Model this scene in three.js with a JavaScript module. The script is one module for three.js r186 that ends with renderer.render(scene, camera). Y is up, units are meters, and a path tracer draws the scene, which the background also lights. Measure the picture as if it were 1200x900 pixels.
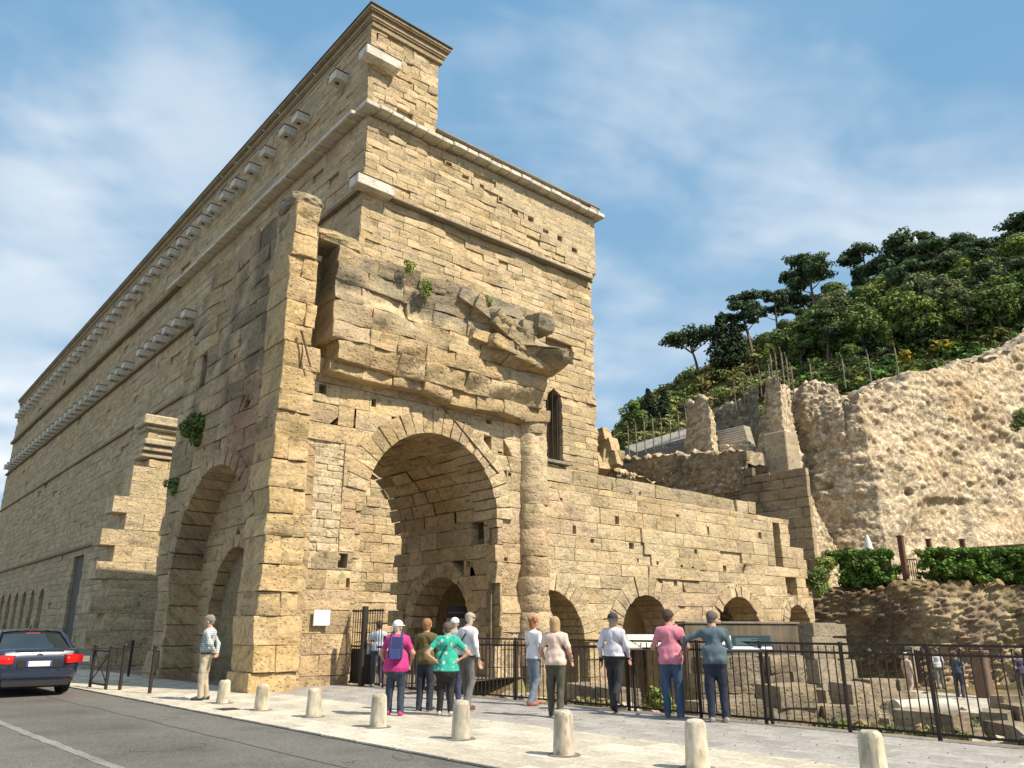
import * as THREE from 'three';
import { mergeGeometries, toCreasedNormals } from 'three/addons/utils/BufferGeometryUtils.js';

// ---------------------------------------------------------------- camera
const scene = new THREE.Scene();
const FOCAL = 900, HORIZON = 735, YAW = 40.75 * Math.PI / 180, EYE = 1.5, PITCH = Math.atan((HORIZON - 450) / FOCAL);
const camera = new THREE.PerspectiveCamera(2 * Math.atan(450 / FOCAL) * 180 / Math.PI, 4 / 3, 0.1, 4000);
camera.position.set(0, EYE, 0);
camera.rotation.order = 'YXZ';
camera.rotation.set(PITCH, -YAW, 0);
camera.updateMatrixWorld(true);
const renderer = new THREE.WebGLRenderer({ antialias: true });
renderer.toneMapping = THREE.LinearToneMapping;
renderer.toneMappingExposure = 1.45;
renderer.shadowMap.enabled = true;

// ---------------------------------------------------------------- small maths
const V3 = (x, y, z) => new THREE.Vector3(x, y, z);
const clamp = (x, a = 0, b = 1) => Math.min(b, Math.max(a, x));
const sstep = (a, b, x) => { const t = clamp((x - a) / (b - a)); return t * t * (3 - 2 * t); };
const lerp = (a, b, t) => a + (b - a) * t;
function rng(seed) { let s = seed >>> 0; return () => { s = (s + 0x6D2B79F5) >>> 0; let t = s; t = Math.imul(t ^ (t >>> 15), t | 1); t ^= t + Math.imul(t ^ (t >>> 7), t | 61); return ((t ^ (t >>> 14)) >>> 0) / 4294967296; }; }
const h3 = (x, y, z) => { let n = (Math.imul(x, 374761393) + Math.imul(y, 668265263) + Math.imul(z, 1274126177)) | 0; n = Math.imul(n ^ (n >>> 13), 1274126177); return ((n ^ (n >>> 16)) >>> 0) / 4294967296; };
function noise(x, y, z) {
  const X = Math.floor(x), Y = Math.floor(y), Z = Math.floor(z); let a = x - X, b = y - Y, c = z - Z;
  a = a * a * (3 - 2 * a); b = b * b * (3 - 2 * b); c = c * c * (3 - 2 * c);
  return lerp(lerp(lerp(h3(X, Y, Z), h3(X + 1, Y, Z), a), lerp(h3(X, Y + 1, Z), h3(X + 1, Y + 1, Z), a), b), lerp(lerp(h3(X, Y, Z + 1), h3(X + 1, Y, Z + 1), a), lerp(h3(X, Y + 1, Z + 1), h3(X + 1, Y + 1, Z + 1), a), b), c) * 2 - 1;
}
function fbm(x, y, z, o = 4) { let s = 0, a = .5, n = 0; for (let i = 0; i < o; i++) { s += a * noise(x, y, z); n += a; x *= 2.03; y *= 2.03; z *= 2.03; a *= .5; } return s / n; }
// distance to the nearest and second nearest cell point, and the cell's number
function worley(x, y, z) {
  const X = Math.floor(x), Y = Math.floor(y), Z = Math.floor(z); let d1 = 9, d2 = 9, id = 0;
  for (let i = -1; i < 2; i++) for (let j = -1; j < 2; j++) for (let k = -1; k < 2; k++) {
    const p = X + i, q = Y + j, r = Z + k, dx = p + h3(p, q, r) - x, dy = q + h3(p, q, r + 991) - y, dz = r + h3(p + 577, q, r) - z, d = dx * dx + dy * dy + dz * dz;
    if (d < d1) { d2 = d1; d1 = d; id = h3(p + 31, q + 17, r + 5); } else if (d < d2) d2 = d;
  }
  return [Math.sqrt(d1), Math.sqrt(d2), id];
}
// a pixel of the photograph (1200 x 900) as a direction; its distance comes from the plane it is met with
function ray(px, py) {
  const x = (px - 600) / FOCAL, y = -(py - 450) / FOCAL, c = Math.cos(PITCH), s = Math.sin(PITCH), yy = y * c + s, zz = c - y * s;
  return [x * Math.cos(YAW) + zz * Math.sin(YAW), yy, x * Math.sin(YAW) - zz * Math.cos(YAW)];
}
const onX = (px, py, X) => { const r = ray(px, py), t = X / r[0]; return V3(X, EYE + r[1] * t, r[2] * t); };
const onZ = (px, py, Z) => { const r = ray(px, py), t = Z / r[2]; return V3(r[0] * t, EYE + r[1] * t, Z); };
const onY = (px, py, Y = 0) => { const r = ray(px, py), t = (Y - EYE) / r[1]; return V3(r[0] * t, Y, r[2] * t); };
const atDist = (px, py, D) => { const r = ray(px, py), t = D / Math.hypot(r[0], r[2]); return V3(r[0] * t, EYE + r[1] * t, r[2] * t); };
const _pv = V3(0, 0, 0);
function toPixel(x, y, z) { _pv.set(x, y - EYE, z); const a = YAW, f = _pv.x * Math.sin(a) - _pv.z * Math.cos(a), r = _pv.x * Math.cos(a) + _pv.z * Math.sin(a), c = Math.cos(PITCH), s = Math.sin(PITCH), zz = f * c + _pv.y * s, yy = _pv.y * c - f * s; return [600 + r / zz * FOCAL, 450 - yy / zz * FOCAL, zz]; }

// ---------------------------------------------------------------- sky and sun
const SUN = V3(0.34 * .656, .755, .94 * .656).normalize();
{
  const W = 2048, H = 1024, d = new Float32Array(W * H * 4);
  for (let j = 0; j < H; j++) {
    const el = ((j + .5) / H - .5) * Math.PI, y = Math.sin(el), cr = Math.cos(el);
    for (let i = 0; i < W; i++) {
      const az = ((i + .5) / W - .5) * 2 * Math.PI, x = Math.cos(az) * cr, z = Math.sin(az) * cr, k = (j * W + i) * 4;
      const yy = Math.max(y, 0.0);
      const t = Math.pow(1 - yy, 2.7);
      let r = lerp(.155, .52, t), g = lerp(.345, .69, t), b = lerp(.565, .84, t);
      if (y > 0) {
        const q = 1 / (yy + .22), cx = x * q, cz = z * q;
        // thin streaks of high cloud, drawn out along one wind direction, over broad soft patches
        const ux = cx * .82 + cz * .57, uz = -cx * .57 + cz * .82, wob = fbm(cx * 1.3, cz * 1.3, 7.1, 4);
        const streak = fbm(ux * 1.1 + wob * .9, uz * 4.2 + wob * 1.4, 3.3, 6), fine = fbm(cx * 6 + wob, cz * 6, 11.7, 5);
        const broad = fbm(cx * .9 + 1.7, cz * .9 - .6, 5.5, 4);
        let c = sstep(-.28, .65, streak * .95 + broad * .5 + fine * .34) * .62 + sstep(-.1, .5, broad + fine * .25) * .25;
        c = clamp(c * sstep(0, .12, y));
        // two cloud banks that the photograph shows: a ragged white patch high up and a broad veil low beside it
        const bank = (px, py, s, k) => { const q = ray(px, py), L = Math.hypot(...q), dx = x - q[0] / L, dy = y - q[1] / L, dz = z - q[2] / L; return k * Math.exp(-(dx * dx + dy * dy + dz * dz) / (s * s)); };
        c = clamp(c + sstep(.12, .85, bank(255, 125, .12, .8) + bank(60, 380, .26, .6) + bank(-300, 420, .5, .35) + fine * .55 + streak * .3 + wob * .25 - .12) * .5 * sstep(0, .12, y));
        r = lerp(r, .86, c); g = lerp(g, .90, c); b = lerp(b, .94, c);
      }
      d[k] = r * .78; d[k + 1] = g * .78; d[k + 2] = b * .78; d[k + 3] = 1;
    }
  }
  const sky = new THREE.DataTexture(d, W, H, THREE.RGBAFormat, THREE.FloatType);
  sky.mapping = THREE.EquirectangularReflectionMapping; sky.magFilter = THREE.LinearFilter; sky.minFilter = THREE.LinearFilter; sky.needsUpdate = true;
  scene.background = sky; scene.environment = sky;
}
const sun = new THREE.DirectionalLight(0xfff0d8, 5);
sun.position.copy(SUN).multiplyScalar(150).add(V3(20, 0, -30)); sun.target.position.set(20, 0, -30);
sun.castShadow = true; sun.shadow.mapSize.set(4096, 4096);
Object.assign(sun.shadow.camera, { left: -110, right: 110, top: 110, bottom: -110, near: 1, far: 420 });
scene.add(sun, sun.target);

// ---------------------------------------------------------------- textures: grain of each stuff, tileable
function tileNoise(period, seed) {
  return (x, y) => { // x, y in 0..period
    const X = Math.floor(x), Y = Math.floor(y); let a = x - X, b = y - Y; a = a * a * (3 - 2 * a); b = b * b * (3 - 2 * b);
    const m = (v) => ((v % period) + period) % period, X0 = m(X), X1 = m(X + 1), Y0 = m(Y), Y1 = m(Y + 1);
    return lerp(lerp(h3(X0, Y0, seed), h3(X1, Y0, seed), a), lerp(h3(X0, Y1, seed), h3(X1, Y1, seed), a), b) * 2 - 1;
  };
}
function tileFbm(u, v, p, o, seed, sx = 1, sy = 1) { let s = 0, a = .5, n = 0; for (let i = 0; i < o; i++) { const P = p * 2 ** i; s += a * TN(P * sx, P * sy, u, v, seed + i * 7); n += a; a *= .55; } return s / n; }
function TN(px, py, u, v, seed) {
  const x = u * px, y = v * py, X = Math.floor(x), Y = Math.floor(y); let a = x - X, b = y - Y; a = a * a * (3 - 2 * a); b = b * b * (3 - 2 * b);
  const X0 = X % px, X1 = (X + 1) % px, Y0 = Y % py, Y1 = (Y + 1) % py;
  return lerp(lerp(h3(X0, Y0, seed), h3(X1, Y0, seed), a), lerp(h3(X0, Y1, seed), h3(X1, Y1, seed), a), b) * 2 - 1;
}
function tileCells(u, v, p, seed) { // tileable cells: nearest, second nearest, id
  const x = u * p, y = v * p, X = Math.floor(x), Y = Math.floor(y), m = (k) => ((k % p) + p) % p; let d1 = 9, d2 = 9, id = 0;
  for (let i = -1; i < 2; i++) for (let j = -1; j < 2; j++) { const q = m(X + i), r = m(Y + j), dx = X + i + h3(q, r, seed) - x, dy = Y + j + h3(q, r, seed + 1) - y, d = dx * dx + dy * dy; if (d < d1) { d2 = d1; d1 = d; id = h3(q, r, seed + 2); } else if (d < d2) d2 = d; }
  return [Math.sqrt(d1), Math.sqrt(d2), id];
}
function makeTex(N, fn, srgb, metres) {
  const d = new Uint8Array(N * N * 4);
  for (let j = 0; j < N; j++) for (let i = 0; i < N; i++) { const c = fn(i / N, j / N), k = (j * N + i) * 4; if (typeof c === 'number') { d[k] = d[k + 1] = d[k + 2] = clamp(c) * 255; } else { d[k] = clamp(c[0]) * 255; d[k + 1] = clamp(c[1]) * 255; d[k + 2] = clamp(c[2]) * 255; } d[k + 3] = 255; }
  const t = new THREE.DataTexture(d, N, N); t.wrapS = t.wrapT = THREE.RepeatWrapping; t.magFilter = THREE.LinearFilter; t.minFilter = THREE.LinearMipmapLinearFilter; t.generateMipmaps = true;
  if (srgb) t.colorSpace = THREE.SRGBColorSpace; t.repeat.set(1 / metres, 1 / metres); t.needsUpdate = true; return t;
}
const stoneMap = makeTex(1024, (u, v) => {
  const big = tileFbm(u, v, 4, 5, 11), bed = tileFbm(u, v, 3, 4, 41, 1, 6), fine = tileFbm(u, v, 64, 3, 71), pit = tileCells(u, v, 40, 5), spot = tileFbm(u, v, 16, 3, 91);
  const p = pit[2] > .7 ? sstep(.30, .05, pit[0]) : 0, sp2 = tileFbm(u, v, 9, 5, 131), l = .88 + big * .12 + bed * .11 + fine * .12 - p * .12 - sstep(.2, .65, spot) * .13 - sstep(.3, .6, sp2) * .09;
  return [l * 1.0, l * (1 - .02 * big + .015 * spot), l * (.985 - .05 * bed)];
}, true, 4);
const stoneBump = makeTex(1024, (u, v) => {
  const big = tileFbm(u, v, 6, 5, 211), bed = tileFbm(u, v, 3, 5, 241, 1, 8), fine = tileFbm(u, v, 48, 3, 271), pit = tileCells(u, v, 40, 5), pit2 = tileCells(u, v, 18, 55);
  return .6 + big * .26 + bed * .26 + fine * .12 + tileFbm(u, v, 14, 4, 261, 1, 2) * .25 - (pit[2] > .7 ? sstep(.34, .1, pit[0]) * .3 : 0) - (pit2[2] > .86 ? sstep(.4, .1, pit2[0]) * .25 : 0);
}, false, 4);
const rubbleMap = makeTex(1024, (u, v) => {
  const w1 = tileFbm(u, v, 8, 3, 19) * .012, c = tileCells((u + w1 + 1) % 1, (v * 1 + w1 + 1) % 1, 22, 301), e = c[1] - c[0], fine = tileFbm(u, v, 48, 3, 371), big = tileFbm(u, v, 4, 4, 311);
  const l = .86 + (c[2] - .5) * .26 + fine * .1 + big * .12 - sstep(.16, .02, e) * .1; return [l, l * .975, l * .94];
}, true, 5);
const rubbleBump = makeTex(1024, (u, v) => {
  const w1 = tileFbm(u, v, 8, 3, 19) * .012, c = tileCells((u + w1 + 1) % 1, (v + w1 + 1) % 1, 22, 301), e = c[1] - c[0];
  return .25 + sstep(.0, .28, e) * (.25 + .35 * c[2]) + tileFbm(u, v, 48, 3, 371) * .1;
}, false, 5);
const asphaltMap = makeTex(1024, (u, v) => { const c = tileCells(u, v, 150, 401), f = tileFbm(u, v, 3, 4, 411), g = tileFbm(u, v, 200, 2, 421); const l = .78 + (c[2] - .5) * .2 + f * .16 + g * .08; return [l, l, l * .99]; }, true, 3);
const asphaltBump = makeTex(1024, (u, v) => { const c = tileCells(u, v, 150, 401); return .8 - c[0] * .7 + tileFbm(u, v, 100, 2, 33) * .1; }, false, 3);
const grimeMap = makeTex(512, (u, v) => { const l = .88 + tileFbm(u, v, 5, 5, 501) * .16 + tileFbm(u, v, 60, 2, 521) * .1; return [l, l, l]; }, true, 2);
const fineBump = makeTex(512, (u, v) => .5 + tileFbm(u, v, 24, 4, 541) * .4, false, 1);
const soilMap = makeTex(1024, (u, v) => { const f = tileFbm(u, v, 5, 6, 601), c = tileCells(u, v, 70, 611), g = tileFbm(u, v, 120, 2, 621); const st = c[2] > .62 ? sstep(.45, .25, c[0]) : 0; const l = .7 + f * .22 + g * .14 + st * .22; return [l, l * (.96 + f * .05), l * (.9 + st * .06)]; }, true, 4);
const soilBump = makeTex(1024, (u, v) => { const c = tileCells(u, v, 70, 611); return .4 + tileFbm(u, v, 12, 5, 601) * .3 + (c[2] > .62 ? sstep(.5, .2, c[0]) * .35 : 0); }, false, 4);

// ---------------------------------------------------------------- materials
const std = (o) => new THREE.MeshStandardMaterial({ roughness: .95, metalness: 0, ...o });
const col = (r, g, b) => new THREE.Color().setRGB(r, g, b);
const M = {
  stone: std({ vertexColors: true, map: stoneMap, bumpMap: stoneBump, bumpScale: .055 }),
  core: std({ color: col(.30, .235, .14), map: stoneMap, bumpMap: stoneBump, bumpScale: .05 }),
  rubble: std({ vertexColors: true, map: rubbleMap, bumpMap: rubbleBump, bumpScale: .035 }),
  paleStone: std({ color: col(.76, .725, .645), map: stoneMap, bumpMap: fineBump, bumpScale: .01 }),
  greyStone: std({ color: col(.33, .30, .25), map: stoneMap, bumpMap: stoneBump, bumpScale: .04 }),
  lead: std({ color: col(.07, .07, .075), roughness: .7 }),
  asphalt: std({ color: col(.18, .177, .167), map: asphaltMap, bumpMap: asphaltBump, bumpScale: .004, roughness: .93 }),
  iron: std({ color: col(.035, .028, .026), roughness: .6, metalness: .3 }),
  soil: std({ vertexColors: true, map: soilMap, bumpMap: soilBump, bumpScale: .06 }),
  concrete: std({ color: col(.24, .21, .18), map: grimeMap, bumpMap: fineBump, bumpScale: .01 }),

  white: std({ color: col(.78, .78, .76), roughness: .6 }),
};

// ---------------------------------------------------------------- building up things
const used = {};
const numbered = (n) => { used[n] = (used[n] ?? -1) + 1; return used[n] ? `${n}_${String(used[n]).padStart(3, '0')}` : n; };
function tag(o, label, category, group, kind) { if (label) o.userData.label = label; if (category) o.userData.category = category; if (group) o.userData.group = group; if (kind) o.userData.kind = kind; return o; }
function thing(name, label, category, pos = [0, 0, 0], turn = 0, group) { const g = new THREE.Group(); g.name = numbered(name); g.position.set(...pos); g.rotation.y = turn; scene.add(g); return tag(g, label, category, group); }
function mesh(name, geo, mat, parent) { const m = new THREE.Mesh(geo, mat); m.name = parent ? name : numbered(name); m.castShadow = m.receiveShadow = true; (parent || scene).add(m); return m; }
function structure(name, geo, mat) { const m = mesh(name, geo, mat); m.userData.kind = 'structure'; return m; }
// box with uv in metres
function box(w, h, d, x = 0, y = 0, z = 0, b = 0) {
  const g = b ? bevelBox(w, h, d, b) : new THREE.BoxGeometry(w, h, d); g.translate(x, y, z); return boxUV(g);
}
function bevelBox(w, h, d, b) { // box with chamfered edges: 24 corner vertices, 44 triangles
  const p = [], idx = []; const X = w / 2, Y = h / 2, Z = d / 2; b = Math.min(b, X * .9, Y * .9, Z * .9);
  const quad = (a, c, e, f) => { const n = p.length / 3; p.push(...a, ...c, ...e, ...f); idx.push(n, n + 1, n + 2, n, n + 2, n + 3); };
  const tri = (a, c, e) => { const n = p.length / 3; p.push(...a, ...c, ...e); idx.push(n, n + 1, n + 2); };
  const fix = (pts) => { // orient outward
    const [a, c, e] = pts, n = [(c[1] - a[1]) * (e[2] - a[2]) - (c[2] - a[2]) * (e[1] - a[1]), (c[2] - a[2]) * (e[0] - a[0]) - (c[0] - a[0]) * (e[2] - a[2]), (c[0] - a[0]) * (e[1] - a[1]) - (c[1] - a[1]) * (e[0] - a[0])];
    const m = pts.reduce((s, q) => [s[0] + q[0], s[1] + q[1], s[2] + q[2]], [0, 0, 0]); if (n[0] * m[0] + n[1] * m[1] + n[2] * m[2] < 0) pts.reverse(); pts.length === 4 ? quad(...pts) : tri(...pts);
  };
  const cx = (s, t, u) => [s * X, t * (Y - b), u * (Z - b)], cy = (s, t, u) => [s * (X - b), t * Y, u * (Z - b)], cz = (s, t, u) => [s * (X - b), t * (Y - b), u * Z], S = [-1, 1];
  for (const s of S) { fix([cx(s, -1, -1), cx(s, 1, -1), cx(s, 1, 1), cx(s, -1, 1)]); fix([cy(-1, s, -1), cy(1, s, -1), cy(1, s, 1), cy(-1, s, 1)]); fix([cz(-1, -1, s), cz(1, -1, s), cz(1, 1, s), cz(-1, 1, s)]); }
  for (const s of S) for (const t of S) { fix([cx(s, t, -1), cx(s, t, 1), cy(s, t, 1), cy(s, t, -1)]); fix([cx(s, -1, t), cx(s, 1, t), cz(s, 1, t), cz(s, -1, t)]); fix([cy(-1, s, t), cy(1, s, t), cz(1, s, t), cz(-1, s, t)]); for (const u of S) fix([cx(s, t, u), cy(s, t, u), cz(s, t, u)]); }
  const g = new THREE.BufferGeometry(); g.setAttribute('position', new THREE.Float32BufferAttribute(p, 3)); g.setIndex(idx); g.computeVertexNormals(); return g;
}
function boxUV(g, ou = 0, ov = 0) { // uv in metres from the side each vertex faces
  const p = g.attributes.position; if (!g.attributes.normal) g.computeVertexNormals(); const n = g.attributes.normal, uv = new Float32Array(p.count * 2);
  for (let i = 0; i < p.count; i++) { const ax = Math.abs(n.getX(i)), ay = Math.abs(n.getY(i)), az = Math.abs(n.getZ(i)), x = p.getX(i), y = p.getY(i), z = p.getZ(i); const [u, v] = ay > ax && ay > az ? [x, z] : ax > az ? [z, y] : [x, y]; uv[2 * i] = u + ou; uv[2 * i + 1] = v + ov; }
  g.setAttribute('uv', new THREE.BufferAttribute(uv, 2)); return g;
}
function merge(list) { const l = list.map((g) => { g = g.index ? g.toNonIndexed() : g; for (const k of Object.keys(g.attributes)) if (!['position', 'normal', 'uv', 'color'].includes(k)) g.deleteAttribute(k); if (!g.attributes.normal) g.computeVertexNormals(); if (!g.attributes.uv) boxUV(g); return g; }); const anyc = l.some((g) => g.attributes.color); if (anyc) for (const g of l) if (!g.attributes.color) g.setAttribute('color', new THREE.BufferAttribute(new Float32Array(g.attributes.position.count * 3).fill(1), 3)); return mergeGeometries(l); }
function paint(g, r, gg, b) { const n = g.attributes.position.count, c = new Float32Array(n * 3); for (let i = 0; i < n; i++) { c[3 * i] = r; c[3 * i + 1] = gg; c[3 * i + 2] = b; } g.setAttribute('color', new THREE.BufferAttribute(c, 3)); return g; }
function bar(a, b, r, seg = 6, r2 = r) { const d = b.clone().sub(a), g = new THREE.CylinderGeometry(r2, r, d.length(), seg); g.applyQuaternion(new THREE.Quaternion().setFromUnitVectors(V3(0, 1, 0), d.clone().normalize())); const m = a.clone().add(b).multiplyScalar(.5); g.translate(m.x, m.y, m.z); return g; }
// ---------------------------------------------------------------- masonry: every stone is its own shape
// A face is a frame (o origin, u along, v up, n out). A stone is a four-cornered patch with worn edges, carried back into the wall.
function faceFrame(o, u, n) { return { o, u, n, at: (a, b, c) => [o.x + u.x * a + n.x * c, o.y + b, o.z + u.z * a + n.z * c] }; }
let stoneSeed = 1;
function stonePatch(out, F, q, o) { // q: corners bl, br, tr, tl as [u, v]
  const len = (Math.hypot(q[1][0] - q[0][0], q[1][1] - q[0][1]) + Math.hypot(q[2][0] - q[3][0], q[2][1] - q[3][1])) / 2, hei = Math.max(.02, (q[3][1] - q[0][1] + q[2][1] - q[1][1]) / 2);
  const bw = Math.min(o.bevelWidth ?? .028, len * .3, hei * .3), E = o.edges ?? [1, 1, 1, 1]; // edges: bottom, right, top, left
  const nx = o.nx ?? (len > .7 ? 3 : 2), ny = o.ny ?? 2;
  const S = [0, bw / len], T = [0, bw / hei]; for (let i = 1; i < nx - 1; i++) S.push(lerp(bw / len, 1 - bw / len, i / (nx - 1))); S.push(1 - bw / len, 1); for (let i = 1; i < ny - 1; i++) T.push(lerp(bw / hei, 1 - bw / hei, i / (ny - 1))); T.push(1 - bw / hei, 1);
  S.sort((a, b) => a - b); T.sort((a, b) => a - b);
  const A = S.length, B = T.length, base = out.p.length / 3, sd = o.seed;
  for (let j = 0; j < B; j++) for (let i = 0; i < A; i++) {
    const s = S[i], t = T[j]; let u = lerp(lerp(q[0][0], q[1][0], s), lerp(q[3][0], q[2][0], s), t), v = lerp(lerp(q[0][1], q[1][1], s), lerp(q[3][1], q[2][1], s), t);
    const eb = E[0] && j === 0, er = E[1] && i === A - 1, et = E[2] && j === B - 1, el = E[3] && i === 0, edge = eb || er || et || el;
    const P0 = F.at(u, v, 0), k = o.rough ?? .03;
    const chip = .9 * (o.chip ?? .03) * Math.pow(.5 + .5 * noise(P0[0] * 2.3 + sd, P0[1] * 2.3, P0[2] * 2.3 - sd), 3), g = (o.gap ?? .002) + chip;
    if (el) u += g * .7; if (er) u -= g * .7; if (eb) v += g; if (et) v -= g;
    let w = o.proud + k * 1.5 * fbm(P0[0] * 1.7 + sd * .37, P0[1] * 3.1, P0[2] * 1.7, 3) + k * 1.6 * fbm(P0[0] * .9, P0[1] * 1.1, P0[2] * .9, 3) - (edge ? (o.bevel ?? .03) * .6 * (.5 + noise(P0[0] * 3 + sd, P0[1] * 3, P0[2] * 3)) + .006 : 0);
    if (o.wear) w -= o.wear(u, v);
    const P = F.at(u, v, w); out.p.push(...P);
    const c = o.color(P[0], P[1], P[2], o.tone, u, v); out.c.push(...c); out.t.push(u + o.ou, v + o.ov);
  }
  for (let j = 0; j < B - 1; j++) for (let i = 0; i < A - 1; i++) { const a = base + j * A + i; out.i.push(a, a + 1, a + A + 1, a, a + A + 1, a + A); }
  // sides, back into the wall
  const ring = []; for (let i = 0; i < A; i++) ring.push(i); for (let j = 1; j < B; j++) ring.push(j * A + A - 1); for (let i = A - 2; i >= 0; i--) ring.push((B - 1) * A + i); for (let j = B - 2; j > 0; j--) ring.push(j * A);
  const sb = out.p.length / 3, d = o.depth ?? .35; const n = ring.length;
  for (const r of ring) { const k = (base + r) * 3; out.p.push(out.p[k], out.p[k + 1], out.p[k + 2]); out.c.push(out.c[k], out.c[k + 1], out.c[k + 2]); const x = out.t[(base + r) * 2], y = out.t[(base + r) * 2 + 1]; out.t.push(x, y); }
  for (const r of ring) { const k = (base + r) * 3; out.p.push(out.p[k] - F.n.x * d, out.p[k + 1] - (F.n.y || 0) * d, out.p[k + 2] - F.n.z * d); out.c.push(out.c[k], out.c[k + 1], out.c[k + 2]); const x = out.t[(base + r) * 2], y = out.t[(base + r) * 2 + 1]; out.t.push(x + d * .7, y + d * .7); }
  for (let k = 0; k < n; k++) { const a = sb + k, b = sb + (k + 1) % n, c = a + n, e = b + n; out.i.push(a, c, b, b, c, e); }
}
const newOut = () => ({ p: [], c: [], t: [], i: [] });
function geoOf(o) { const g = new THREE.BufferGeometry(); g.setAttribute('position', new THREE.Float32BufferAttribute(o.p, 3)); g.setAttribute('color', new THREE.Float32BufferAttribute(o.c, 3)); g.setAttribute('uv', new THREE.Float32BufferAttribute(o.t, 2)); g.setIndex(o.i); g.computeVertexNormals(); return g; }
function addOut(a, b) { const n = a.p.length / 3; for (const x of b.p) a.p.push(x); for (const x of b.c) a.c.push(x); for (const x of b.t) a.t.push(x); for (const x of b.i) a.i.push(x + n); }
// lays courses of stones over width x height of a frame, round openings and holes; returns a list of { out, size }
function layMasonry(F, o) {
  const R = rng(o.seed), list = []; let v = o.v0 ?? 0; const vEnd = o.v1; let ci = 0;
  const openings = o.openings ?? [], holes = o.holes ?? [];
  const cut = (op, v) => { if (op.rect) return null; const y = v - op.vs; if (y <= 0) return op.r; const s = op.r * op.r - y * y; return s > 0 ? Math.sqrt(s) : 0; };
  while (v < vEnd - .05) {
    let h = o.courses ? o.courses[ci % o.courses.length] : lerp(o.course[0], o.course[1], R()); if (vEnd - v - h < o.course[0] * .5) h = vEnd - v; const va = v, vb = Math.min(vEnd, v + h), vm = (va + vb) / 2;
    // free spans of this course
    let spans = [[[o.u0, o.u0], [o.u1, o.u1]]]; // [left edge at va, vb], [right edge at va, vb]
    if (o.ends) { const e = o.ends(vm, ci, R); spans = [[[e[0], e[0]], [e[1], e[1]]]]; }
    for (const op of openings) {
      let L, Rr; if (op.rect) { const ov = Math.min(vb, op.v1) - Math.max(va, op.v0); if (ov < .45 * (vb - va)) continue; L = [op.u0, op.u0]; Rr = [op.u1, op.u1]; }
      else { if (vb < op.v0 + .05) continue; const a = cut(op, va), b = cut(op, vb); if (a <= 0 && b <= 0) continue; L = [op.uc - a, op.uc - b]; Rr = [op.uc + a, op.uc + b]; }
      const ns = []; for (const [l, r] of spans) { if (Rr[0] <= l[0] || L[0] >= r[0]) { ns.push([l, r]); continue; } if (L[0] > l[0] + .05) ns.push([l, L]); if (Rr[0] < r[0] - .05) ns.push([Rr, r]); } spans = ns;
    }
    for (const [l, r] of spans) {
      const W = (r[0] + r[1] - l[0] - l[1]) / 2; if (W < .06) continue;
      let cuts = [0], x = 0; const total = W; x = lerp(o.len[0], o.len[1], R()) * (ci % 2 ? .55 : 1); while (x < total - o.len[0] * .5) { cuts.push(x / total); x += lerp(o.len[0], o.len[1], R()); } cuts.push(1);
      for (let k = 0; k < cuts.length - 1; k++) {
        const s0 = cuts[k], s1 = cuts[k + 1], q = [[lerp(l[0], r[0], s0), va], [lerp(l[0], r[0], s1), va], [lerp(l[1], r[1], s1), vb], [lerp(l[1], r[1], s0), vb]];
        const uc = (q[0][0] + q[1][0] + q[2][0] + q[3][0]) / 4; if (o.skip && o.skip(uc, vm, R)) { R(); continue; }
        if (o.jitter) { const j = o.jitter; q[0][1] += (R() - .5) * j; q[3][1] += (R() - .5) * j; }
        const z = o.zone ? o.zone(uc, vm) : {}; const sd = R() * 100;
        const so = { proud: (z.proud ?? 0) + (R() - .5) * (z.depthJitter ?? o.depthJitter ?? .06) * .55, rough: z.rough ?? o.rough, chip: z.chip ?? o.chip, bevel: z.bevel ?? o.bevel, gap: o.gap, depth: o.depth, color: o.color, tone: R(), seed: sd, ou: R() * 4, ov: R() * 4, wear: o.wear, nx: o.nx, ny: o.ny, bevelWidth: o.bevelWidth };
        if (R() < (o.deep ?? .0)) so.proud -= .06 + R() * .12;
        const out = newOut(); const hs = holes.filter((e) => e[0] > q[0][0] + .02 && e[0] < q[1][0] - .02 && e[1] > va && e[1] < vb);
        if (hs.length && q[1][0] - q[0][0] > .2) {
          const e = hs[0], a = clamp(e[0] - e[2] / 2, q[0][0] + .06, q[1][0] - .12), b = clamp(e[0] + e[2] / 2, a + .05, q[1][0] - .05), c = clamp(e[1] - e[3] / 2, va + .05, vb - .12), d = clamp(e[1] + e[3] / 2, c + .05, vb - .04), x0 = Math.max(q[0][0], q[3][0]), x1 = Math.min(q[1][0], q[2][0]);
          stonePatch(out, F, [[x0, va], [a, va], [a, vb], [x0, vb]], { ...so, edges: [1, 0, 1, 1] }); stonePatch(out, F, [[b, va], [x1, va], [x1, vb], [b, vb]], { ...so, edges: [1, 1, 1, 0] });
          stonePatch(out, F, [[a, va], [b, va], [b, c], [a, c]], { ...so, edges: [1, 0, 0, 0], nx: 2, ny: 2 }); stonePatch(out, F, [[a, d], [b, d], [b, vb], [a, vb]], { ...so, edges: [0, 0, 1, 0], nx: 2, ny: 2 });
        } else stonePatch(out, F, q, so);
        const P = F.at(uc, vm, 0), px = toPixel(...P), qx = toPixel(...F.at(q[1][0], vm, 0)), rx = toPixel(...F.at(q[0][0], vm, 0)), ty = toPixel(...F.at(uc, vb, 0)), by = toPixel(...F.at(uc, va, 0));
        let size = Math.abs(qx[0] - rx[0]) * Math.abs(ty[1] - by[1]); if (px[2] < 0 || px[0] < -10 || px[0] > 1210 || px[1] < -10 || px[1] > 910 || (o.seen && !o.seen(px[0], px[1]))) size = 0;
        list.push({ out, size });
      }
    }
    v = vb; ci++;
  }
  return list;
}
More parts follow.
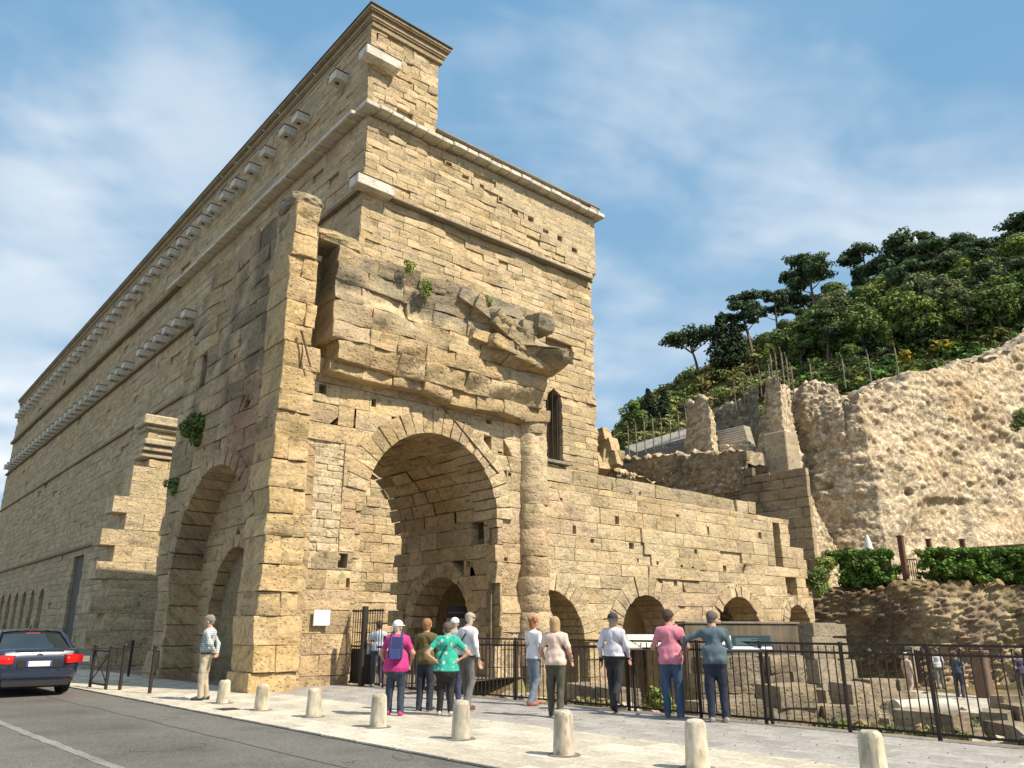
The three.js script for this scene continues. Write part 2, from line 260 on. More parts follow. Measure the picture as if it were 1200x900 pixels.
// voussoirs: wedge stones round an arch, in the frame of the wall
function layArch(F, o) {
  const R = rng(o.seed), list = []; const a0 = o.a0 ?? 0, a1 = o.a1 ?? Math.PI, n = o.n;
  for (let k = 0; k < n; k++) {
    if (o.skip && o.skip(k)) continue; const A = lerp(a0, a1, k / n), B = lerp(a0, a1, (k + 1) / n), r0 = o.r, r1 = o.r + o.ring * (1 + (R() - .5) * (o.ragged ?? .15)), pt = (a, r) => [o.uc + Math.cos(a) * r, o.vs + Math.sin(a) * r];
    const out = newOut(); stonePatch2(out, F, [pt(B, r0), pt(A, r0), pt(A, r1), pt(B, r1)], { proud: (o.proud ?? .04) + (R() - .5) * .04, rough: o.rough ?? .03, bevel: .014, depth: o.depth ?? .5, color: o.color, tone: R(), seed: R() * 50, ou: R() * 4, ov: R() * 4, gap: .008, chip: .02 });
    const c = pt((A + B) / 2, (r0 + r1) / 2), px = toPixel(...F.at(c[0], c[1], 0)); list.push({ out, size: px[2] > 0 ? 900 / px[2] * 30 : 0 });
  }
  return list;
}
// a patch whose corners lie anyhow: edges are drawn in towards its middle
function stonePatch2(out, F, q, o) {
  const c = q.reduce((s, p) => [s[0] + p[0] / 4, s[1] + p[1] / 4], [0, 0]), base = out.p.length / 3, N = 4, g = o.gap + .01;
  const P = (s, t) => [lerp(lerp(q[0][0], q[1][0], s), lerp(q[3][0], q[2][0], s), t), lerp(lerp(q[0][1], q[1][1], s), lerp(q[3][1], q[2][1], s), t)];
  const st = [0, .12, .88, 1];
  for (let j = 0; j < N; j++) for (let i = 0; i < N; i++) {
    let [u, v] = P(st[i], st[j]); const e = i === 0 || j === 0 || i === 3 || j === 3, d = Math.hypot(u - c[0], v - c[1]) || 1, P0 = F.at(u, v, 0), ch = e ? g + (o.chip ?? 0) * (.5 + .5 * noise(P0[0] * 3 + o.seed, P0[1] * 3, P0[2] * 3)) : 0; u += (c[0] - u) / d * ch; v += (c[1] - v) / d * ch;
    const w = o.proud + o.rough * 1.5 * fbm(P0[0] * 2 + o.seed, P0[1] * 2, P0[2] * 2, 3) - (e ? o.bevel * (.6 + noise(P0[0] * 3, P0[1] * 3 + o.seed, P0[2] * 3)) : 0), X = F.at(u, v, w); out.p.push(...X); out.c.push(...o.color(X[0], X[1], X[2], o.tone, u, v)); out.t.push(u + o.ou, v + o.ov);
  }
  for (let j = 0; j < 3; j++) for (let i = 0; i < 3; i++) { const a = base + j * N + i; out.i.push(a, a + 1, a + N + 1, a, a + N + 1, a + N); }
  const ring = [0, 1, 2, 3, 7, 11, 15, 14, 13, 12, 8, 4], sb = out.p.length / 3, n = 12, d = o.depth;
  for (let lay = 0; lay < 2; lay++) for (const r of ring) { const k = (base + r) * 3; out.p.push(out.p[k] - F.n.x * d * lay, out.p[k + 1], out.p[k + 2] - F.n.z * d * lay); out.c.push(out.c[k], out.c[k + 1], out.c[k + 2]); out.t.push(out.t[(base + r) * 2] + d * lay * .7, out.t[(base + r) * 2 + 1] + d * lay * .7); }
  for (let k = 0; k < n; k++) { const a = sb + k, b = sb + (k + 1) % n; out.i.push(a, a + n, b, b, a + n, b + n); }
}
// the stones that show largest become parts of their own; the rest is joined into one part
function placeStones(parent, list, most, mat = M.stone, name = 'stone_block') {
  list.sort((a, b) => b.size - a.size); const rest = newOut();
  list.forEach((s, k) => { if (k < most && s.size > 40) mesh(name, geoOf(s.out), mat, parent); else addOut(rest, s.out); });
  if (rest.i.length) { const m = mesh('distant_masonry', geoOf(rest), mat, parent); m.userData.kind = 'stuff'; }
}
const bollardMat = std({ vertexColors: true, map: stoneMap, bumpMap: stoneBump, bumpScale: .012 });
// ---------------------------------------------------------------- stone colours: what the stone is, tints that stay put
const mix3 = (a, b, t) => [lerp(a[0], b[0], t), lerp(a[1], b[1], t), lerp(a[2], b[2], t)];
const PALE = [.655, .535, .355], TAN = [.60, .46, .27], OCHRE = [.56, .395, .195], PINK = [.53, .385, .265], GREY = [.40, .345, .25], SOOT_AND_SHADE = [.13, .105, .075], RED = [.33, .195, .115], BROWN = [.36, .265, .155];
function limestone(x, y, z, tone) {
  const a = fbm(x * .35 + 3, y * .35, z * .35, 3), b = fbm(x * .9, y * .9 + 40, z * .9, 3);
  let c = mix3(TAN, PALE, sstep(-.2, .5, a + (tone - .5) * .9)); c = mix3(c, OCHRE, sstep(.05, .6, b + (.5 - tone) * .5) * .55); if (tone > .86) c = mix3(c, PINK, .4); if (tone < .08) c = mix3(c, GREY, .4);
  const l = .85 + tone * .27; return [c[0] * l, c[1] * l, c[2] * l];
}
function endWallColor(x, y, z, t) { let c = limestone(x, y, z, t); c = mix3(c, PALE, .25); const d = fbm(x * .5, y * 1.6, z * .5 + 9, 4); return mix3(c, GREY, sstep(.15, .6, d) * .45); }
function facadeColor(x, y, z, t) { const c = mix3(limestone(x, y * 1.2, z * .5, t), [.52, .405, .26], .55); const d = fbm(z * .25, y * 1.1, 4, 4), run = fbm(z * 1.2, y * .12, 8, 3); return mix3(mix3(c, BROWN, sstep(.1, .6, d) * .35), GREY, sstep(.2, .6, run) * .35); }
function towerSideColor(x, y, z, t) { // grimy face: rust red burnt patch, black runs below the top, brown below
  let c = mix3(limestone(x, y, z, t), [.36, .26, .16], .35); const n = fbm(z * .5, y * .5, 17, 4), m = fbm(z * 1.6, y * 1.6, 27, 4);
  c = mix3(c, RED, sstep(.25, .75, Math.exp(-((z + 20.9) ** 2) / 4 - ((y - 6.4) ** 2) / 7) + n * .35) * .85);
  const run = fbm(z * 2.4, y * .22, 31, 4); c = mix3(c, SOOT_AND_SHADE, sstep(9.3, 10.1, y + n * 3 + run * 4.5) * sstep(-.05, .3, run + m * .7) * .75);
  c = mix3(c, SOOT_AND_SHADE, sstep(.12, .55, m * .6 + n * .6) * .55);
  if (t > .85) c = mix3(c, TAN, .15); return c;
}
function frontColor(x, y, z, t) { let c = limestone(x, y, z, t); const n = fbm(x * .8, y * .8, 51, 4); c = mix3(c, PINK, sstep(.1, .5, fbm(x * .45, y * .45, 61, 3)) * .4); if (y < 2.6 && x < 12) c = mix3(c, [.46, .30, .165], .35 + n * .3); return mix3(c, GREY, sstep(.3, .7, n) * .25); }
function atticColor(x, y, z, t) { let c = mix3(limestone(x, y, z, t), OCHRE, .12); const n = fbm(x * 1.1, y * 1.1, z * 1.1 + 5, 4), m = fbm(x * 2.6, y * 2.6, 71, 4); const up = sstep(9.8, 11.8, y + n * 1.1); return mix3(c, [.24, .215, .165], clamp(up * sstep(-.5, .4, n + m * .7) * .88)); }
function pierColor(x, y, z, t) { let c = limestone(x, y, z, t); c = mix3(c, [.545, .375, .165], .5); const n = fbm(x, y * .7, z + 80, 4); c = mix3(c, [.45, .36, .24], sstep(11.2, 13.2, y + n) * .6); return mix3(c, GREY, sstep(.35, .7, n) * .35); }
function arcadeColor(x, y, z, t) { let c = limestone(x, y, z, t); const n = fbm(x * .4, y * .6, 91, 3); c = mix3(c, PALE, .2); c = mix3(c, PINK, sstep(.0, .5, fbm(x * .25 + 9, y * .4, 95, 3)) * .5); return mix3(c, GREY, sstep(.15, .6, n) * .3); }
function vaultColor(x, y, z, t) { let c = limestone(x, y, z, t); const n = fbm(x * .7, y * .7, z * .7 + 33, 4); c = mix3(c, GREY, sstep(.15, .6, n) * .4); return mix3(c, RED, sstep(.2, .6, fbm(x * .5, y * .6, z * .5 + 12, 3)) * .4); }
function stubColor(x, y, z, t) { let c = mix3(limestone(x, y, z, t), PALE, .45); if (t > .4) c = mix3(c, [.56, .45, .29], .6); if (y < 2.3) c = mix3(c, SOOT_AND_SHADE, sstep(-.1, .5, fbm(x, y * 1.2, 14, 4)) * .5); return c; }

// ---------------------------------------------------------------- the great stage building: a long street front and a tall end wall
const FX = 17.8, EZ = -33.15, FEND = -142, SCALE = EZ / -37.5;
const ew = (px, py) => onZ(px, py, EZ), fc = (px, py, X = FX) => onX(px, py, X);
const EXR = ew(697, 335).x, TOPY = 36.3, LEDGE = 29.2, LOW = 24.2, ROOFX = 22.6;
const building = thing('stage_building', 'huge tan stone stage building of the ruined theatre with rows of corbels under its cornice', 'building', [0, 0, 0]);
const skylineEnd = (px, py) => { const x = [345, 375, 420, 470, 560, 645, 650, 700, 712], y = [225, 245, 268, 295, 335, 362, 540, 548, 560]; if (px < 345 || px > 712) return false; for (let i = 0; i < x.length - 1; i++) if (px <= x[i + 1]) return py < lerp(y[i], y[i + 1], (px - x[i]) / (x[i + 1] - x[i])); return true; };
{
  const D = .35;
  const wu0 = (px) => ew(px, 470).x, endSlab = (() => { const s = new THREE.Shape(), x0 = FX + D, x1 = EXR - D, r = (wu0(659) - wu0(640)) / 2, c = wu0(650), vs = ew(648, 470).y, v0 = ew(648, 540).y; s.moveTo(x0, -1.5); s.lineTo(x0, LEDGE - .02); s.lineTo(x1, LEDGE - .02); s.lineTo(x1, -1.5); s.closePath(); const h = new THREE.Path(); h.moveTo(c + r, v0); h.lineTo(c + r, vs); h.absarc(c, vs, r, 0, Math.PI, false); h.lineTo(c - r, v0); h.closePath(); s.holes.push(h); return boxUV(new THREE.ExtrudeGeometry(s, { depth: 1.68, bevelEnabled: false, curveSegments: 16 }).translate(0, 0, EZ - D - 1.69)); })();
  // solid body behind the facing stones
  const L = EZ - FEND, cz = (EZ + FEND) / 2, add = (w, h, d, x, y, z) => box(w, h, d, x, y, z);
  mesh('wall_core', merge([
    endSlab, add(EXR - FX - 2 * D, LEDGE + 1.5, 12.3, (FX + EXR) / 2, (LEDGE - 1.5) / 2, EZ - D - 1.7 - 6.15),
    add(ROOFX - FX - D * 2, TOPY + 1.3, L - 14 - D, (FX + ROOFX) / 2, (TOPY - 1.7) / 2, EZ - D - 14 - (L - 14 - D) / 2),
    add(ROOFX - FX - D * 2, TOPY - LEDGE - .4, 14, (FX + ROOFX) / 2, (TOPY + LEDGE - .2) / 2, EZ - D - 7.02),
  ]), M.core, building);
  // end wall, facing the excavation
  const F = faceFrame(V3(FX, 0, EZ), V3(1, 0, 0), V3(0, 0, 1)), Wd = EXR - FX;
  const wu = (px) => ew(px, 470).x - FX, win = { uc: wu(650), r: .72, vs: ew(648, 470).y, v0: ew(648, 540).y }; win.r = (wu(659) - wu(640)) / 2;
  const notch = { rect: 1, u0: wu(641), u1: wu(674), v0: ew(655, 420).y, v1: ew(655, 402).y };
  const restored = (u, v) => { const line = lerp(29.0, 24.6, clamp((u - 4.6) / 12.2)); return u > 4.4 && v > line + (Math.floor(u / .95) % 2) * .25; };
  const pockets = []; for (let k = 0; k < 9; k++) pockets.push([5.6 + k * 1.33, 28.15 - k * .26 + (k % 2) * .12, .5, .42]);
  const lay = [];
  const endZone = (u, v) => restored(u, v) ? { rough: .012, chip: .004, bevel: .012, depthJitter: .02, proud: .06 } : {};
  const wearE = (u, v) => restored(u, v) ? 0 : .16 * sstep(.25, .75, fbm(u * .45, v * 1.2, 5, 4) + .12) + .09 * sstep(.0, .5, fbm(u * .8, v * 3.6, 55, 3)) + (u > Wd - .5 ? (u - Wd + .5) * .5 * (1 + noise(u, v * 2, 3)) : 0);
  lay.push(...layMasonry(F, { seed: 21, u0: 0, u1: Wd, v0: -.5, v1: LOW, course: [.41, .51], len: [.75, 1.6], openings: [win, notch], color: endWallColor, depthJitter: .10, rough: .045, chip: .045, bevel: .055, deep: .015, seen: skylineEnd, wear: wearE, ends: (v, c, R) => [0 + R() * .07, Wd - R() * .28] }));
  lay.push(...layMasonry(F, { seed: 22, u0: 0, u1: Wd, v0: LOW + .16, v1: LEDGE - .15, course: [.40, .50], len: [.7, 1.4], holes: pockets, color: (x, y, z, t, u, v) => restored(u, v) ? mix3(endWallColor(x, y, z, .5), [.60, .50, .345], .7) : endWallColor(x, y, z, t), zone: (u, v) => { const z = endZone(u, v); z.proud = (z.proud ?? 0) + .1; return z; }, depthJitter: .10, rough: .05, chip: .04, bevel: .05, deep: .04, seen: skylineEnd, wear: wearE }));
  lay.push(...layMasonry(F, { seed: 23, u0: 0, u1: ROOFX - FX, v0: LEDGE + .5, v1: TOPY - 1.1, course: [.40, .50], len: [.65, 1.3], color: endWallColor, depthJitter: .14, rough: .07, chip: .06, bevel: .07, deep: .14, seen: skylineEnd, wear: (u, v) => .14 * sstep(.1, .6, fbm(u * 1.2, v * 1.2, 15, 4)), ends: (v, c, R) => [R() * .08, ROOFX - FX - R() * .12] }));
  placeStones(building, lay, 300);
  // street front, in shade
  const FN = faceFrame(V3(FX, 0, EZ), V3(0, 0, 1), V3(-1, 0, 0));
  const fl = []; const zu = (px, py) => fc(px, py).z - EZ;
  const arches = []; for (let k = 0; k < 11; k++) arches.push({ uc: -66 - k * 4.9 + 0, r: 1.25, vs: 4.3, v0: .2 });
  const door = { rect: 1, u0: zu(81, 690), u1: zu(93, 690), v0: -.2, v1: fc(88, 652).y };
  const fo = { color: facadeColor, depthJitter: .07, rough: .04, chip: .03, bevel: .04, nx: 2, ny: 2, seen: () => false, deep: .02 };
  const lims = [[-.5, 8.7], [8.95, 18.4], [18.6, LOW - .1], [LOW + .15, LEDGE - .15]];
  lims.forEach(([a, b], k) => fl.push(...layMasonry(FN, { ...fo, seed: 30 + k, u0: FEND - EZ, u1: 0, v0: a, v1: b, course: [.55, .68], len: [1.3, 2.6], openings: k === 0 ? [...arches, door] : [], zone: () => ({ proud: k === 1 ? -.03 : .02 }) })));
  fl.push(...layMasonry(FN, { ...fo, seed: 37, u0: FEND - EZ, u1: 0, v0: LEDGE + .5, v1: TOPY - 1.1, course: [.55, .68], len: [1.2, 2.4], zone: () => ({ proud: .1 }) }));
  const all = newOut(); for (const s of fl) addOut(all, s.out); const fm = mesh('street_front_masonry', geoOf(all), M.stone, building); fm.userData.kind = 'stuff';
  for (const a of arches) for (const s of layArch(FN, { seed: 3 + a.uc, uc: a.uc, vs: a.vs, r: a.r, ring: .5, n: 9, color: facadeColor, depth: .5 })) mesh('voussoir', geoOf(s.out), M.stone, building);
  mesh('street_door', box(.1, door.v1 - door.v0 - .1, door.u1 - door.u0 - .1, FX + .3, (door.v1 + door.v0) / 2, EZ + (door.u0 + door.u1) / 2), std({ color: col(.10, .085, .07), map: grimeMap, roughness: .7 }), building);
  // thin string courses on the street front
  for (const [y, p, hh] of [[8.82, .22, .24], [18.5, .16, .2], [LOW + .02, .3, .24]]) mesh('string_course', box(p + D, hh, L, FX - p / 2 + D / 2, y, cz), M.core, building);
  // ledge of pale slabs round the corner at two thirds of the height
  const R = rng(77), slab = (x, y, z, w, h, d, m = M.paleStone) => mesh('ledge_slab', box(w, h, d, x, y, z, .05), m, building);
  for (let x = FX - .55; x < EXR + .3; ) { const w = Math.min(.75 + R() * .35, EXR + .5 - x); slab(x + w / 2, LEDGE + .14 + (R() - .5) * .05, EZ + .12 + (R() - .5) * .1, w - .04, .32, 1.25 + R() * .12); x += w; }
  for (let z = EZ - .6; z > -64; ) { const w = 1.5 + R() * .8; slab(FX - .12 + (R() - .5) * .05, LEDGE + .14, z - w / 2, 1.2, .3, w - .03); z -= w; }
  mesh('string_course', box(.75, .4, 64 + FEND + (L - 64) + 1, FX - .05, LEDGE + .1, (-64 + FEND) / 2), M.core, building).geometry.dispose();
  building.children[building.children.length - 1].geometry = box(.75, .4, -64 - FEND, FX - .05, LEDGE + .1, (-64 + FEND) / 2);
  // low parapet behind the ledge with its coping
  mesh('parapet', box(EXR - ROOFX + .1, .95, .5, (EXR + ROOFX) / 2 + .2, LEDGE + .78, EZ - .55), M.core, building);
  mesh('coping', merge([box(EXR - ROOFX + .9, .09, .9, (EXR + ROOFX) / 2 + .5, LEDGE + 1.3, EZ - .5), box(.75, .5, .7, EXR + .35, LEDGE + .95, EZ - .45)]), M.greyStone, building);
  // lower string course of the end wall with its lead edge
  mesh('string_course', box(Wd - 1.0, .13, .75, FX + Wd / 2 - .1, LOW + .07, EZ + .05, .03), M.greyStone, building);
  // crowning cornice: stepped mouldings under a dark sheet
  const prof = [[.1, 0], [.13, .34], [.22, .46], [.28, .80], [.44, .9], [.5, 1.12]];
  const corn = []; for (let k = 0; k < prof.length - 1; k++) { const y0 = TOPY - 1.15 + prof[k][1], y1 = TOPY - 1.15 + prof[k + 1][1], p = prof[k + 1][0]; corn.push(box(ROOFX - FX + 2 * p, y1 - y0, L + p, (FX + ROOFX) / 2, (y0 + y1) / 2, cz + p / 2)); }
  mesh('cornice', merge(corn), std({ color: col(.40, .315, .20), map: stoneMap, bumpMap: stoneBump, bumpScale: .03 }), building);
  mesh('lead_sheet', box(ROOFX - FX + 1.12, .06, L + .6, (FX + ROOFX) / 2, TOPY - .005, cz + .3), M.lead, building);
  // corbels: white stone brackets with a dark sheet on top
  const corbel = (y, z, big) => { const c = mesh('corbel', box(1.05, .62, .85, FX - .42, y, z, .03), M.paleStone, building); mesh('sheet_cover', box(1.12, .03, .92, 0, .33, 0).translate(FX - .42, y, z), M.lead, c); mesh('mast_hole', new THREE.CylinderGeometry(.14, .14, .5, 10).translate(FX - .6, y - .075, z), M.lead, c); return c; };
  const upper = fc(353, 141, FX - .45).y, lowerY = fc(190, 396, FX - .45).y, zs = [];
  for (const p of [[398, 95], [353, 141], [338, 157], [315, 181], [297, 199], [280, 217], [266, 234], [252, 247], [240, 262]]) zs.push(fc(p[0], p[1], FX - .45).z);
  for (let z = zs[8] - 2.55; z > FEND + 1.5; z -= 2.5) zs.push(z);
  for (const z of zs) corbel(upper, z);
  for (let z = fc(222, 366, FX - .45).z, k = 0; z > FEND + 1; z -= 2.35, k++) if (![6, 10].includes(k)) corbel(lowerY, z);
  // the two corbels on the very corner run round both faces
  for (const [y, px] of [[upper - .15, 1], [lowerY - .55, 2]]) { const c = mesh('corner_corbel', box(2.3, .62, .95, FX + .45, y, EZ + .25, .03), M.paleStone, building); mesh('sheet_cover', box(2.36, .03, 1.0, FX + .45, y + .33, EZ + .25), M.lead, c); }
  // little brass pegs under the cornice
  for (let k = 0; k < 7; k++) mesh('peg', new THREE.CylinderGeometry(.05, .05, .3, 6).rotateZ(1.2).translate(FX - .6, TOPY - .95, EZ - 6.2 - k * 2.6), M.paleStone, building);
  // arched window of the end wall: dark grille deep in its reveal
  for (let k = 0; k < 3; k++) mesh('window_bar', box(.05, win.vs - win.v0 + win.r, .05, FX + win.uc - .4 + k * .4, (win.v0 + win.vs + win.r) / 2, EZ - .24), M.iron, building);
  mesh('window_sill', box(win.r * 2 + .8, .2, .5, FX + win.uc, win.v0 - .08, EZ + .02, .03), M.greyStone, building);
}

// ---------------------------------------------------------------- the ruined gate tower with its vaulted passage
const TX = 8.1, AZ = -20.0, PZ = -18.9, TZ = -19.2, TBACK = -27.0;
const tower = thing('gate_tower', 'ruined stone gate tower with a tall vaulted archway and a grimy dark side', 'tower', [0, 0, 0]);
const ARCH = { uc: 14.03, r: 2.5, vs: 4.98, v0: -.5 };
{
  const D = .35, list = [];
  const ext = (shape, depth, z) => boxUV(new THREE.ExtrudeGeometry(shape, { depth, bevelEnabled: false, curveSegments: 24 }).translate(0, 0, z));
  // solid body: the outline in x-y with the passage cut out, carried from front to back
  const s = new THREE.Shape(); s.moveTo(TX + D + .95, -.5); s.lineTo(TX + D + .95, 12.4); s.lineTo(18.0, 12.0); s.lineTo(18.3, 9.0); s.lineTo(18.3, -1.5); s.lineTo(16.62, -1.5); s.lineTo(16.62, 4.98); s.absarc(14.03, 4.98, 2.59, 0, Math.PI, false); s.lineTo(11.44, -.5); s.closePath();
  const frontPart = ext(s, .25, AZ - D - .25);
  const s2 = new THREE.Shape(); s2.moveTo(TX + D + .95, -.5); s2.lineTo(TX + D + .95, 12.2); s2.lineTo(17.9, 11.6); s2.lineTo(18.2, 7.2); s2.lineTo(16.95, 7.0); s2.lineTo(16.95, 4.98); s2.absarc(14.03, 4.98, 2.92, 0, Math.PI, false); s2.lineTo(11.3, -.5); s2.closePath();
  mesh('wall_core', merge([frontPart, ext(s2, 26.5 - 20.61, -26.5)]), M.core, tower);
  // front wall round the arch (between pier and column), with a patch of small stones
  const F = faceFrame(V3(0, 0, AZ), V3(1, 0, 0), V3(0, 0, 1));
  const clip = { ...ARCH, r: ARCH.r + .3 }; const small = { rect: 1, u0: 9.2, u1: 10.75, v0: 3.75, v1: 6.35 };
  const holes = [[15.0, 7.95, .3, .25], [16.7, 7.2, .2, .2], [17.1, 6.6, .22, .22], [17.1, 6.15, .2, .2], [10.6, 7.2, .3, .3], [11.5, 8.1, .42, .26], [11.0, 7.4, .24, .24], [12.3, 8.3, .26, .24], [10.9, 3.3, .3, .4], [11.2, 2.7, .28, .26], [16.9, 3.6, .28, .26], [9.9, 8.2, .25, .3], [12.0, 7.5, .4, .22], [16.2, 8.3, .22, .2]];
  for (let k = 0; k < 8; k++) holes.push([15.1 + k * .27, 7.55 - .03 * (k % 3), .1, .11]);
  const frontWear = (u, v) => .12 * sstep(.2, .7, fbm(u * .8, v * .8, 5, 4)) + (u > 16.2 && v < 3.1 ? .18 * sstep(-.1, .5, fbm(u * 1.3, v * 1.3, 8, 3)) : 0);
  list.push(...layMasonry(F, { seed: 41, u0: 8.95, u1: 17.75, v0: -.4, v1: 9.15, course: [.5, .68], len: [.75, 1.5], openings: [clip, small], holes, color: frontColor, depthJitter: .05, rough: .022, chip: .028, bevel: .03, deep: .008, wear: frontWear }));
  list.push(...layMasonry(F, { seed: 42, u0: 9.1, u1: 10.85, v0: 3.3, v1: 6.9, zone: () => ({ proud: -.045 }), course: [.17, .27], len: [.22, .5], jitter: .03, color: (x, y, z, t) => mix3(limestone(x, y, z, t), [.62, .54, .40], .45), depthJitter: .06, rough: .02, chip: .02, bevel: .025, bevelWidth: .03 }));
  // jambs below the springing, then the ring of wedge stones
  for (const [a, b, sd] of [[ARCH.uc - 2.82, ARCH.uc - 2.5, 43], [ARCH.uc + 2.5, ARCH.uc + 2.82, 44]]) list.push(...layMasonry(F, { seed: sd, u0: a, u1: b, v0: -.4, v1: ARCH.vs, course: [.5, .7], len: [.6, .9], color: frontColor, depthJitter: .06, rough: .05, chip: .05, bevel: .06, depth: .5, ends: (v, c, R) => sd === 44 ? [a + R() * .1 + (v < 2.6 && v > 1.0 ? .18 : 0), b] : [a, b - R() * .12] }));
  list.push(...layArch(F, { seed: 45, ...ARCH, ring: .78, n: 23, color: frontColor, depth: 1.25, proud: .03, rough: .035 }));
  // scar of an old roof: a slanting groove edge over the arch
  const scar = (p, q, t) => { const g = box(Math.hypot(q[0] - p[0], q[1] - p[1]), t, .16, 0, 0, 0, .03); g.rotateZ(Math.atan2(q[1] - p[1], q[0] - p[0])); g.translate((p[0] + q[0]) / 2, (p[1] + q[1]) / 2, AZ + .0); return g; };
  mesh('roof_scar', boxUV(scar([13.55, 8.95], [16.6, 6.5], .045)), M.core, tower);
  // attic: overhanging mass above the arch
  const FA = faceFrame(V3(0, 0, TZ), V3(1, 0, 0), V3(0, 0, 1));
  const atticTop = (u) => lerp(12.75, 12.5, (u - 9.6) / 8.9) + .22 * noise(u * 1.1, 3, 4);
  const atticWear = (u, v) => .28 * sstep(.0, .7, fbm(u * .55, v * .8, 44, 4) + .1) + .35 * sstep(9.5, 8.9, v) * (.4 + .6 * noise(u * 1.4, v, 2)) - (u > 14.6 && u < 18.6 ? .75 * Math.max(0, 1 - Math.abs(v - (12.2 - (u - 14.6) * .42)) / .55) * sstep(14.4, 15.6, u) : 0) - (u > 15.2 && v > 10.3 && v < 10.95 ? .45 * sstep(15.2, 16.2, u) : 0);
  for (let row = 0, v = 8.95; v < 12.7; row++) { const h = [.62, .55, .7, .6, .62, .58, .55][row % 7]; list.push(...layMasonry(FA, { seed: 50 + row, u0: 9.7, u1: 18.45, v0: v, v1: v + h, courses: [h], course: [h, h], len: [.9, 1.7], color: atticColor, depthJitter: .1, rough: .14, chip: .05, bevel: .06, depth: 1.2, nx: 5, ny: 4, wear: atticWear, skip: (u, vm, R) => vm > atticTop(u) - .1, ends: (vm, c, R) => [9.65 + R() * .18 + (vm < 9.3 ? .15 : 0), 18.15 - R() * .3 + (vm > 10.3 && vm < 11 ? .2 : 0)] })); v += h; }
  // under side of the attic
  list.push(...[0, 1, 2, 3, 4, 5, 6, 7].map((k) => { const g = newOut(), u = 9.8 + k * 1.1; stonePatch(g, FA, [[u, 8.55 + .15 * noise(k * 3, 1, 1)], [u + 1.1, 8.55 + .15 * noise(k * 3 + 3, 1, 1)], [u + 1.1, 9.0], [u, 9.0]], { proud: -.28 + .1 * noise(k, 4, 4), rough: .1, chip: .05, bevel: .12, depth: .6, color: atticColor, tone: h3(k, 2, 2), seed: k, ou: k, ov: k * .7, nx: 4, ny: 3 }); return { out: g, size: 1200 }; }));
  // broken cornice lumps jutting from the attic
  const lump = (x, y, z, w, h, d, rz, sd) => { const g = new THREE.IcosahedronGeometry(1, 4), p = g.attributes.position; for (let i = 0; i < p.count; i++) { let a = p.getX(i), b = p.getY(i), c = p.getZ(i); const m = Math.max(Math.abs(a), Math.abs(b), Math.abs(c)) ** .75; a /= m; b /= m; c /= m; const f = 1 + .22 * fbm(a * 1.4 + sd, b * 1.4, c * 1.4, 4); p.setXYZ(i, a * w / 2 * f, b * h / 2 * f, c * d / 2 * f); } g.rotateZ(rz); g.translate(x, y, z); g.computeVertexNormals(); boxUV(g); const cc = new Float32Array(p.count * 3); for (let i = 0; i < p.count; i++) { const k = atticColor(p.getX(i), p.getY(i), p.getZ(i), h3(sd, 1, 1)); cc.set(k, 3 * i); } g.setAttribute('color', new THREE.BufferAttribute(cc, 3)); return g; };
  { const R = rng(19); for (const [x, y, w, h, d, rz] of [[15.0, 12.15, .7, .45, .5, -.35], [15.7, 11.85, 1.0, .55, .95, -.4], [16.35, 11.5, .95, .6, 1.5, -.45], [16.95, 11.15, .9, .62, 1.5, -.4], [17.5, 10.95, 1.0, .7, 1.5, -.2], [15.6, 10.85, .9, .38, .7, -.08], [16.45, 10.72, 1.2, .45, 1.5, -.1], [17.4, 10.55, 1.1, .5, 1.6, -.12], [18.15, 10.4, .9, .55, 1.5, -.05], [18.35, 12.05, .8, .62, 1.2, -.1], [17.75, 11.75, .7, .5, .8, .1]]) { const g = roughBlock(w, h, d * .7, x * 7.3, .14, 9); g.rotateZ(rz); g.rotateX((R() - .5) * .2); g.translate(x - .5, y, TZ - .02 + (R() - .5) * .12); mesh('cornice_lump', boxUV(colored(g, (a, b, c) => atticColor(a, b, c, .4)), x, y), M.stone, tower); } }
  // pier at the corner: stacked big stones, separate at the top from the attic
  const FP = faceFrame(V3(0, 0, PZ), V3(1, 0, 0), V3(0, 0, 1)), FN = faceFrame(V3(TX, 0, 0), V3(0, 0, 1), V3(-1, 0, 0));
  const big = [.75, .62, .7, .58, .66, .72, .55, .68];
  list.push(...layMasonry(FP, { seed: 61, u0: TX, u1: 9.05, v0: -.3, v1: 13.35, courses: big, course: [.55, .75], len: [.6, 1.3], color: pierColor, depthJitter: .12, rough: .07, chip: .05, bevel: .06, depth: 1.3, nx: 5, ny: 4, ends: (v, c, R) => [TX - .06 + R() * .07 - sstep(1.3, 0, v) * .12, 8.9 + R() * .2 + (v < 9 ? .15 : -.1)], wear: (u, v) => .1 * sstep(.1, .6, fbm(u * 2, v * 1.1, 7, 3)) - sstep(1.4, .2, v) * .15 }));
  const cap = (x, y, z, w, h, d, sd) => mesh('cap_stone', (() => { const g = lump(x, y, z, w, h, d, 0, sd); return g; })(), M.stone, tower);
  cap(8.5, 13.5, PZ - .7, 1.05, .55, 1.3, 21); cap(9.75, 12.85, AZ + .05, 1.7, .5, 1.1, 23);
  // grimy side wall facing the street, with a wide arched recess
  const rec = { uc: -22.95, r: 2.85, vs: 3.25, v0: -.5 }, slit = { rect: 1, u0: -25.6, u1: -24.95, v0: 9.2, v1: 10.3 };
  const sideTop = (z) => lerp(11.6, 13.4, sstep(-27, -26.2, z)) + .18 * noise(z * .8, 1, 1);
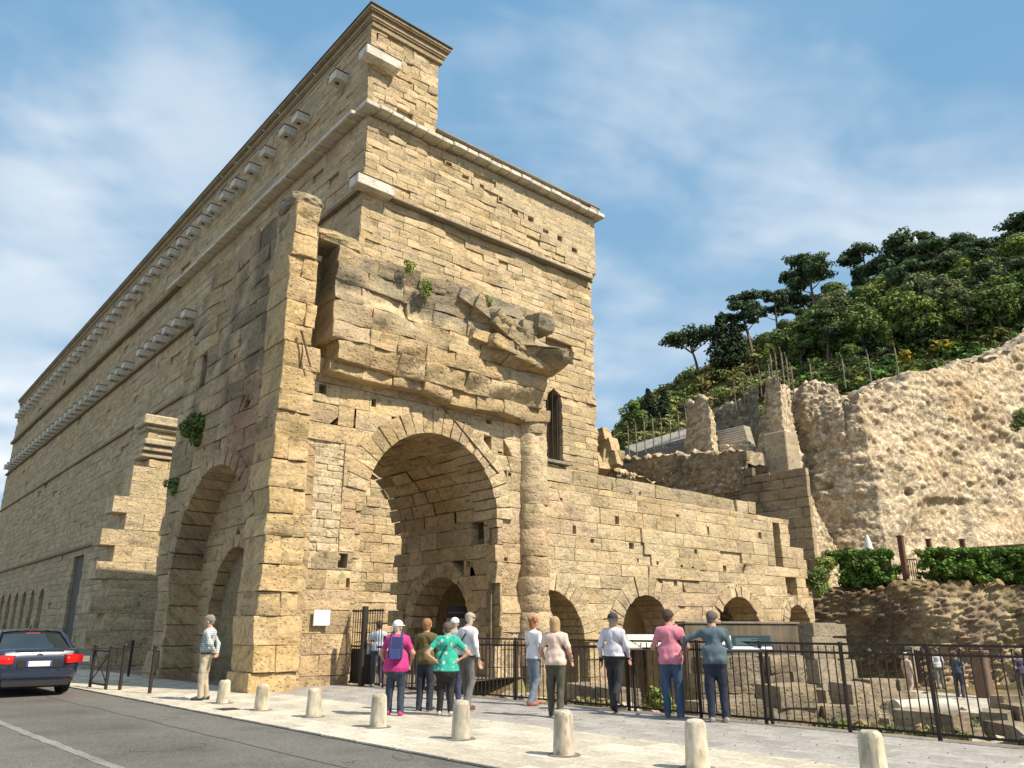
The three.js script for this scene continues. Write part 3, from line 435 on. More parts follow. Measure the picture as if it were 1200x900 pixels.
  list.push(...layMasonry(FN, { seed: 65, u0: TBACK, u1: PZ - .35, v0: -.4, v1: 13.5, course: [.52, .68], len: [.9, 1.8], openings: [{ ...rec, r: rec.r + .2 }, slit], holes: [[-21.2, 7.6, .3, .4], [-24.2, 6.9, .22, .25], [-20.3, 8.6, .25, .25], [-22.4, 9.4, .2, .2]], color: towerSideColor, depthJitter: .1, rough: .05, chip: .045, bevel: .05, deep: .02, skip: (u, v) => v > sideTop(u), ends: (v, c, R) => [TBACK - R() * .2 - (v > 3 && v < 9 ? .35 : 0), PZ - .25], wear: (u, v) => .14 * sstep(.1, .7, fbm(u * .5, v * .5, 3, 4)) - sstep(1.2, 0, v) * .1 }));
  list.push(...layArch(FN, { seed: 66, ...rec, ring: .55, n: 19, color: towerSideColor, depth: 1.0, proud: .03, rough: .06 }));
  for (const [a, b, sd] of [[rec.uc - 3.05, rec.uc - 2.85, 67], [rec.uc + 2.85, rec.uc + 3.05, 68]]) list.push(...layMasonry(FN, { seed: sd, u0: a, u1: b, v0: -.4, v1: rec.vs, course: [.5, .7], len: [.5, .9], color: towerSideColor, depthJitter: .06, rough: .05, chip: .04, depth: 1.0 }));
  // back of the recess with a smaller arched door recess in it
  const FB = faceFrame(V3(TX + .95, 0, 0), V3(0, 0, 1), V3(-1, 0, 0)), inner = { uc: -23.2, r: 1.5, vs: 2.3, v0: -.5 };
  list.push(...layMasonry(FB, { seed: 69, u0: rec.uc - 3.1, u1: rec.uc + 3.1, v0: -.4, v1: 6.5, course: [.45, .6], len: [.7, 1.3], openings: [{ ...inner, r: inner.r + .2 }], color: (x, y, z, t) => mix3(towerSideColor(x, y, z, t), TAN, .38), depthJitter: .05, rough: .03, depth: .7 }));
  list.push(...layArch(FB, { seed: 71, ...inner, ring: .45, n: 11, color: (x, y, z, t) => mix3(towerSideColor(x, y, z, t), TAN, .3), depth: .7, proud: .02 })); const FI = faceFrame(V3(TX + 1.62, 0, 0), V3(0, 0, 1), V3(-1, 0, 0)); list.push(...layMasonry(FI, { seed: 70, u0: -25.0, u1: -21.3, v0: -.4, v1: 4.2, course: [.4, .55], len: [.6, 1.1], color: towerSideColor, depthJitter: .06, rough: .04, depth: .3 }));
  // body behind the side wall, round the recess
  const sc = new THREE.Shape(); sc.moveTo(-(PZ - .5), -.5); sc.lineTo(-(PZ - .5), 13.0); sc.lineTo(26.2, 13.0); sc.lineTo(26.7, 11.3); sc.lineTo(26.85, -.5); sc.lineTo(22.95 + 2.95, -.5); sc.lineTo(25.9, 3.25); sc.absarc(22.95, 3.25, 2.95, 0, Math.PI, false); sc.lineTo(20.0, -.5); sc.closePath();
  { const h = new THREE.Path(); h.moveTo(25.58, 9.22); h.lineTo(25.58, 10.28); h.lineTo(24.97, 10.28); h.lineTo(24.97, 9.22); sc.holes.push(h); } const sg = new THREE.ExtrudeGeometry(sc, { depth: .62, bevelEnabled: false, curveSegments: 20 }).rotateY(Math.PI / 2).translate(TX + D, 0, 0); mesh('side_core', boxUV(sg), M.core, tower);
  // slit window backing
  // passage: side wall facing the street side, with a window and a low arched doorway, and the vault above
  const FR = faceFrame(V3(16.6, 0, 0), V3(0, 0, 1), V3(-1, 0, 0)), dr = { uc: -23.2, r: 1.75, vs: 1.45, v0: -.6 }, wz = (px) => onX(px, 600, 16.6).z;
  const win = { rect: 1, u0: wz(552), u1: wz(567), v0: onX(560, 626, 16.6).y - .12, v1: onX(560, 574, 16.6).y + .12 };
  list.push(...layMasonry(FR, { seed: 80, u0: -26.9, u1: AZ - .45, v0: -.6, v1: 5.05, course: [.45, .6], len: [.7, 1.3], openings: [{ ...dr, r: dr.r + .22 }, win], holes: [[-24.9, 1.9, .3, .3], [-21.6, 3.6, .25, .25]], color: vaultColor, depthJitter: .08, rough: .05, chip: .04, bevel: .05, depth: .5, ends: (v, c, R) => [-26.7 + R() * .6 + sstep(2.2, 4.4, v) * .3, AZ - .45] }));
  list.push(...layArch(FR, { seed: 81, ...dr, ring: .5, n: 13, color: vaultColor, depth: 1.1, proud: .02 }));
  const wc = new THREE.Shape(); wc.moveTo(20.62, -.6); wc.lineTo(20.62, 6.9); wc.lineTo(26.3, 6.9); wc.lineTo(26.5, -.6); wc.lineTo(23.2 + 1.8, -.6); wc.lineTo(25.0, 1.45); wc.absarc(23.2, 1.45, 1.8, 0, Math.PI, false); wc.lineTo(21.4, -.6); wc.closePath(); const hw = new THREE.Path(); hw.moveTo(-win.u0, win.v0); hw.lineTo(-win.u0, win.v1); hw.lineTo(-win.u1, win.v1); hw.lineTo(-win.u1, win.v0); wc.holes.push(hw);
  mesh('passage_wall_core', boxUV(new THREE.ExtrudeGeometry(wc, { depth: 2.0, bevelEnabled: false, curveSegments: 20 }).rotateY(Math.PI / 2).translate(16.95, 0, 0)), M.core, tower);
  mesh('added_window_backing', box(.3, win.v1 - win.v0 + .3, Math.abs(win.u1 - win.u0) + .3, 19.12, (win.v0 + win.v1) / 2, (win.u0 + win.u1) / 2), M.core, tower);  // added backing: shuts out the light behind so the window shows dark
  // other side of the passage, seen only from a step to the side
  const FL = faceFrame(V3(11.45, 0, 0), V3(0, 0, -1), V3(1, 0, 0)); list.push(...layMasonry(FL, { seed: 82, u0: -AZ + 1.2, u1: 26.6, v0: -.4, v1: 5.05, course: [.5, .65], len: [.8, 1.4], color: vaultColor, depthJitter: .07, rough: .05, depth: .3 }));
  // vault stones in rows along the passage
  { const R = rng(83), rows = 17; for (let k = 0; k < rows; k++) { const A = Math.PI * k / rows, B = Math.PI * (k + 1) / rows, am = (A + B) / 2; let z = AZ - 1.2; while (z > -26.4) { let L = .7 + R() * .7; const z1 = Math.max(z - L, -26.6 + R() * .05); const out = newOut(), n = V3(-Math.cos(am), -Math.sin(am), 0), p = (a, zz, w) => { const r = 2.57 - w; return [14.03 + Math.cos(a) * r, 4.98 + Math.sin(a) * r, zz]; };
    const Fv = { n, u: V3(0, 0, 1), o: V3(0, 0, 0), at: (u, v, w) => p(v, u, w) }; const g = .02, sd = R() * 50, tone = R(), pr = (R() - .5) * .1; const st = [0, .12, .88, 1], base = 0; for (let j = 0; j < 4; j++) for (let i = 0; i < 4; i++) { const e = i % 3 === 0 || j % 3 === 0, a = lerp(A + .004, B - .004, st[j]), zz = lerp(z - .008, z1 + .008, st[i]), q = p(a, zz, 0), w = pr + .07 * fbm(q[0] * 1.7 + sd, q[1] * 1.7, zz * 1.7, 3) - (e ? .05 : 0), X = p(a, zz, w); out.p.push(...X); out.c.push(...vaultColor(X[0], X[1], X[2], tone)); out.t.push(zz + sd, a * 2.5); }
    for (let j = 0; j < 3; j++) for (let i = 0; i < 3; i++) { const a = j * 4 + i; out.i.push(a, a + 4, a + 5, a, a + 5, a + 1); } list.push({ out, size: k < 11 ? 380 : 0 }); z = z1; if (z1 <= -26.4) break; } } }
  // engaged half column beside the arch: worn drums
  { const cx = 18.2, R = rng(90); let y = -1.2, k = 0; while (y < 9.1) { const h = Math.min(.55 + R() * .5, 9.2 - y), g = new THREE.CylinderGeometry(1, 1, h, 26, 6), p = g.attributes.position, off = (R() - .5) * .1, rr = .6 * (1 + (R() - .5) * .08), tone = R(), c = new Float32Array(p.count * 3); for (let i = 0; i < p.count; i++) { const a = p.getX(i), b = p.getZ(i), yy = p.getY(i) + y + h / 2, e = Math.abs(p.getY(i)) > h / 2 - .01 ? .03 : 0, f = rr - e + .07 * fbm(a * 1.5 + k, yy * 1.3, b * 1.5, 4) - .12 * sstep(.25, .7, fbm(a * 2 + 4, yy * .9, b * 2 + k, 3)); p.setXYZ(i, cx + off + a * f, yy, AZ - .1 + b * f); const q = frontColor(cx + a, yy, AZ + b, tone); c.set(q, 3 * i); } g.setAttribute('color', new THREE.BufferAttribute(c, 3)); g.computeVertexNormals(); const uv = g.attributes.uv; for (let i = 0; i < uv.count; i++) uv.setXY(i, uv.getX(i) * 4 + k, p.getY(i)); mesh('column_drum', g, M.stone, tower); y += h; k++; } }
  placeStones(tower, list, 300);
  // tufts of plants rooted in the side wall and attic are placed further down
}
// ---------------------------------------------------------------- stub wall with toothed end beside the street front
const SZ = -33.4;
{
  const stub = thing('toothed_wall_stub', 'pale stone wall stub with toothed edge and a moulded cornice block on top', 'wall', [0, 0, 0]);
  const F = faceFrame(V3(0, 0, SZ), V3(1, 0, 0), V3(0, 0, 1)), list = [], x0 = onZ(107, 700, SZ).x;
  const tooth = (v, c) => x0 + (c % 2 ? .55 : 0) + (v < 5.4 ? 0 : .25) + (v > 7.2 ? .55 : 0);
  list.push(...layMasonry(F, { seed: 101, u0: x0, u1: 17.4, v0: -.5, v1: 8.15, course: [.58, .7], len: [1.1, 2.1], color: stubColor, depthJitter: .03, rough: .014, chip: .012, bevel: .016, depth: 1.15, ends: (v, c) => [tooth(v, c), 17.4], zone: (u, v) => u > 9.3 && u < 9.9 && v > 4.6 ? { rough: .06, chip: .05, bevel: .06 } : {} }));
  list.push(...layMasonry(F, { seed: 102, u0: x0 + 1.15, u1: 12, v0: 8.95, v1: 9.7, course: [.7, .76], len: [1.2, 1.9], color: stubColor, depthJitter: .05, rough: .06, chip: .04, bevel: .05, depth: 1.15 }));
  placeStones(stub, list, 120);
  const mould = (y, p) => mesh('moulding', box(12 - x0 - 1.0, .25, 1.2 + p, (12 + x0 + 1.0) / 2, y, SZ - .6 + p / 2, .04), std({ color: col(.58, .49, .34), map: stoneMap, bumpMap: fineBump, bumpScale: .01 }), stub);
  mould(8.3, .06); mould(8.55, .18); mould(8.8, .3);
  const b = onZ(185, 500, SZ); for (const [y, p, h] of [[b.y - .35, .02, .3], [b.y - .1, .18, .2], [b.y + .2, .32, .42]]) mesh('cornice_block', box(2.6, h, 1.2 + p, b.x + 1.0 - p, y, SZ - .6 + p / 2, .05), std({ color: col(.58, .49, .34), map: stoneMap, bumpMap: fineBump, bumpScale: .01 }), stub);
  mesh('wall_core', box(17.2 - x0 - 1.4, 9.5, .9, (17.2 + x0 + 1.4) / 2, 4.2, SZ - .62), M.core, stub);
}
// ---------------------------------------------------------------- arcade wall running on from the gate tower
{
  const aw = thing('arcade_wall', 'long sunlit ruined stone wall with low arches running from the gate tower', 'wall', [0, 0, 0]);
  const F = faceFrame(V3(0, 0, AZ), V3(1, 0, 0), V3(0, 0, 1)), list = [], base = -1.9;
  const a1 = { uc: 18.85, r: 1.72, vs: 1.0, v0: -3 }, a2 = { uc: 24.05, r: 1.42, vs: 1.25, v0: -3 }, a3 = { uc: 30.3, r: 1.65, vs: 1.1, v0: -3 }, a4 = { uc: 35.2, r: .95, vs: 1.55, v0: -3 };
  const slot = { rect: 1, u0: 33.72, u1: 34.35, v0: 4.45, v1: 6.15 }, hole = { rect: 1, u0: 34.45, u1: 35.4, v0: 3.05, v1: 3.85 }, groove = { rect: 1, u0: 18.9, u1: 21.2, v0: 3.4, v1: 3.62 };
  const holes = []; for (let k = 0; k < 11; k++) holes.push([23.7 + k * .38, 3.98 - k * .016, .15, .15]); for (const q of [[20.3, 4.9, .28, .3], [22.6, 5.4, .22, .4], [23.4, 4.55, .3, .3], [26.4, 5.9, .25, .25], [28.6, 5.5, .3, .35], [29.8, 5.7, .25, .25], [27.5, 4.6, .2, .3], [22.4, 6.6, .12, .14], [23.5, 6.6, .12, .14], [24.1, 6.65, .12, .14], [29.5, 3.9, .25, .35], [31.2, 4.2, .3, .3], [26.0, 3.2, .22, .2], [19.6, 5.9, .2, .2], [21.2, 4.6, .2, .22], [32.6, 5.6, .3, .3]]) holes.push(q);
  const wear = (u, v) => .1 * sstep(.2, .7, fbm(u * .6, v * .8, 25, 4)) + (u > 28 && u < 33.5 && v < 4.2 ? .25 * sstep(-.1, .5, fbm(u * .9, v * .9, 28, 4)) : 0);
  const zone = (u, v) => (u > 24.5 && u < 28 && v > 2.5 && v < 5.2 && h3(Math.floor(u * 1.4), Math.floor(v * 1.8), 3) > .45) ? { proud: .07, rough: .012, chip: .006, bevel: .015 } : {};
  const common = { openings: [{ ...a1, r: a1.r + .25 }, { ...a2, r: a2.r + .25 }, { ...a3, r: a3.r + .12 }, { ...a4, r: a4.r + .12 }, slot, hole], holes, color: arcadeColor, depthJitter: .045, rough: .02, chip: .026, bevel: .028, deep: .01, wear, zone, len: [.8, 1.7] };
  list.push(...layMasonry(F, { ...common, seed: 111, u0: 18.7, u1: 36.8, v0: base, v1: 6.55, course: [.42, .62], ends: (v, c, R) => [18.7, v > 5.2 ? 35.3 - R() * .15 : 36.75 - R() * .45 - (v < 3.6 && v > 2.6 ? .3 : 0)] }));
  list.push(...layMasonry(F, { ...common, seed: 112, u0: 18.9, u1: 32.4, v0: 6.55, v1: 7.12, course: [.55, .6], bevel: .08, chip: .07, rough: .06, color: (x, y, z, t) => mix3(arcadeColor(x, y, z, t), [.34, .30, .22], .45) }));
  list.push(...layArch(F, { seed: 113, ...a1, ring: .75, n: 13, color: arcadeColor, depth: 1.3, a1: 2.0 }));
  list.push(...layArch(F, { seed: 114, ...a2, ring: .78, n: 15, color: arcadeColor, depth: 1.3, proud: .06, rough: .015 }));
  list.push(...layArch(F, { seed: 115, ...a3, ring: .5, n: 15, color: arcadeColor, depth: 1.1, rough: .1, ragged: .6 }));
  list.push(...layArch(F, { seed: 116, ...a4, ring: .45, n: 10, color: arcadeColor, depth: 1.1, rough: .06 }));
  placeStones(aw, list, 300);
  const s = new THREE.Shape(); s.moveTo(18.4, base); s.lineTo(18.4, 6.95); s.lineTo(32.3, 6.95); s.lineTo(32.3, 6.45); s.lineTo(35.2, 6.4); s.lineTo(35.2, 5.2); s.lineTo(36.4, 5.1); s.lineTo(36.4, base);
  for (const a of [a4, a3, a2, a1]) { const r = a.r + .06; if (a === a1) { s.lineTo(a.uc + r, base); s.lineTo(a.uc + r, a.vs); s.absarc(a.uc, a.vs, r, 0, 1.75, false); s.lineTo(18.4, 2.2); continue; } s.lineTo(a.uc + r, base); s.lineTo(a.uc + r, a.vs); s.absarc(a.uc, a.vs, r, 0, Math.PI, false); s.lineTo(a.uc - r, base); }
  s.closePath();
  for (const q of [slot, hole]) { const h = new THREE.Path(); h.moveTo(q.u0, q.v0); h.lineTo(q.u0, q.v1); h.lineTo(q.u1, q.v1); h.lineTo(q.u1, q.v0); s.holes.push(h); }
  mesh('wall_core', boxUV(new THREE.ExtrudeGeometry(s, { depth: 1.0, bevelEnabled: false, curveSegments: 20 }).translate(0, 0, AZ - 1.35)), std({ color: col(.44, .345, .21), map: stoneMap, bumpMap: stoneBump, bumpScale: .05 }), aw);
  // a stump of a column stands behind the middle arch
  const g = new THREE.CylinderGeometry(.75, .85, 4.2, 22, 8), p = g.attributes.position, c = new Float32Array(p.count * 3); for (let i = 0; i < p.count; i++) { const f = 1 + .14 * fbm(p.getX(i) * 1.6, p.getY(i) * 1.6, p.getZ(i) * 1.6, 4); p.setXYZ(i, p.getX(i) * f + 26.5, p.getY(i) + .2, p.getZ(i) * f - 22.8); c.set(arcadeColor(p.getX(i), p.getY(i), p.getZ(i), .4), 3 * i); } g.setAttribute('color', new THREE.BufferAttribute(c, 3)); g.computeVertexNormals();
  tag(mesh('column_stump', g, M.stone), 'worn round column stump behind the low arch with a full ring of wedge stones', 'column');
}
// ---------------------------------------------------------------- ground, street, pavement
const kerbX = (z) => 6.32 + .0425 * z, creamX = (z) => 9.52 + .034 * z, fenceX = (z) => 12.52 + .062 * z;
// hill behind: how high it stands, by place
const hillAmp = (l) => { const X = [-60, -34, -21, -14.6, 0, 15, 31, 60, 120], Y = [0, 11, 25, 33, 41, 43.5, 45.5, 48, 50]; if (l <= X[0]) return 0; for (let i = 0; i < X.length - 1; i++) if (l < X[i + 1]) return lerp(Y[i], Y[i + 1], (l - X[i]) / (X[i + 1] - X[i])); return 56; };
function hillH(x, z) { const s = .85 * x - .53 * z, l = .53 * x + .85 * z; const t = sstep(60, 128, s); return 3.4 * sstep(44, 54, s) * sstep(-36, -22, l) + hillAmp(l) * t + 1.2 * fbm(x * .06, z * .06, 3, 4) * sstep(62, 75, s); }
function groundH(x, z) {
  const d = x - fenceX(z); let dig = sstep(.25, 3.6, d) * sstep(58, 52, x) * sstep(14, 11, z); if (x < 18.4 && z < -19.6) dig = 0; if (z < -33.2 && x < 38) dig = 0;
  let y = -.03 - dig * (1.35 + .12 * fbm(x * .5, z * .5, 9, 3)) + dig * .12 * fbm(x * 1.1, z * 1.1, 2, 4);
  const em = terraceIn(x, z); return Math.max(lerp(y, 3.6 + .12 * fbm(x * .4, z * .4, 5, 3), em), y) ;
}
// terrace behind the excavation: inside its edge line
const EDGE = [[36.8, -34], [38.6, -24.5], [42, -17], [45.8, -13.6], [49, -8], [53, 0], [60, 12]];
function terraceIn(x, z) { let best = 1e9, side = 0; for (let i = 0; i < EDGE.length - 1; i++) { const [ax, az] = EDGE[i], [bx, bz] = EDGE[i + 1], dx = bx - ax, dz = bz - az, L = dx * dx + dz * dz, t = clamp(((x - ax) * dx + (z - az) * dz) / L), px = ax + dx * t, pz = az + dz * t, d = Math.hypot(x - px, z - pz); if (d < best) { best = d; side = dz * (x - ax) - dx * (z - az); } } return sstep(.0, 1.5, side > 0 ? best : 0); }
function gridGeo(xs, zs, hf, cf) {
  const p = [], c = [], t = [], idx = [], A = xs.length; for (const z of zs) for (const x of xs) { const y = hf(x, z); p.push(x, y, z); c.push(...cf(x, y, z)); t.push(x, z); }
  for (let j = 0; j < zs.length - 1; j++) for (let i = 0; i < A - 1; i++) { const a = j * A + i; idx.push(a, a + A, a + 1, a + 1, a + A, a + A + 1); }
  const g = new THREE.BufferGeometry(); g.setAttribute('position', new THREE.Float32BufferAttribute(p, 3)); g.setAttribute('color', new THREE.Float32BufferAttribute(c, 3)); g.setAttribute('uv', new THREE.Float32BufferAttribute(t, 2)); g.setIndex(idx); g.computeVertexNormals(); return g;
}
const EARTH = [.36, .285, .185], DRYG = [.33, .275, .13], GRASS = [.13, .165, .045], DUST = [.50, .43, .31];
function earthColor(x, y, z) { const a = fbm(x * .35, z * .35, 3, 4), b = fbm(x * 1.3, z * 1.3, 13, 4); let c = mix3(EARTH, DRYG, sstep(-.2, .4, a)); c = mix3(c, GRASS, sstep(.1, .5, b + a * .5) * .55); return mix3(c, DUST, sstep(.1, .5, fbm(x * .22 + 7, z * .22, 23, 3)) * .7); }
{
  const range = (a, b, s) => { const r = []; for (let x = a; x < b - 1e-6; x += s) r.push(x); r.push(b); return r; };
  const xs = [-400, -200, -100, -50, -20, 0, 6, ...range(9, 60, .5), 66, 75, 90, 120, 200, 400], zs = [-420, -300, -200, -140, -100, -70, -50, ...range(-42, 13, .5), 16, 20, 40, 80, 160, 400];
  structure('ground', gridGeo(xs, zs, (x, z) => (x > 8 && x < 61 && z > -43 && z < 16 ? groundH(x, z) : (x >= 60 && z < 14 && z > -60 ? 3 : -.03)), earthColor), M.soil);
  // road
  const strip = (f0, f1, za, zb, y, step = 2) => { const p = [], t = [], idx = []; let n = 0; for (let z = za; z >= zb - 1e-6; z -= step) { p.push(f0(z), y, z, f1(z), y, z); t.push(f0(z), z, f1(z), z); if (n) idx.push(n - 2, n - 1, n, n, n - 1, n + 1); n += 2; } const g = new THREE.BufferGeometry(); g.setAttribute('position', new THREE.Float32BufferAttribute(p, 3)); g.setAttribute('uv', new THREE.Float32BufferAttribute(t, 2)); g.setIndex(idx); g.computeVertexNormals(); return g; };
  const roadM = structure('road', strip((z) => kerbX(z) - 10.5, kerbX, 20, -150, -.012), M.asphalt);
  const line = mesh('road_marking', strip((z) => kerbX(z) - 3.1 + .02 * noise(z * 5, 1, 1), (z) => kerbX(z) - 2.97 + .02 * noise(z * 5, 4, 1), -4, -60, -.008, .25), std({ color: col(.34, .34, .32), map: asphaltMap, roughness: .9 })); tag(line, 'worn white line painted along the asphalt road', 'road marking', null, 'structure');
  for (const [off, w, z0, z1] of [[1.15, .03, -2, -60], [4.6, .04, 5, -60]]) mesh('tar_seam', strip((z) => kerbX(z) - off + .03 * noise(z * 1.3, 1, off), (z) => kerbX(z) - off + w + .03 * noise(z * 1.3, 1, off), z0, z1, -.009, .25), std({ color: col(.06, .058, .055), roughness: .8 }), roadM); { const R = rng(66); for (let k = 0; k < 9; k++) { let z = -7 - R() * 10, x = kerbX(z) - .3 - R() * 4; const pts = []; for (let j = 0; j < 9; j++) { pts.push(V3(x, -.012, z)); x += (R() - .35) * .5; z -= (R() - .4) * .5; } mesh('crack', branch(pts, .008, .004).scale(1, .5, 1).translate(0, -.006, 0), std({ color: col(.05, .048, .045) }), roadM); } }
  structure('far_pavement', strip((z) => kerbX(z) - 16, (z) => kerbX(z) - 10.5, 20, -150, .05), M.concrete);
  // base under the slabs
  const bed = structure('pavement', strip((z) => kerbX(z) + .02, (z) => Math.max(fenceX(z) + .35, z < -19 ? 17.9 : 0), 14, -142, -.022), std({ color: col(.26, .225, .18), map: grimeMap }));
  // cream slabs: kerb row, then rows of long slabs
  const R = rng(5), lay = (x0, x1, za, zb, lenA, lenB, base, name, most, gap) => {
    const list = []; let row = 0; for (let z = za; z > zb; ) { const L = lerp(lenA, lenB, R()), zc = z - L / 2; list.push([x0, x1, zc, L, z]); z -= L; }
    return list;
  };
  const slabMats = [0, 1, 2, 3, 4, 5].map((k) => std({ color: col(.64 + .03 * (k - 2.5), .595 + .03 * (k - 2.5), .50 + .028 * (k - 2.5) - .01 * (k % 2)), map: grimeMap, bumpMap: fineBump, bumpScale: .006 }));
  const greyMats = [0, 1, 2, 3].map((k) => std({ color: col(.40 + .014 * (k - 1.5), .385 + .014 * (k - 1.5), .365 + .014 * (k - 1.5)), map: grimeMap, bumpMap: fineBump, bumpScale: .006 }));
  const rest = [], quad = (xa, xb, z, L, h, lift) => { const f = (zz) => 0; const g = box(xb - xa - .014, h, L - .014, 0, 0, 0, .006); const th = Math.atan2(.0425, 1); g.rotateY(th); g.translate((xa + xb) / 2, h / 2 - .02 + lift, z); return g; };
  let count = 0; const put = (xa, xb, z, L, mats, name, lift = 0) => { const px = toPixel((xa + xb) / 2, 0, z); const g = quad(xa, xb, z, L, .03, lift + (R() - .5) * .003); const show = px[2] > 1 && px[0] > -60 && px[0] < 1260 && px[1] < 960 && px[2] < 30; if (show && count < 300) { count++; mesh(name, g, mats[Math.floor(R() * mats.length)], bed); } else rest.push(g); };
  for (let z = 1; z > -45; ) { const L = .9 + R() * .2; put(kerbX(z - L / 2), kerbX(z - L / 2) + .34, z - L / 2, L, slabMats, 'kerb_stone', .012); z -= L; }
  const rows = [.34, .86, 1.4, 1.92, 2.46, 3.02]; for (let r = 0; r < rows.length - 1; r++) for (let z = 1 - R() * .8; z > -33; ) { const L = .75 + R() * .65; put(kerbX(z - L / 2) + rows[r], kerbX(z - L / 2) + rows[r + 1], z - L / 2, L, slabMats, 'paving_slab'); z -= L; }
  count = 0; const rows2 = [3.02, 3.75, 4.5, 5.25, 5.9]; for (let r = 0; r < 4; r++) for (let z = 1 - R() * .8; z > -19.5; ) { const L = .95 + R() * .5; const zc = z - L / 2; put(kerbX(zc) + rows2[r], kerbX(zc) + rows2[r + 1], zc, L, greyMats, 'paving_slab'); z -= L; }
  const far = mesh('distant_paving', merge(rest), slabMats[2], bed); far.userData.kind = 'stuff';
  // small raised studs set in the grey paving
  const studs = []; for (let z = -3; z > -19; z -= .7) for (let k = 0; k < 5; k++) { const x = kerbX(z) + 3.15 + k * .55 + (Math.round(z / .7) % 2) * .25; if (x < fenceX(z) - .15 && toPixel(x, 0, z)[0] < 1230) studs.push(new THREE.CylinderGeometry(.012, .015, .008, 6).translate(x, .013, z)); }
  const sm = mesh('drain_studs', merge(studs), M.lead, bed); sm.userData.kind = 'stuff';
  // iron drain cover in the kerb and one by the gate
  const c1 = onY(252, 833), c2 = onY(485, 813); mesh('drain_cover', box(.55, .02, .4, c1.x + .15, .012, c1.z, .006), M.iron, bed); mesh('drain_cover', box(.6, .02, .5, c2.x, .012, c2.z, .006), M.iron, bed);
}
// ---------------------------------------------------------------- rough stones and rubble
function roughBlock(w, h, d, sd, rough = .08, seg = 3) {
  const g0 = new THREE.BoxGeometry(w, h, d, seg, Math.max(2, seg - 1), Math.max(2, seg - 1)); g0.deleteAttribute('uv'); g0.deleteAttribute('normal'); const g = mergeV(g0), p = g.attributes.position;
  for (let i = 0; i < p.count; i++) { let x = p.getX(i), y = p.getY(i), z = p.getZ(i); const e = (Math.abs(x) > w / 2 - .001) + (Math.abs(y) > h / 2 - .001) + (Math.abs(z) > d / 2 - .001), s = e >= 3 ? .955 : e === 2 ? .98 : 1; const f = s + rough * fbm(x * 2.2 + sd, y * 2.2, z * 2.2 - sd, 3) * 1.4 + (seg > 5 ? rough * .8 * fbm(x * 6 + sd, y * 6, z * 6, 3) : 0); p.setXYZ(i, x * f, y * f, z * f); }
  const c = toCreasedNormals(g, .55); return boxUV(c, sd, sd * .7);
}
function mergeV(g) { const p = g.attributes.position, map = new Map(), np = [], re = []; for (let i = 0; i < p.count; i++) { const k = `${p.getX(i).toFixed(4)},${p.getY(i).toFixed(4)},${p.getZ(i).toFixed(4)}`; if (!map.has(k)) { map.set(k, np.length / 3); np.push(p.getX(i), p.getY(i), p.getZ(i)); } re.push(map.get(k)); } const o = new THREE.BufferGeometry(); o.setAttribute('position', new THREE.Float32BufferAttribute(np, 3)); o.setIndex(Array.from(g.index.array, (i) => re[i])); return o; }
function colored(g, fn) { const p = g.attributes.position, c = new Float32Array(p.count * 3); for (let i = 0; i < p.count; i++) c.set(fn(p.getX(i), p.getY(i), p.getZ(i)), 3 * i); g.setAttribute('color', new THREE.BufferAttribute(c, 3)); return g; }
// a rubble mass: a wall surface swept over (s, v) with stones standing proud of their mortar
function rubbleFace(nu, nv, at, cell, amp, color, warp) { // at(s, t) -> [point, normal]
  const p = [], t = [], c = [], idx = []; for (let j = 0; j <= nv; j++) for (let i = 0; i <= nu; i++) {
    const [P, N, W, H] = at(i / nu, j / nv), w = worley(P[0] / cell, P[1] / cell * 1.7, P[2] / cell), e = w[1] - w[0], st = sstep(.0, .35, e), big = warp ? warp(P) : 0; const d = amp * (st * (.35 + .8 * w[2]) - .5) * .8 + big + amp * .7 * fbm(P[0] * 2.0, P[1] * 3.0, P[2] * 2.0, 3);
    p.push(P[0] + N[0] * d, P[1] + N[1] * d, P[2] + N[2] * d); c.push(...color(P, w[2], st)); t.push(P[0] * .7 + P[2] * .7, P[1]);
  }
  for (let j = 0; j < nv; j++) for (let i = 0; i < nu; i++) { const a = j * (nu + 1) + i; idx.push(a, a + 1, a + nu + 2, a, a + nu + 2, a + nu + 1); }
  const g = new THREE.BufferGeometry(); g.setAttribute('position', new THREE.Float32BufferAttribute(p, 3)); g.setAttribute('color', new THREE.Float32BufferAttribute(c, 3)); g.setAttribute('uv', new THREE.Float32BufferAttribute(t, 2)); g.setIndex(idx); g.computeVertexNormals(); return g;
}
const RUB = [.76, .67, .52], RUB2 = [.70, .58, .41], RUBD = [.30, .25, .18];
const rubColor = (P, id, st) => { const n = fbm(P[0] * .25, P[1] * .25, P[2] * .25, 4); let c = mix3(RUB, RUB2, sstep(-.3, .5, n)); c = mix3(c, RUBD, (1 - st) * .35); const l = .8 + id * .35; return [c[0] * l, c[1] * l, c[2] * l]; };
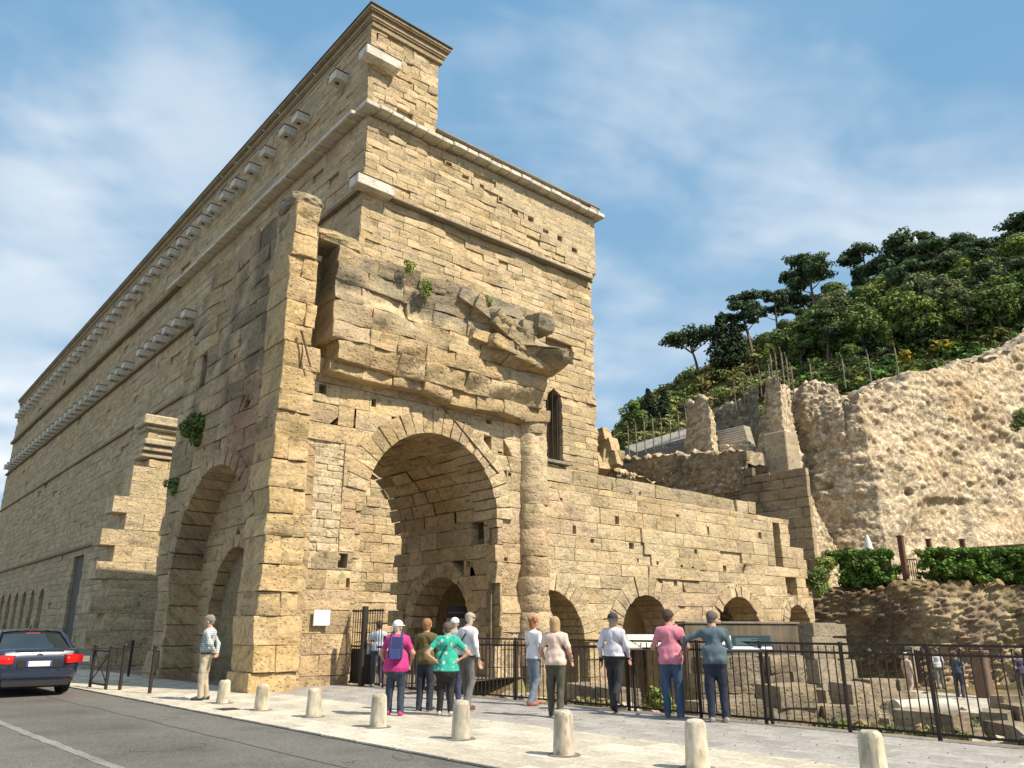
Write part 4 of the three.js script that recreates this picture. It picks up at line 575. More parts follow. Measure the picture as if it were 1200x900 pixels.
// polyline wall with thickness: front along the line, top, back
function rubbleWall(pts, base, topFn, thick, nu, nv, cell, amp, color, warp, leanBy = .03) {
  const seg = [], cum = [0]; for (let i = 0; i < pts.length - 1; i++) cum.push(cum[i] + Math.hypot(pts[i + 1][0] - pts[i][0], pts[i + 1][1] - pts[i][1])); const L = cum[cum.length - 1];
  const vn = pts.map((_, i) => { let a = 0, b = 0; for (const j of [i - 1, i]) if (j >= 0 && j < pts.length - 1) { const l = cum[j + 1] - cum[j]; a += (pts[j + 1][0] - pts[j][0]) / l; b += (pts[j + 1][1] - pts[j][1]) / l; } const l = Math.hypot(a, b); return [a / l, b / l]; });
  const along = (s) => { const d = s * L; let i = 0; while (i < pts.length - 2 && d > cum[i + 1]) i++; const t = (d - cum[i]) / (cum[i + 1] - cum[i]), dx = lerp(vn[i][0], vn[i + 1][0], t), dz = lerp(vn[i][1], vn[i + 1][1], t); return [lerp(pts[i][0], pts[i + 1][0], t), lerp(pts[i][1], pts[i + 1][1], t), dx, dz]; };
  const at = (s, t) => { const [x, z, dx, dz] = along(s), top = topFn(s, x, z); const nx = dz, nz = -dx; // outward normal to the right of travel
    const F = .82; if (t < F) { const y = lerp(base, top, t / F), lean = (y - base) * leanBy; return [[x + nx * lean, y, z + nz * lean], [-nx, .05, -nz]]; } const q = (t - F) / (1 - F); const lt = (top - base) * leanBy; return [[x + nx * (thick * q + lt), top, z + nz * (thick * q + lt)], [0, 1, 0]]; };
  return rubbleFace(nu, nv, at, cell, amp, color, warp);
}
// ---------------------------------------------------------------- the excavation: low walls, fallen blocks, floor slabs
{
  const R = rng(222), greyBlk = (x, y, z) => { const n = fbm(x, y, z, 4); return mix3([.34, .285, .205], mix3([.24, .195, .135], [.13, .11, .08], sstep(.1, .5, n)), sstep(-.3, .4, fbm(x * .7, y * .7, z * .7 + 5, 3))); };
  const lowWall = (name, label, pts, base, hs, th, bl) => { const t = thing(name, label, 'wall'); let k = 0; for (let i = 0; i < pts.length - 1; i++) { const [ax, az] = pts[i], [bx, bz] = pts[i + 1], L = Math.hypot(bx - ax, bz - az), ang = -Math.atan2(bz - az, bx - ax); let y = base; hs.forEach((h, c) => { for (let d = c ? R() * .3 : 0; d < L - .15; ) { const w = Math.min(bl * (.6 + R() * .8), L - d); if (!(c === hs.length - 1 && R() < .28)) { const g = roughBlock(w - .01, h * 1.02, th * (.85 + R() * .3), k * 1.7, .13, 5); g.rotateY(ang); g.rotateZ((R() - .5) * .03); const m = (d + w / 2) / L; g.translate(lerp(ax, bx, m), y + h / 2, lerp(az, bz, m)); boxUV(g, k, k * .3); mesh('stone_block', colored(g, greyBlk), M.stone, t); } d += w; k++; } y += h; }); } return t; };
  const pe = (px, D) => { const p = atDist(px, 735, D); return [p.x, p.z]; };
  // retaining wall of stained concrete with a stack of cut blocks at its end
  const cw = thing('concrete_retaining_wall', 'dark streaked concrete retaining wall in front of the low arches', 'wall'); const streak = makeTex(512, (u, v) => { const l = .62 + tileFbm(u, v, 24, 4, 801, 1, 1) * .0 + TN(34, 2, u, v, 5) * .07 + tileFbm(u, v, 6, 4, 811) * .2; return [l, l * .97, l * .92]; }, true, 4);
  mesh('wall_panel', box(6.9, 3.1, .3, 24.5, .06, -16.1, .02), std({ color: col(.31, .275, .22), map: streak }), cw); mesh('coping', box(7, .07, .42, 24.5, 1.65, -16.1, .01), M.concrete, cw);
  const st = thing('cut_block_stack', 'stack of large grey cut stone blocks at the end of the concrete wall', 'stone blocks'); let k = 0; for (const [x, y, z, w, h, d] of [[28.9, -.95, -15.9, 1.7, .95, 1.2], [30.5, -1.0, -15.7, 1.3, .85, 1.1], [28.8, -.05, -15.9, 1.5, .85, 1.1], [30.3, -.1, -15.9, 1.5, .8, 1.0], [28.9, .78, -16, 1.6, .8, 1.0], [30.2, .72, -16, 1.1, .75, 1.0], [29.2, 1.42, -16, 1.9, .5, 1.0], [30.6, 1.4, -16.1, .9, .45, .9]]) mesh('stone_block', colored(roughBlock(w, h, d, k++ * 3.1, .04).translate(x, y, z), (a, b, c) => mix3(greyBlk(a, b, c), [.42, .37, .28], .45)), M.stone, st);
  lowWall('ruined_low_wall', 'low ruined wall of big dark weathered blocks beyond the fence panel below the information board', [pe(884, 21), pe(1003, 23)], -1.4, [.5, .55, .5], .9, 1.5);
  lowWall('ruined_low_wall', 'low broken wall line of flat dark blocks under the fallen white column', [pe(1030, 22), pe(1120, 21), pe(1195, 19)], -1.5, [.42, .4, .34], .9, 1.6);
  lowWall('ruined_low_wall', 'knee high line of dark rubble blocks just behind the iron fence bars', [pe(955, 15.3), pe(1068, 14.4)], -1.25, [.3, .26], .5, .7);
  lowWall('ruined_low_wall', 'low block wall rising behind the fence beside the column', [pe(672, 20), pe(735, 18)], -1.4, [.45, .42, .4, .35], .6, .8);
  lowWall('ruined_low_wall', 'ruined wall of rounded blocks behind the two men leaning at the fence', [pe(745, 19), pe(800, 19.5), pe(880, 20.5)], -1.4, [.42, .45, .4], .8, .9);
  lowWall('ruined_low_wall', 'ruined wall of three courses close in front of the streaked concrete wall', [pe(806, 23.5), pe(880, 24.5), pe(925, 26)], -1.4, [.6, .55, .5, .45], .8, 1.1);
  lowWall('ruined_low_wall', 'square cut grey blocks lined up in front of the earth bank', [pe(1000, 34), pe(1052, 36)], -1.4, [.5, .5], .9, 1.2);
  // scattered blocks
  for (const [px, D, w, h, d] of [[1012, 25, .9, .6, .7], [1150, 30, 1.4, .5, .8], [1165, 33, .9, .7, .7], [1190, 31, 1.5, .6, 1], [1078, 31, .6, .35, .5], [985, 27, .7, .6, .6], [1040, 38, 1.1, .8, .7], [1128, 26, .7, .3, .5], [958, 32, .9, .9, .8], [905, 17, .8, .5, .6]]) { const [x, z] = pe(px, D), y = groundH(x, z); tag(mesh('fallen_block', colored(roughBlock(w, h, d, px, .08).rotateY(px).translate(x, y + h / 2 - .05, z), greyBlk), M.stone), 'single fallen stone block lying in the excavated court', 'stone block', 'fallen blocks in the excavation'); }
  // pale floor and the fallen column
  const fl = structure('court_floor', new THREE.BufferGeometry(), std({ color: col(.52, .49, .42), map: grimeMap })); { const a = pe(1035, 33), b = pe(1200, 30), c = pe(1210, 37), d = pe(1060, 41), y = -1.18; const g = new THREE.Shape([new THREE.Vector2(a[0], -a[1]), new THREE.Vector2(b[0], -b[1]), new THREE.Vector2(c[0], -c[1]), new THREE.Vector2(d[0], -d[1])]); fl.geometry = boxUV(new THREE.ExtrudeGeometry(g, { depth: .12, bevelEnabled: false }).rotateX(-Math.PI / 2).translate(0, y - .12, 0)); }
  const q = pe(1035, 26), q2 = pe(1100, 27.5), fy = -.72; const cyl = bar(V3(q[0], fy, q[1]), V3(q2[0], fy, q2[1]), .25, 24, .23); tag(mesh('fallen_column', boxUV(cyl), std({ color: col(.62, .59, .52), map: grimeMap })), 'white fallen column shaft lying on the low wall', 'column');
  const pst = thing('wooden_post', 'stout brown square post standing by the walkers in the excavated court', 'post'); { const [x, z] = pe(1142, 38); mesh('shaft', box(.5, 1.75, .5, x, -.35, z, .05), std({ color: col(.2, .13, .09), map: grimeMap }), pst); mesh('cap', box(.58, .1, .58, x, .55, z, .02), std({ color: col(.16, .1, .07) }), pst); }
  const grate = thing('iron_grate', 'small iron window grate set in the foot of the earth bank', 'grate'); { const [x, z] = pe(1062, 45.2); for (let i = 0; i < 5; i++) { mesh('bar', box(.06, 1.3, .06, x - .6 + i * .3, -.2, z + .5 - i * .05), M.iron, grate); mesh('bar', box(1.3, .06, .06, x, -.75 + i * .28, z + .4), M.iron, grate); } mesh('stone_frame', merge([box(1.8, .2, .3, x, .5, z + .3), box(.2, 1.5, .3, x - .8, -.3, z + .33), box(.2, 1.5, .3, x + .8, -.3, z + .27)]), M.greyStone, grate); }
  const bankMat = std({ vertexColors: true, map: soilMap, bumpMap: soilBump, bumpScale: .12 });
  // bank below the terrace: earth and rubble, its sunlit part painted paler in the colour
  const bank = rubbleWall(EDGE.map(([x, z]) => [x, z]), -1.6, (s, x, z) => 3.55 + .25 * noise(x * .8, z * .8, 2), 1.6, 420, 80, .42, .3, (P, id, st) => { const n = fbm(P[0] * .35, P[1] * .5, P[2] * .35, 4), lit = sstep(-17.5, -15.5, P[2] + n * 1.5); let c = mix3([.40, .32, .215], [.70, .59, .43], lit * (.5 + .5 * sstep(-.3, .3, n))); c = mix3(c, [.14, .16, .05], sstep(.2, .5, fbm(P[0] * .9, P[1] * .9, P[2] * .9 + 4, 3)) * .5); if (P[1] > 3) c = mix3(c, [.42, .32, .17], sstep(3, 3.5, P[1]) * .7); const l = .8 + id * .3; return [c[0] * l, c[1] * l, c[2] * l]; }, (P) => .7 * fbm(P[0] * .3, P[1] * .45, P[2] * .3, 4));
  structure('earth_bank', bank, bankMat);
  // loose rubble strewn over the dug ground
  { const Rr = rng(404), L = [], g = roughBlock(.3, .2, .26, 3, .2, 3); for (let i = 0; i < 1500; i++) { const z = 3 - Rr() * 22.5, x = fenceX(z) + .7 + Rr() * Rr() * 30; if (fbm(x * .4 + 5, z * .4, 9, 3) < -.12) continue; L.push([x, z]); } const im = new THREE.InstancedMesh(g, M.greyStone, L.length), m4 = new THREE.Matrix4(), Q = new THREE.Quaternion(), e = new THREE.Euler(), cc = new THREE.Color(); L.forEach(([x, z], i) => { e.set(Rr() * .6, Rr() * 6, Rr() * .6); Q.setFromEuler(e); const s = .25 + Rr() * Rr() * 1.5; m4.compose(V3(x, groundH(x, z) + .02 * s, z), Q, V3(s, s, s)); im.setMatrixAt(i, m4); const t = .7 + Rr() * .7; im.setColorAt(i, cc.setRGB(t, t * .95, t * .88)); }); im.name = 'loose_rubble'; im.castShadow = im.receiveShadow = true; tag(im, 'loose stones strewn over the excavated ground', 'rubble', null, 'stuff'); scene.add(im); }
}
// ---------------------------------------------------------------- ruins of the seating on the hillside
{
  const P = (px, D, py = 515) => { const p = atDist(px, py, D); return [p.x, p.z]; }; // bearing read at the height where the thing shows
  const notchAmp = (Q) => .8 * fbm(Q[0] * .14, Q[1] * .16, Q[2] * .14, 3) + .14 * fbm(Q[0] * .7, Q[1] * .7, Q[2] * .7, 3);
  const lumps = (Q) => { const up = sstep(7, 13, Q[1] + 3 * fbm(Q[0] * .2, Q[1] * .2, Q[2] * .2, 3)), w = worley(Q[0] * 1.15, Q[1] * 1.7, Q[2] * 1.15), v = worley(Q[0] * .45 + 9, Q[1] * .7, Q[2] * .45); return (.06 + .16 * up) * (sstep(.75, .1, w[0]) - .5) * (.4 + w[2]) - (v[2] > .86 ? .55 * sstep(.28, .1, v[0]) : 0) + .25 * fbm(Q[0] * .6, Q[1] * 1.1, Q[2] * .6, 3); };
  // great rubble wall: shaded flank, sunlit front
  const big = thing('rubble_wall', 'towering pale rubble wall of the ruined seating above the clipped hedges', 'wall');
  const C = P(1052, 59, 650), top = (s, x0, z0) => { const k = sstep(C[0] - .5, C[0] + 2, x0), x = x0 + .85 * k, z = z0 - 2.4 * k, px = toPixel(x, 18, z)[0]; const y = px < 960 ? 470 : px < 985 ? lerp(470, 458, (px - 960) / 25) : px < 1000 ? 452 : px < 1060 ? lerp(456, 446, (px - 1000) / 60) : lerp(446, 404, (px - 1060) / 140); const D = Math.hypot(x, z); return atDist(clamp(px, 700, 1240), y, D).y + .5 * noise(x, z, 3); };
  mesh('front_face', rubbleWall([[C[0] - .6, C[1] - 9], [C[0] - 1.6, C[1] - 5], [C[0] - 1.1, C[1] - 2.4], [C[0] - .25, C[1] - .25], [C[0] + 1.2, C[1] + .45], [C[0] + 10, C[1] + 3.6], [C[0] + 46, C[1] + 17]], 2.4, top, 7, 640, 200, .36, .08, (Q, id, st) => { const c = rubColor(Q, id, st), n = fbm(Q[0] * .18, Q[1] * .22, Q[2] * .18 + 3, 3); const fl = sstep(.6, -.6, Q[0] - C[0]); return mix3(mix3(c, [.62, .44, .25], sstep(.05, .5, n) * .4), SOOT_AND_SHADE, fl * sstep(.3, .5, fbm(Q[0] * .9, Q[1] * .9, Q[2] * .9 + 8, 3)) * .8); }, (Q) => { const [u, v] = toPixel(...Q); return notchAmp(Q) - .5 * sstep(1066, 1084, u + (v - 610) * .25) * sstep(1141, 1133, u - (v - 600) * .12) * sstep(582, 588, v) * sstep(648, 636, v) + lumps(Q); }, .15), M.rubble, big);  // shade of the flank also painted into the colour as dark patches
  mesh('bulging_crown', rubbleWall([P(928, 62, 480), P(948, 60.5, 480), P(985, 61, 480)], 13.6, (s, x, z) => 19.2 + .4 * noise(x, z, 1), 5, 70, 60, .45, .3, (Q, id, st) => mix3(rubColor(Q, id, st), [.56, .50, .40], .4), (Q) => .9 * Math.exp(-((Q[1] - 17) ** 2) / 4) + .4 * fbm(Q[0] * .4, Q[1] * .4, Q[2] * .4, 3) - .8 * sstep(15, 13.5, Q[1])), M.rubble, big);
  mesh('sloping_foot', rubbleWall([P(938, 53.5, 560), P(965, 56, 600), P(1003, 58.6, 640)], 2.2, (s, x, z) => lerp(11.0, 5.2, sstep(0, 1, s)) + .3 * noise(x, z, 1), 3, 80, 60, .35, .16, (Q, id, st) => mix3(rubColor(Q, id, st), PALE, .35)), M.rubble, big);
  // dark flank wall behind the arcade wall
  const dk = thing('dark_flank_wall', 'dark stained stone wall with crumbling top behind the long arcade wall', 'wall');
  const X = 45, z0 = onX(704, 600, X).z, F = faceFrame(V3(X, 0, 0), V3(0, 0, 1), V3(-1, 0, 0)); const dtop = (z) => { const px = toPixel(X, 10, z)[0]; return onX(px, px < 872 ? lerp(540, 531, (px - 704) / 168) + 3 * noise(px * .2, 1, 1) : px < 879 ? 545 : lerp(556, 549, (px - 877) / 55), X).y; };
  const dl = layMasonry(F, { seed: 311, u0: z0, u1: onX(945, 560, X).z, v0: 2, v1: 13.6, course: [.5, .7], len: [.9, 1.7], color: (x, y, z, t) => { const n = fbm(z * .5, y * .3, 3, 4), m = fbm(z * 1.8, y * .5, 6, 4); let c = mix3(limestone(x, y, z, t), [.34, .27, .185], .6); return mix3(c, SOOT_AND_SHADE, clamp(sstep(-.25, .4, n + m * .6) * .75)); }, depthJitter: .12, rough: .08, chip: .06, bevel: .07, skip: (u, v) => v > dtop(u), seen: (px, py) => py < 600 });
  placeStones(dk, dl, 110); mesh('wall_core', box(3.2, 7.6, -26.6 - z0, X + 2, 5.0, (z0 - 26.6) / 2), M.core, dk);
  mesh('crumbled_top', rubbleWall([[X - .1, z0], [X - .1, onX(873, 560, X).z]], 10.2, (s, x, z) => dtop(z) + .25, 3.2, 150, 30, .45, .3, (Q, id, st) => mix3(rubColor(Q, id, st), [.30, .25, .18], .55)), M.rubble, dk);
  // stair between two rubble stumps
  const stair = thing('ruined_staircase', 'weathered stone staircase climbing between two pale rubble stumps', 'stairs'); const a = P(848, 60), b = P(884, 58.5), yb = atDist(865, 536, 59).y;
  const stepMat = std({ color: col(.47, .43, .36), map: stoneMap }), dir = V3(.80, 0, -.6).normalize(); for (let k = 0; k < 14; k++) { const g = box(Math.hypot(b[0] - a[0], b[1] - a[1]), .34, .9, 0, 0, 0, .04); g.rotateY(-Math.atan2(b[1] - a[1], b[0] - a[0])); g.translate((a[0] + b[0]) / 2 + dir.x * k * .36, yb + k * .27 - .3, (a[1] + b[1]) / 2 + dir.z * k * .36); mesh('step', boxUV(g, k, k), stepMat, stair); }
  const stump = (name, label, pts, base, topPx, D, th, seed) => { const t = thing(name, label, 'ruin'); mesh('masonry', rubbleWall(pts, base, (s, x, z) => { const px = toPixel(x, 14, z)[0]; let y = topPx[0][1]; for (let i = 0; i < topPx.length - 1; i++) if (px >= topPx[i][0]) y = lerp(topPx[i][1], topPx[i + 1][1], clamp((px - topPx[i][0]) / (topPx[i + 1][0] - topPx[i][0]))); return atDist(px, y, Math.hypot(x, z)).y + .15 * noise(x * 2, z * 2, seed); }, th, 90, 80, .38, .22, (Q, id, st) => mix3(rubColor(Q, id, st), [.66, .58, .46], .35), (Q) => .35 * fbm(Q[0] * .5, Q[1] * .5, Q[2] * .5 + seed, 3)), M.rubble, t); return t; };
  stump('rubble_stump', 'broken rubble stump with a rounded top beside the foot of the staircase', [[P(820, 60)[0] + 2, P(820, 60)[1] - 3], P(820, 59.5), P(836, 59), P(845, 62)], 8.5, [[815, 470], [822, 462], [836, 466], [842, 480], [850, 490]], 60, 1.0, 3);
  stump('rubble_stump', 'tall slender rubble pillar topped by a wire fence beside the staircase', [[P(888, 58)[0] + 1, P(888, 58)[1] - 4], P(899, 57.8), P(921, 57), [P(921, 57)[0] + 3, P(921, 57)[1] - .5]], 8.5, [[884, 520], [892, 500], [904, 440], [918, 438], [924, 450]], 58, 1.2, 7);
  const pl = thing('plastered_pier', 'smooth plastered pier standing in front of the tall rubble pillar', 'ruin'); const pp = P(915, 56.5); mesh('shaft', box(1.7, 5.2, 1.7, pp[0], 12.0, pp[1], .06), std({ color: col(.50, .42, .30), map: stoneMap, bumpMap: stoneBump, bumpScale: .03 }), pl); mesh('footing', box(2.0, 3.2, 2.0, pp[0], 8.6, pp[1], .1), M.greyStone, pl);
  // broken blocks and rubble slope beside the end wall
  const hp = thing('rubble_heap', 'heap of tumbled pale rubble and blocks beside the end wall corner', 'rubble'); const R = rng(9); const hb = [[705, 512, 1.1, .9], [712, 525, 1.3, 1.0], [708, 535, 1.2, 1.0], [716, 540, 1.3, .9], [703, 545, 1.4, 1.2], [722, 533, .7, .6]]; for (const [px, py, w, h] of hb) { const q = atDist(px, py, 52); mesh('stone_block', colored(roughBlock(w, h, 1, px, .08).rotateZ((R() - .5) * .7).rotateY(R() * 2).translate(q.x, q.y, q.z), (x, y, z) => limestone(x, y, z, .6)), M.stone, hp); }
  mesh('rubble_mass', rubbleWall([P(700, 53), P(742, 52)], 8, (s, x, z) => lerp(12.6, 11.3, s) + .2 * noise(x * 2, z * 2, 4), 4, 60, 40, .35, .25, (Q, id, st) => mix3(rubColor(Q, id, st), TAN, .4)), M.rubble, hp);
  const sl = thing('sloping_slab', 'long grey sloping slab roof below the hillside fence', 'slab'); { const q0 = atDist(745, 530, 68), q1 = atDist(828, 506, 66), g = new THREE.BufferGeometry(), th = V3(1.6, 1.2, -2.6); const pts = [q0, q1, q1.clone().add(th), q0.clone().add(th)], lo = pts.map((p) => p.clone().add(V3(0, -1.6, 0))); const p = [], ix = [0, 1, 2, 0, 2, 3, 4, 6, 5, 4, 7, 6, 0, 4, 5, 0, 5, 1, 3, 2, 6, 3, 6, 7, 0, 3, 7, 0, 7, 4, 1, 5, 6, 1, 6, 2]; for (const v of [...pts, ...lo]) p.push(v.x, v.y, v.z); g.setAttribute('position', new THREE.Float32BufferAttribute(p, 3)); g.setIndex(ix); const gg = g.toNonIndexed(); gg.computeVertexNormals(); mesh('slab_body', boxUV(gg), std({ color: col(.40, .38, .35), map: stoneMap, bumpMap: stoneBump, bumpScale: .08 }), sl); }
}
// ---------------------------------------------------------------- the wooded hill
function leafCloud(clumps, R, size, color, perClump) { // clumps: [x, y, z, rx, ry, rz]; leaf-sized faces spread through each clump
  const p = [], c = [], nrm = []; const v = V3(0, 0, 0), a = V3(0, 0, 0), b = V3(0, 0, 0), n = V3(0, 0, 0);
  for (const [x, y, z, rx, ry, rz, m] of clumps) { const k = m ?? perClump, tone = .75 + R() * .5; for (let i = 0; i < k; i++) {
    do v.set(R() * 2 - 1, R() * 2 - 1, R() * 2 - 1); while (v.lengthSq() > 1 || v.lengthSq() < .12); n.copy(v).normalize().add(_pv.set(R() - .5, R() - .2, R() - .5).multiplyScalar(1.5)).normalize(); a.set(R() - .5, R() - .5, R() - .5).cross(n).normalize(); b.crossVectors(n, a); const s = size * (.6 + R() * .8), X = x + v.x * rx, Y = y + v.y * ry, Z = z + v.z * rz;
    const A = [X - a.x * s, Y - a.y * s, Z - a.z * s], B = [X + b.x * s * .55, Y + b.y * s * .55, Z + b.z * s * .55], C = [X + a.x * s, Y + a.y * s, Z + a.z * s], D = [X - b.x * s * .55, Y - b.y * s * .55, Z - b.z * s * .55]; p.push(...A, ...C, ...B, ...A, ...D, ...C); const l = tone * (.75 + R() * .5), q = color(R); for (let j = 0; j < 6; j++) { c.push(q[0] * l, q[1] * l, q[2] * l); nrm.push(n.x, n.y, n.z); } } }
  const g = new THREE.BufferGeometry(); g.setAttribute('position', new THREE.Float32BufferAttribute(p, 3)); g.setAttribute('color', new THREE.Float32BufferAttribute(c, 3)); g.setAttribute('normal', new THREE.Float32BufferAttribute(nrm, 3)); const uv = new Float32Array(p.length / 3 * 2); g.setAttribute('uv', new THREE.BufferAttribute(uv, 2)); return g;
}
const leafMat = new THREE.MeshPhysicalMaterial({ vertexColors: true, roughness: .8, transmission: .22, thickness: 0, side: THREE.DoubleSide, specularIntensity: .3 });
const barkMat = std({ color: col(.16, .12, .09), bumpMap: fineBump, bumpScale: .03 }), greyBark = std({ color: col(.15, .125, .1), bumpMap: fineBump, bumpScale: .03 });
const DARKG = (R) => [.055 + R() * .03, .092 + R() * .04, .042 + R() * .016], MIDG = (R) => [.125 + R() * .06, .185 + R() * .07, .05 + R() * .022], LIGHTG = (R) => [.20 + R() * .08, .265 + R() * .08, .06 + R() * .025], OLIVE = (R) => [.14 + R() * .06, .17 + R() * .06, .075 + R() * .03];
function branch(pts, r0, r1) { const c = new THREE.CatmullRomCurve3(pts), n = 8, g = new THREE.TubeGeometry(c, n, 1, 7, false), p = g.attributes.position; for (let i = 0; i <= n; i++) { const q = c.getPointAt(i / n), r = lerp(r0, r1, i / n); for (let j = 0; j <= 7; j++) { const k = i * 8 + j; p.setXYZ(k, q.x + (p.getX(k) - q.x) * r, q.y + (p.getY(k) - q.y) * r, q.z + (p.getZ(k) - q.z) * r); } } g.computeVertexNormals(); return g; }
function treeGeo(kind, seed) {
  const R = rng(seed), limbs = [], clumps = []; const rr = (a, b) => lerp(a, b, R());
  if (kind === 'pine') { const lean = rr(-1, 1), H = rr(8.5, 10.5); limbs.push(branch([V3(0, -1, 0), V3(lean * .4, H * .35, rr(-.4, .4)), V3(lean, H * .7, rr(-.5, .5)), V3(lean * 1.1, H * .95, 0)], .28, .08)); for (let k = 0; k < 11; k++) { const y = H * rr(.45, .95), a = k * 2.4 + rr(0, .8), L = rr(1.4, 3.3) * (1.15 - y / H * .5), t = y / H, bx = lean * t, ex = bx + Math.cos(a) * L, ez = Math.sin(a) * L, ey = y + rr(.2, 1.0); limbs.push(branch([V3(bx, y - .4, 0), V3(bx + Math.cos(a) * L * .5, y, Math.sin(a) * L * .5), V3(ex, ey, ez)], .09, .025)); for (let j = 0; j < 3; j++) clumps.push([ex + rr(-.9, .9), ey + rr(-.1, .5), ez + rr(-.9, .9), rr(.8, 1.3), rr(.35, .6), rr(.8, 1.3)]); } for (let j = 0; j < 5; j++) clumps.push([lean + rr(-1, 1), H + rr(-.3, .5), rr(-1, 1), 1.1, .5, 1.1]); return [limbs, leafCloud(clumps, R, .26, DARKG, 75)]; }
  if (kind === 'umbrella') { const H = rr(5, 6); limbs.push(branch([V3(0, -1, 0), V3(-.6, H * .4, .1), V3(-1.4, H * .75, 0)], .24, .1)); for (let k = 0; k < 8; k++) { const a = k * .8 + rr(0, .4), L = rr(1.2, 2.8), ex = -1.4 + Math.cos(a) * L, ez = Math.sin(a) * L, ey = H * .8 + rr(0, .8); limbs.push(branch([V3(-1.2, H * .6, 0), V3((ex - 1.4) / 2, H * .75, ez / 2), V3(ex, ey, ez)], .08, .03)); for (let j = 0; j < 3; j++) clumps.push([ex + rr(-.7, .7), ey + rr(0, .9), ez + rr(-.7, .7), rr(.8, 1.2), rr(.5, .75), rr(.8, 1.2)]); } return [limbs, leafCloud(clumps, R, .22, (q) => [.055 + q() * .025, .088 + q() * .03, .034 + q() * .012], 85)]; }
  if (kind === 'cone') { const H = rr(6.5, 8); limbs.push(branch([V3(0, -1, 0), V3(0, H * .5, 0), V3(0, H, 0)], .2, .04)); for (let k = 0; k < 34; k++) { const t = k / 34, r = (1 - t) * 2.3 + .25, a = k * 2.4; clumps.push([Math.cos(a) * r * rr(.3, .7), .6 + t * H, Math.sin(a) * r * rr(.3, .7), r * .55 + .2, .65, r * .55 + .2]); } return [limbs, leafCloud(clumps, R, .22, (q) => [.026 + q() * .014, .044 + q() * .02, .02 + q() * .008], 75)]; }
  const H = rr(6, 8); limbs.push(branch([V3(0, -1, 0), V3(rr(-.3, .3), H * .3, 0), V3(rr(-.5, .5), H * .55, 0)], .22, .1)); for (let k = 0; k < 7; k++) { const a = k * .9, L = rr(1, 2.2); limbs.push(branch([V3(0, H * .35, 0), V3(Math.cos(a) * L * .5, H * .55, Math.sin(a) * L * .5), V3(Math.cos(a) * L, H * rr(.6, .85), Math.sin(a) * L)], .08, .03)); } for (let k = 0; k < 30; k++) { const a = R() * 6.3, t = R(), r = Math.sin(Math.PI * (.15 + .8 * t)) * 2.5 * Math.sqrt(R()); clumps.push([Math.cos(a) * r, H * (.35 + t * .68), Math.sin(a) * r, rr(.7, 1.15), rr(.55, .9), rr(.7, 1.15)]); } return [limbs, leafCloud(clumps, R, .24, kind === 'light' ? LIGHTG : kind === 'olive' ? OLIVE : MIDG, 70)];
}
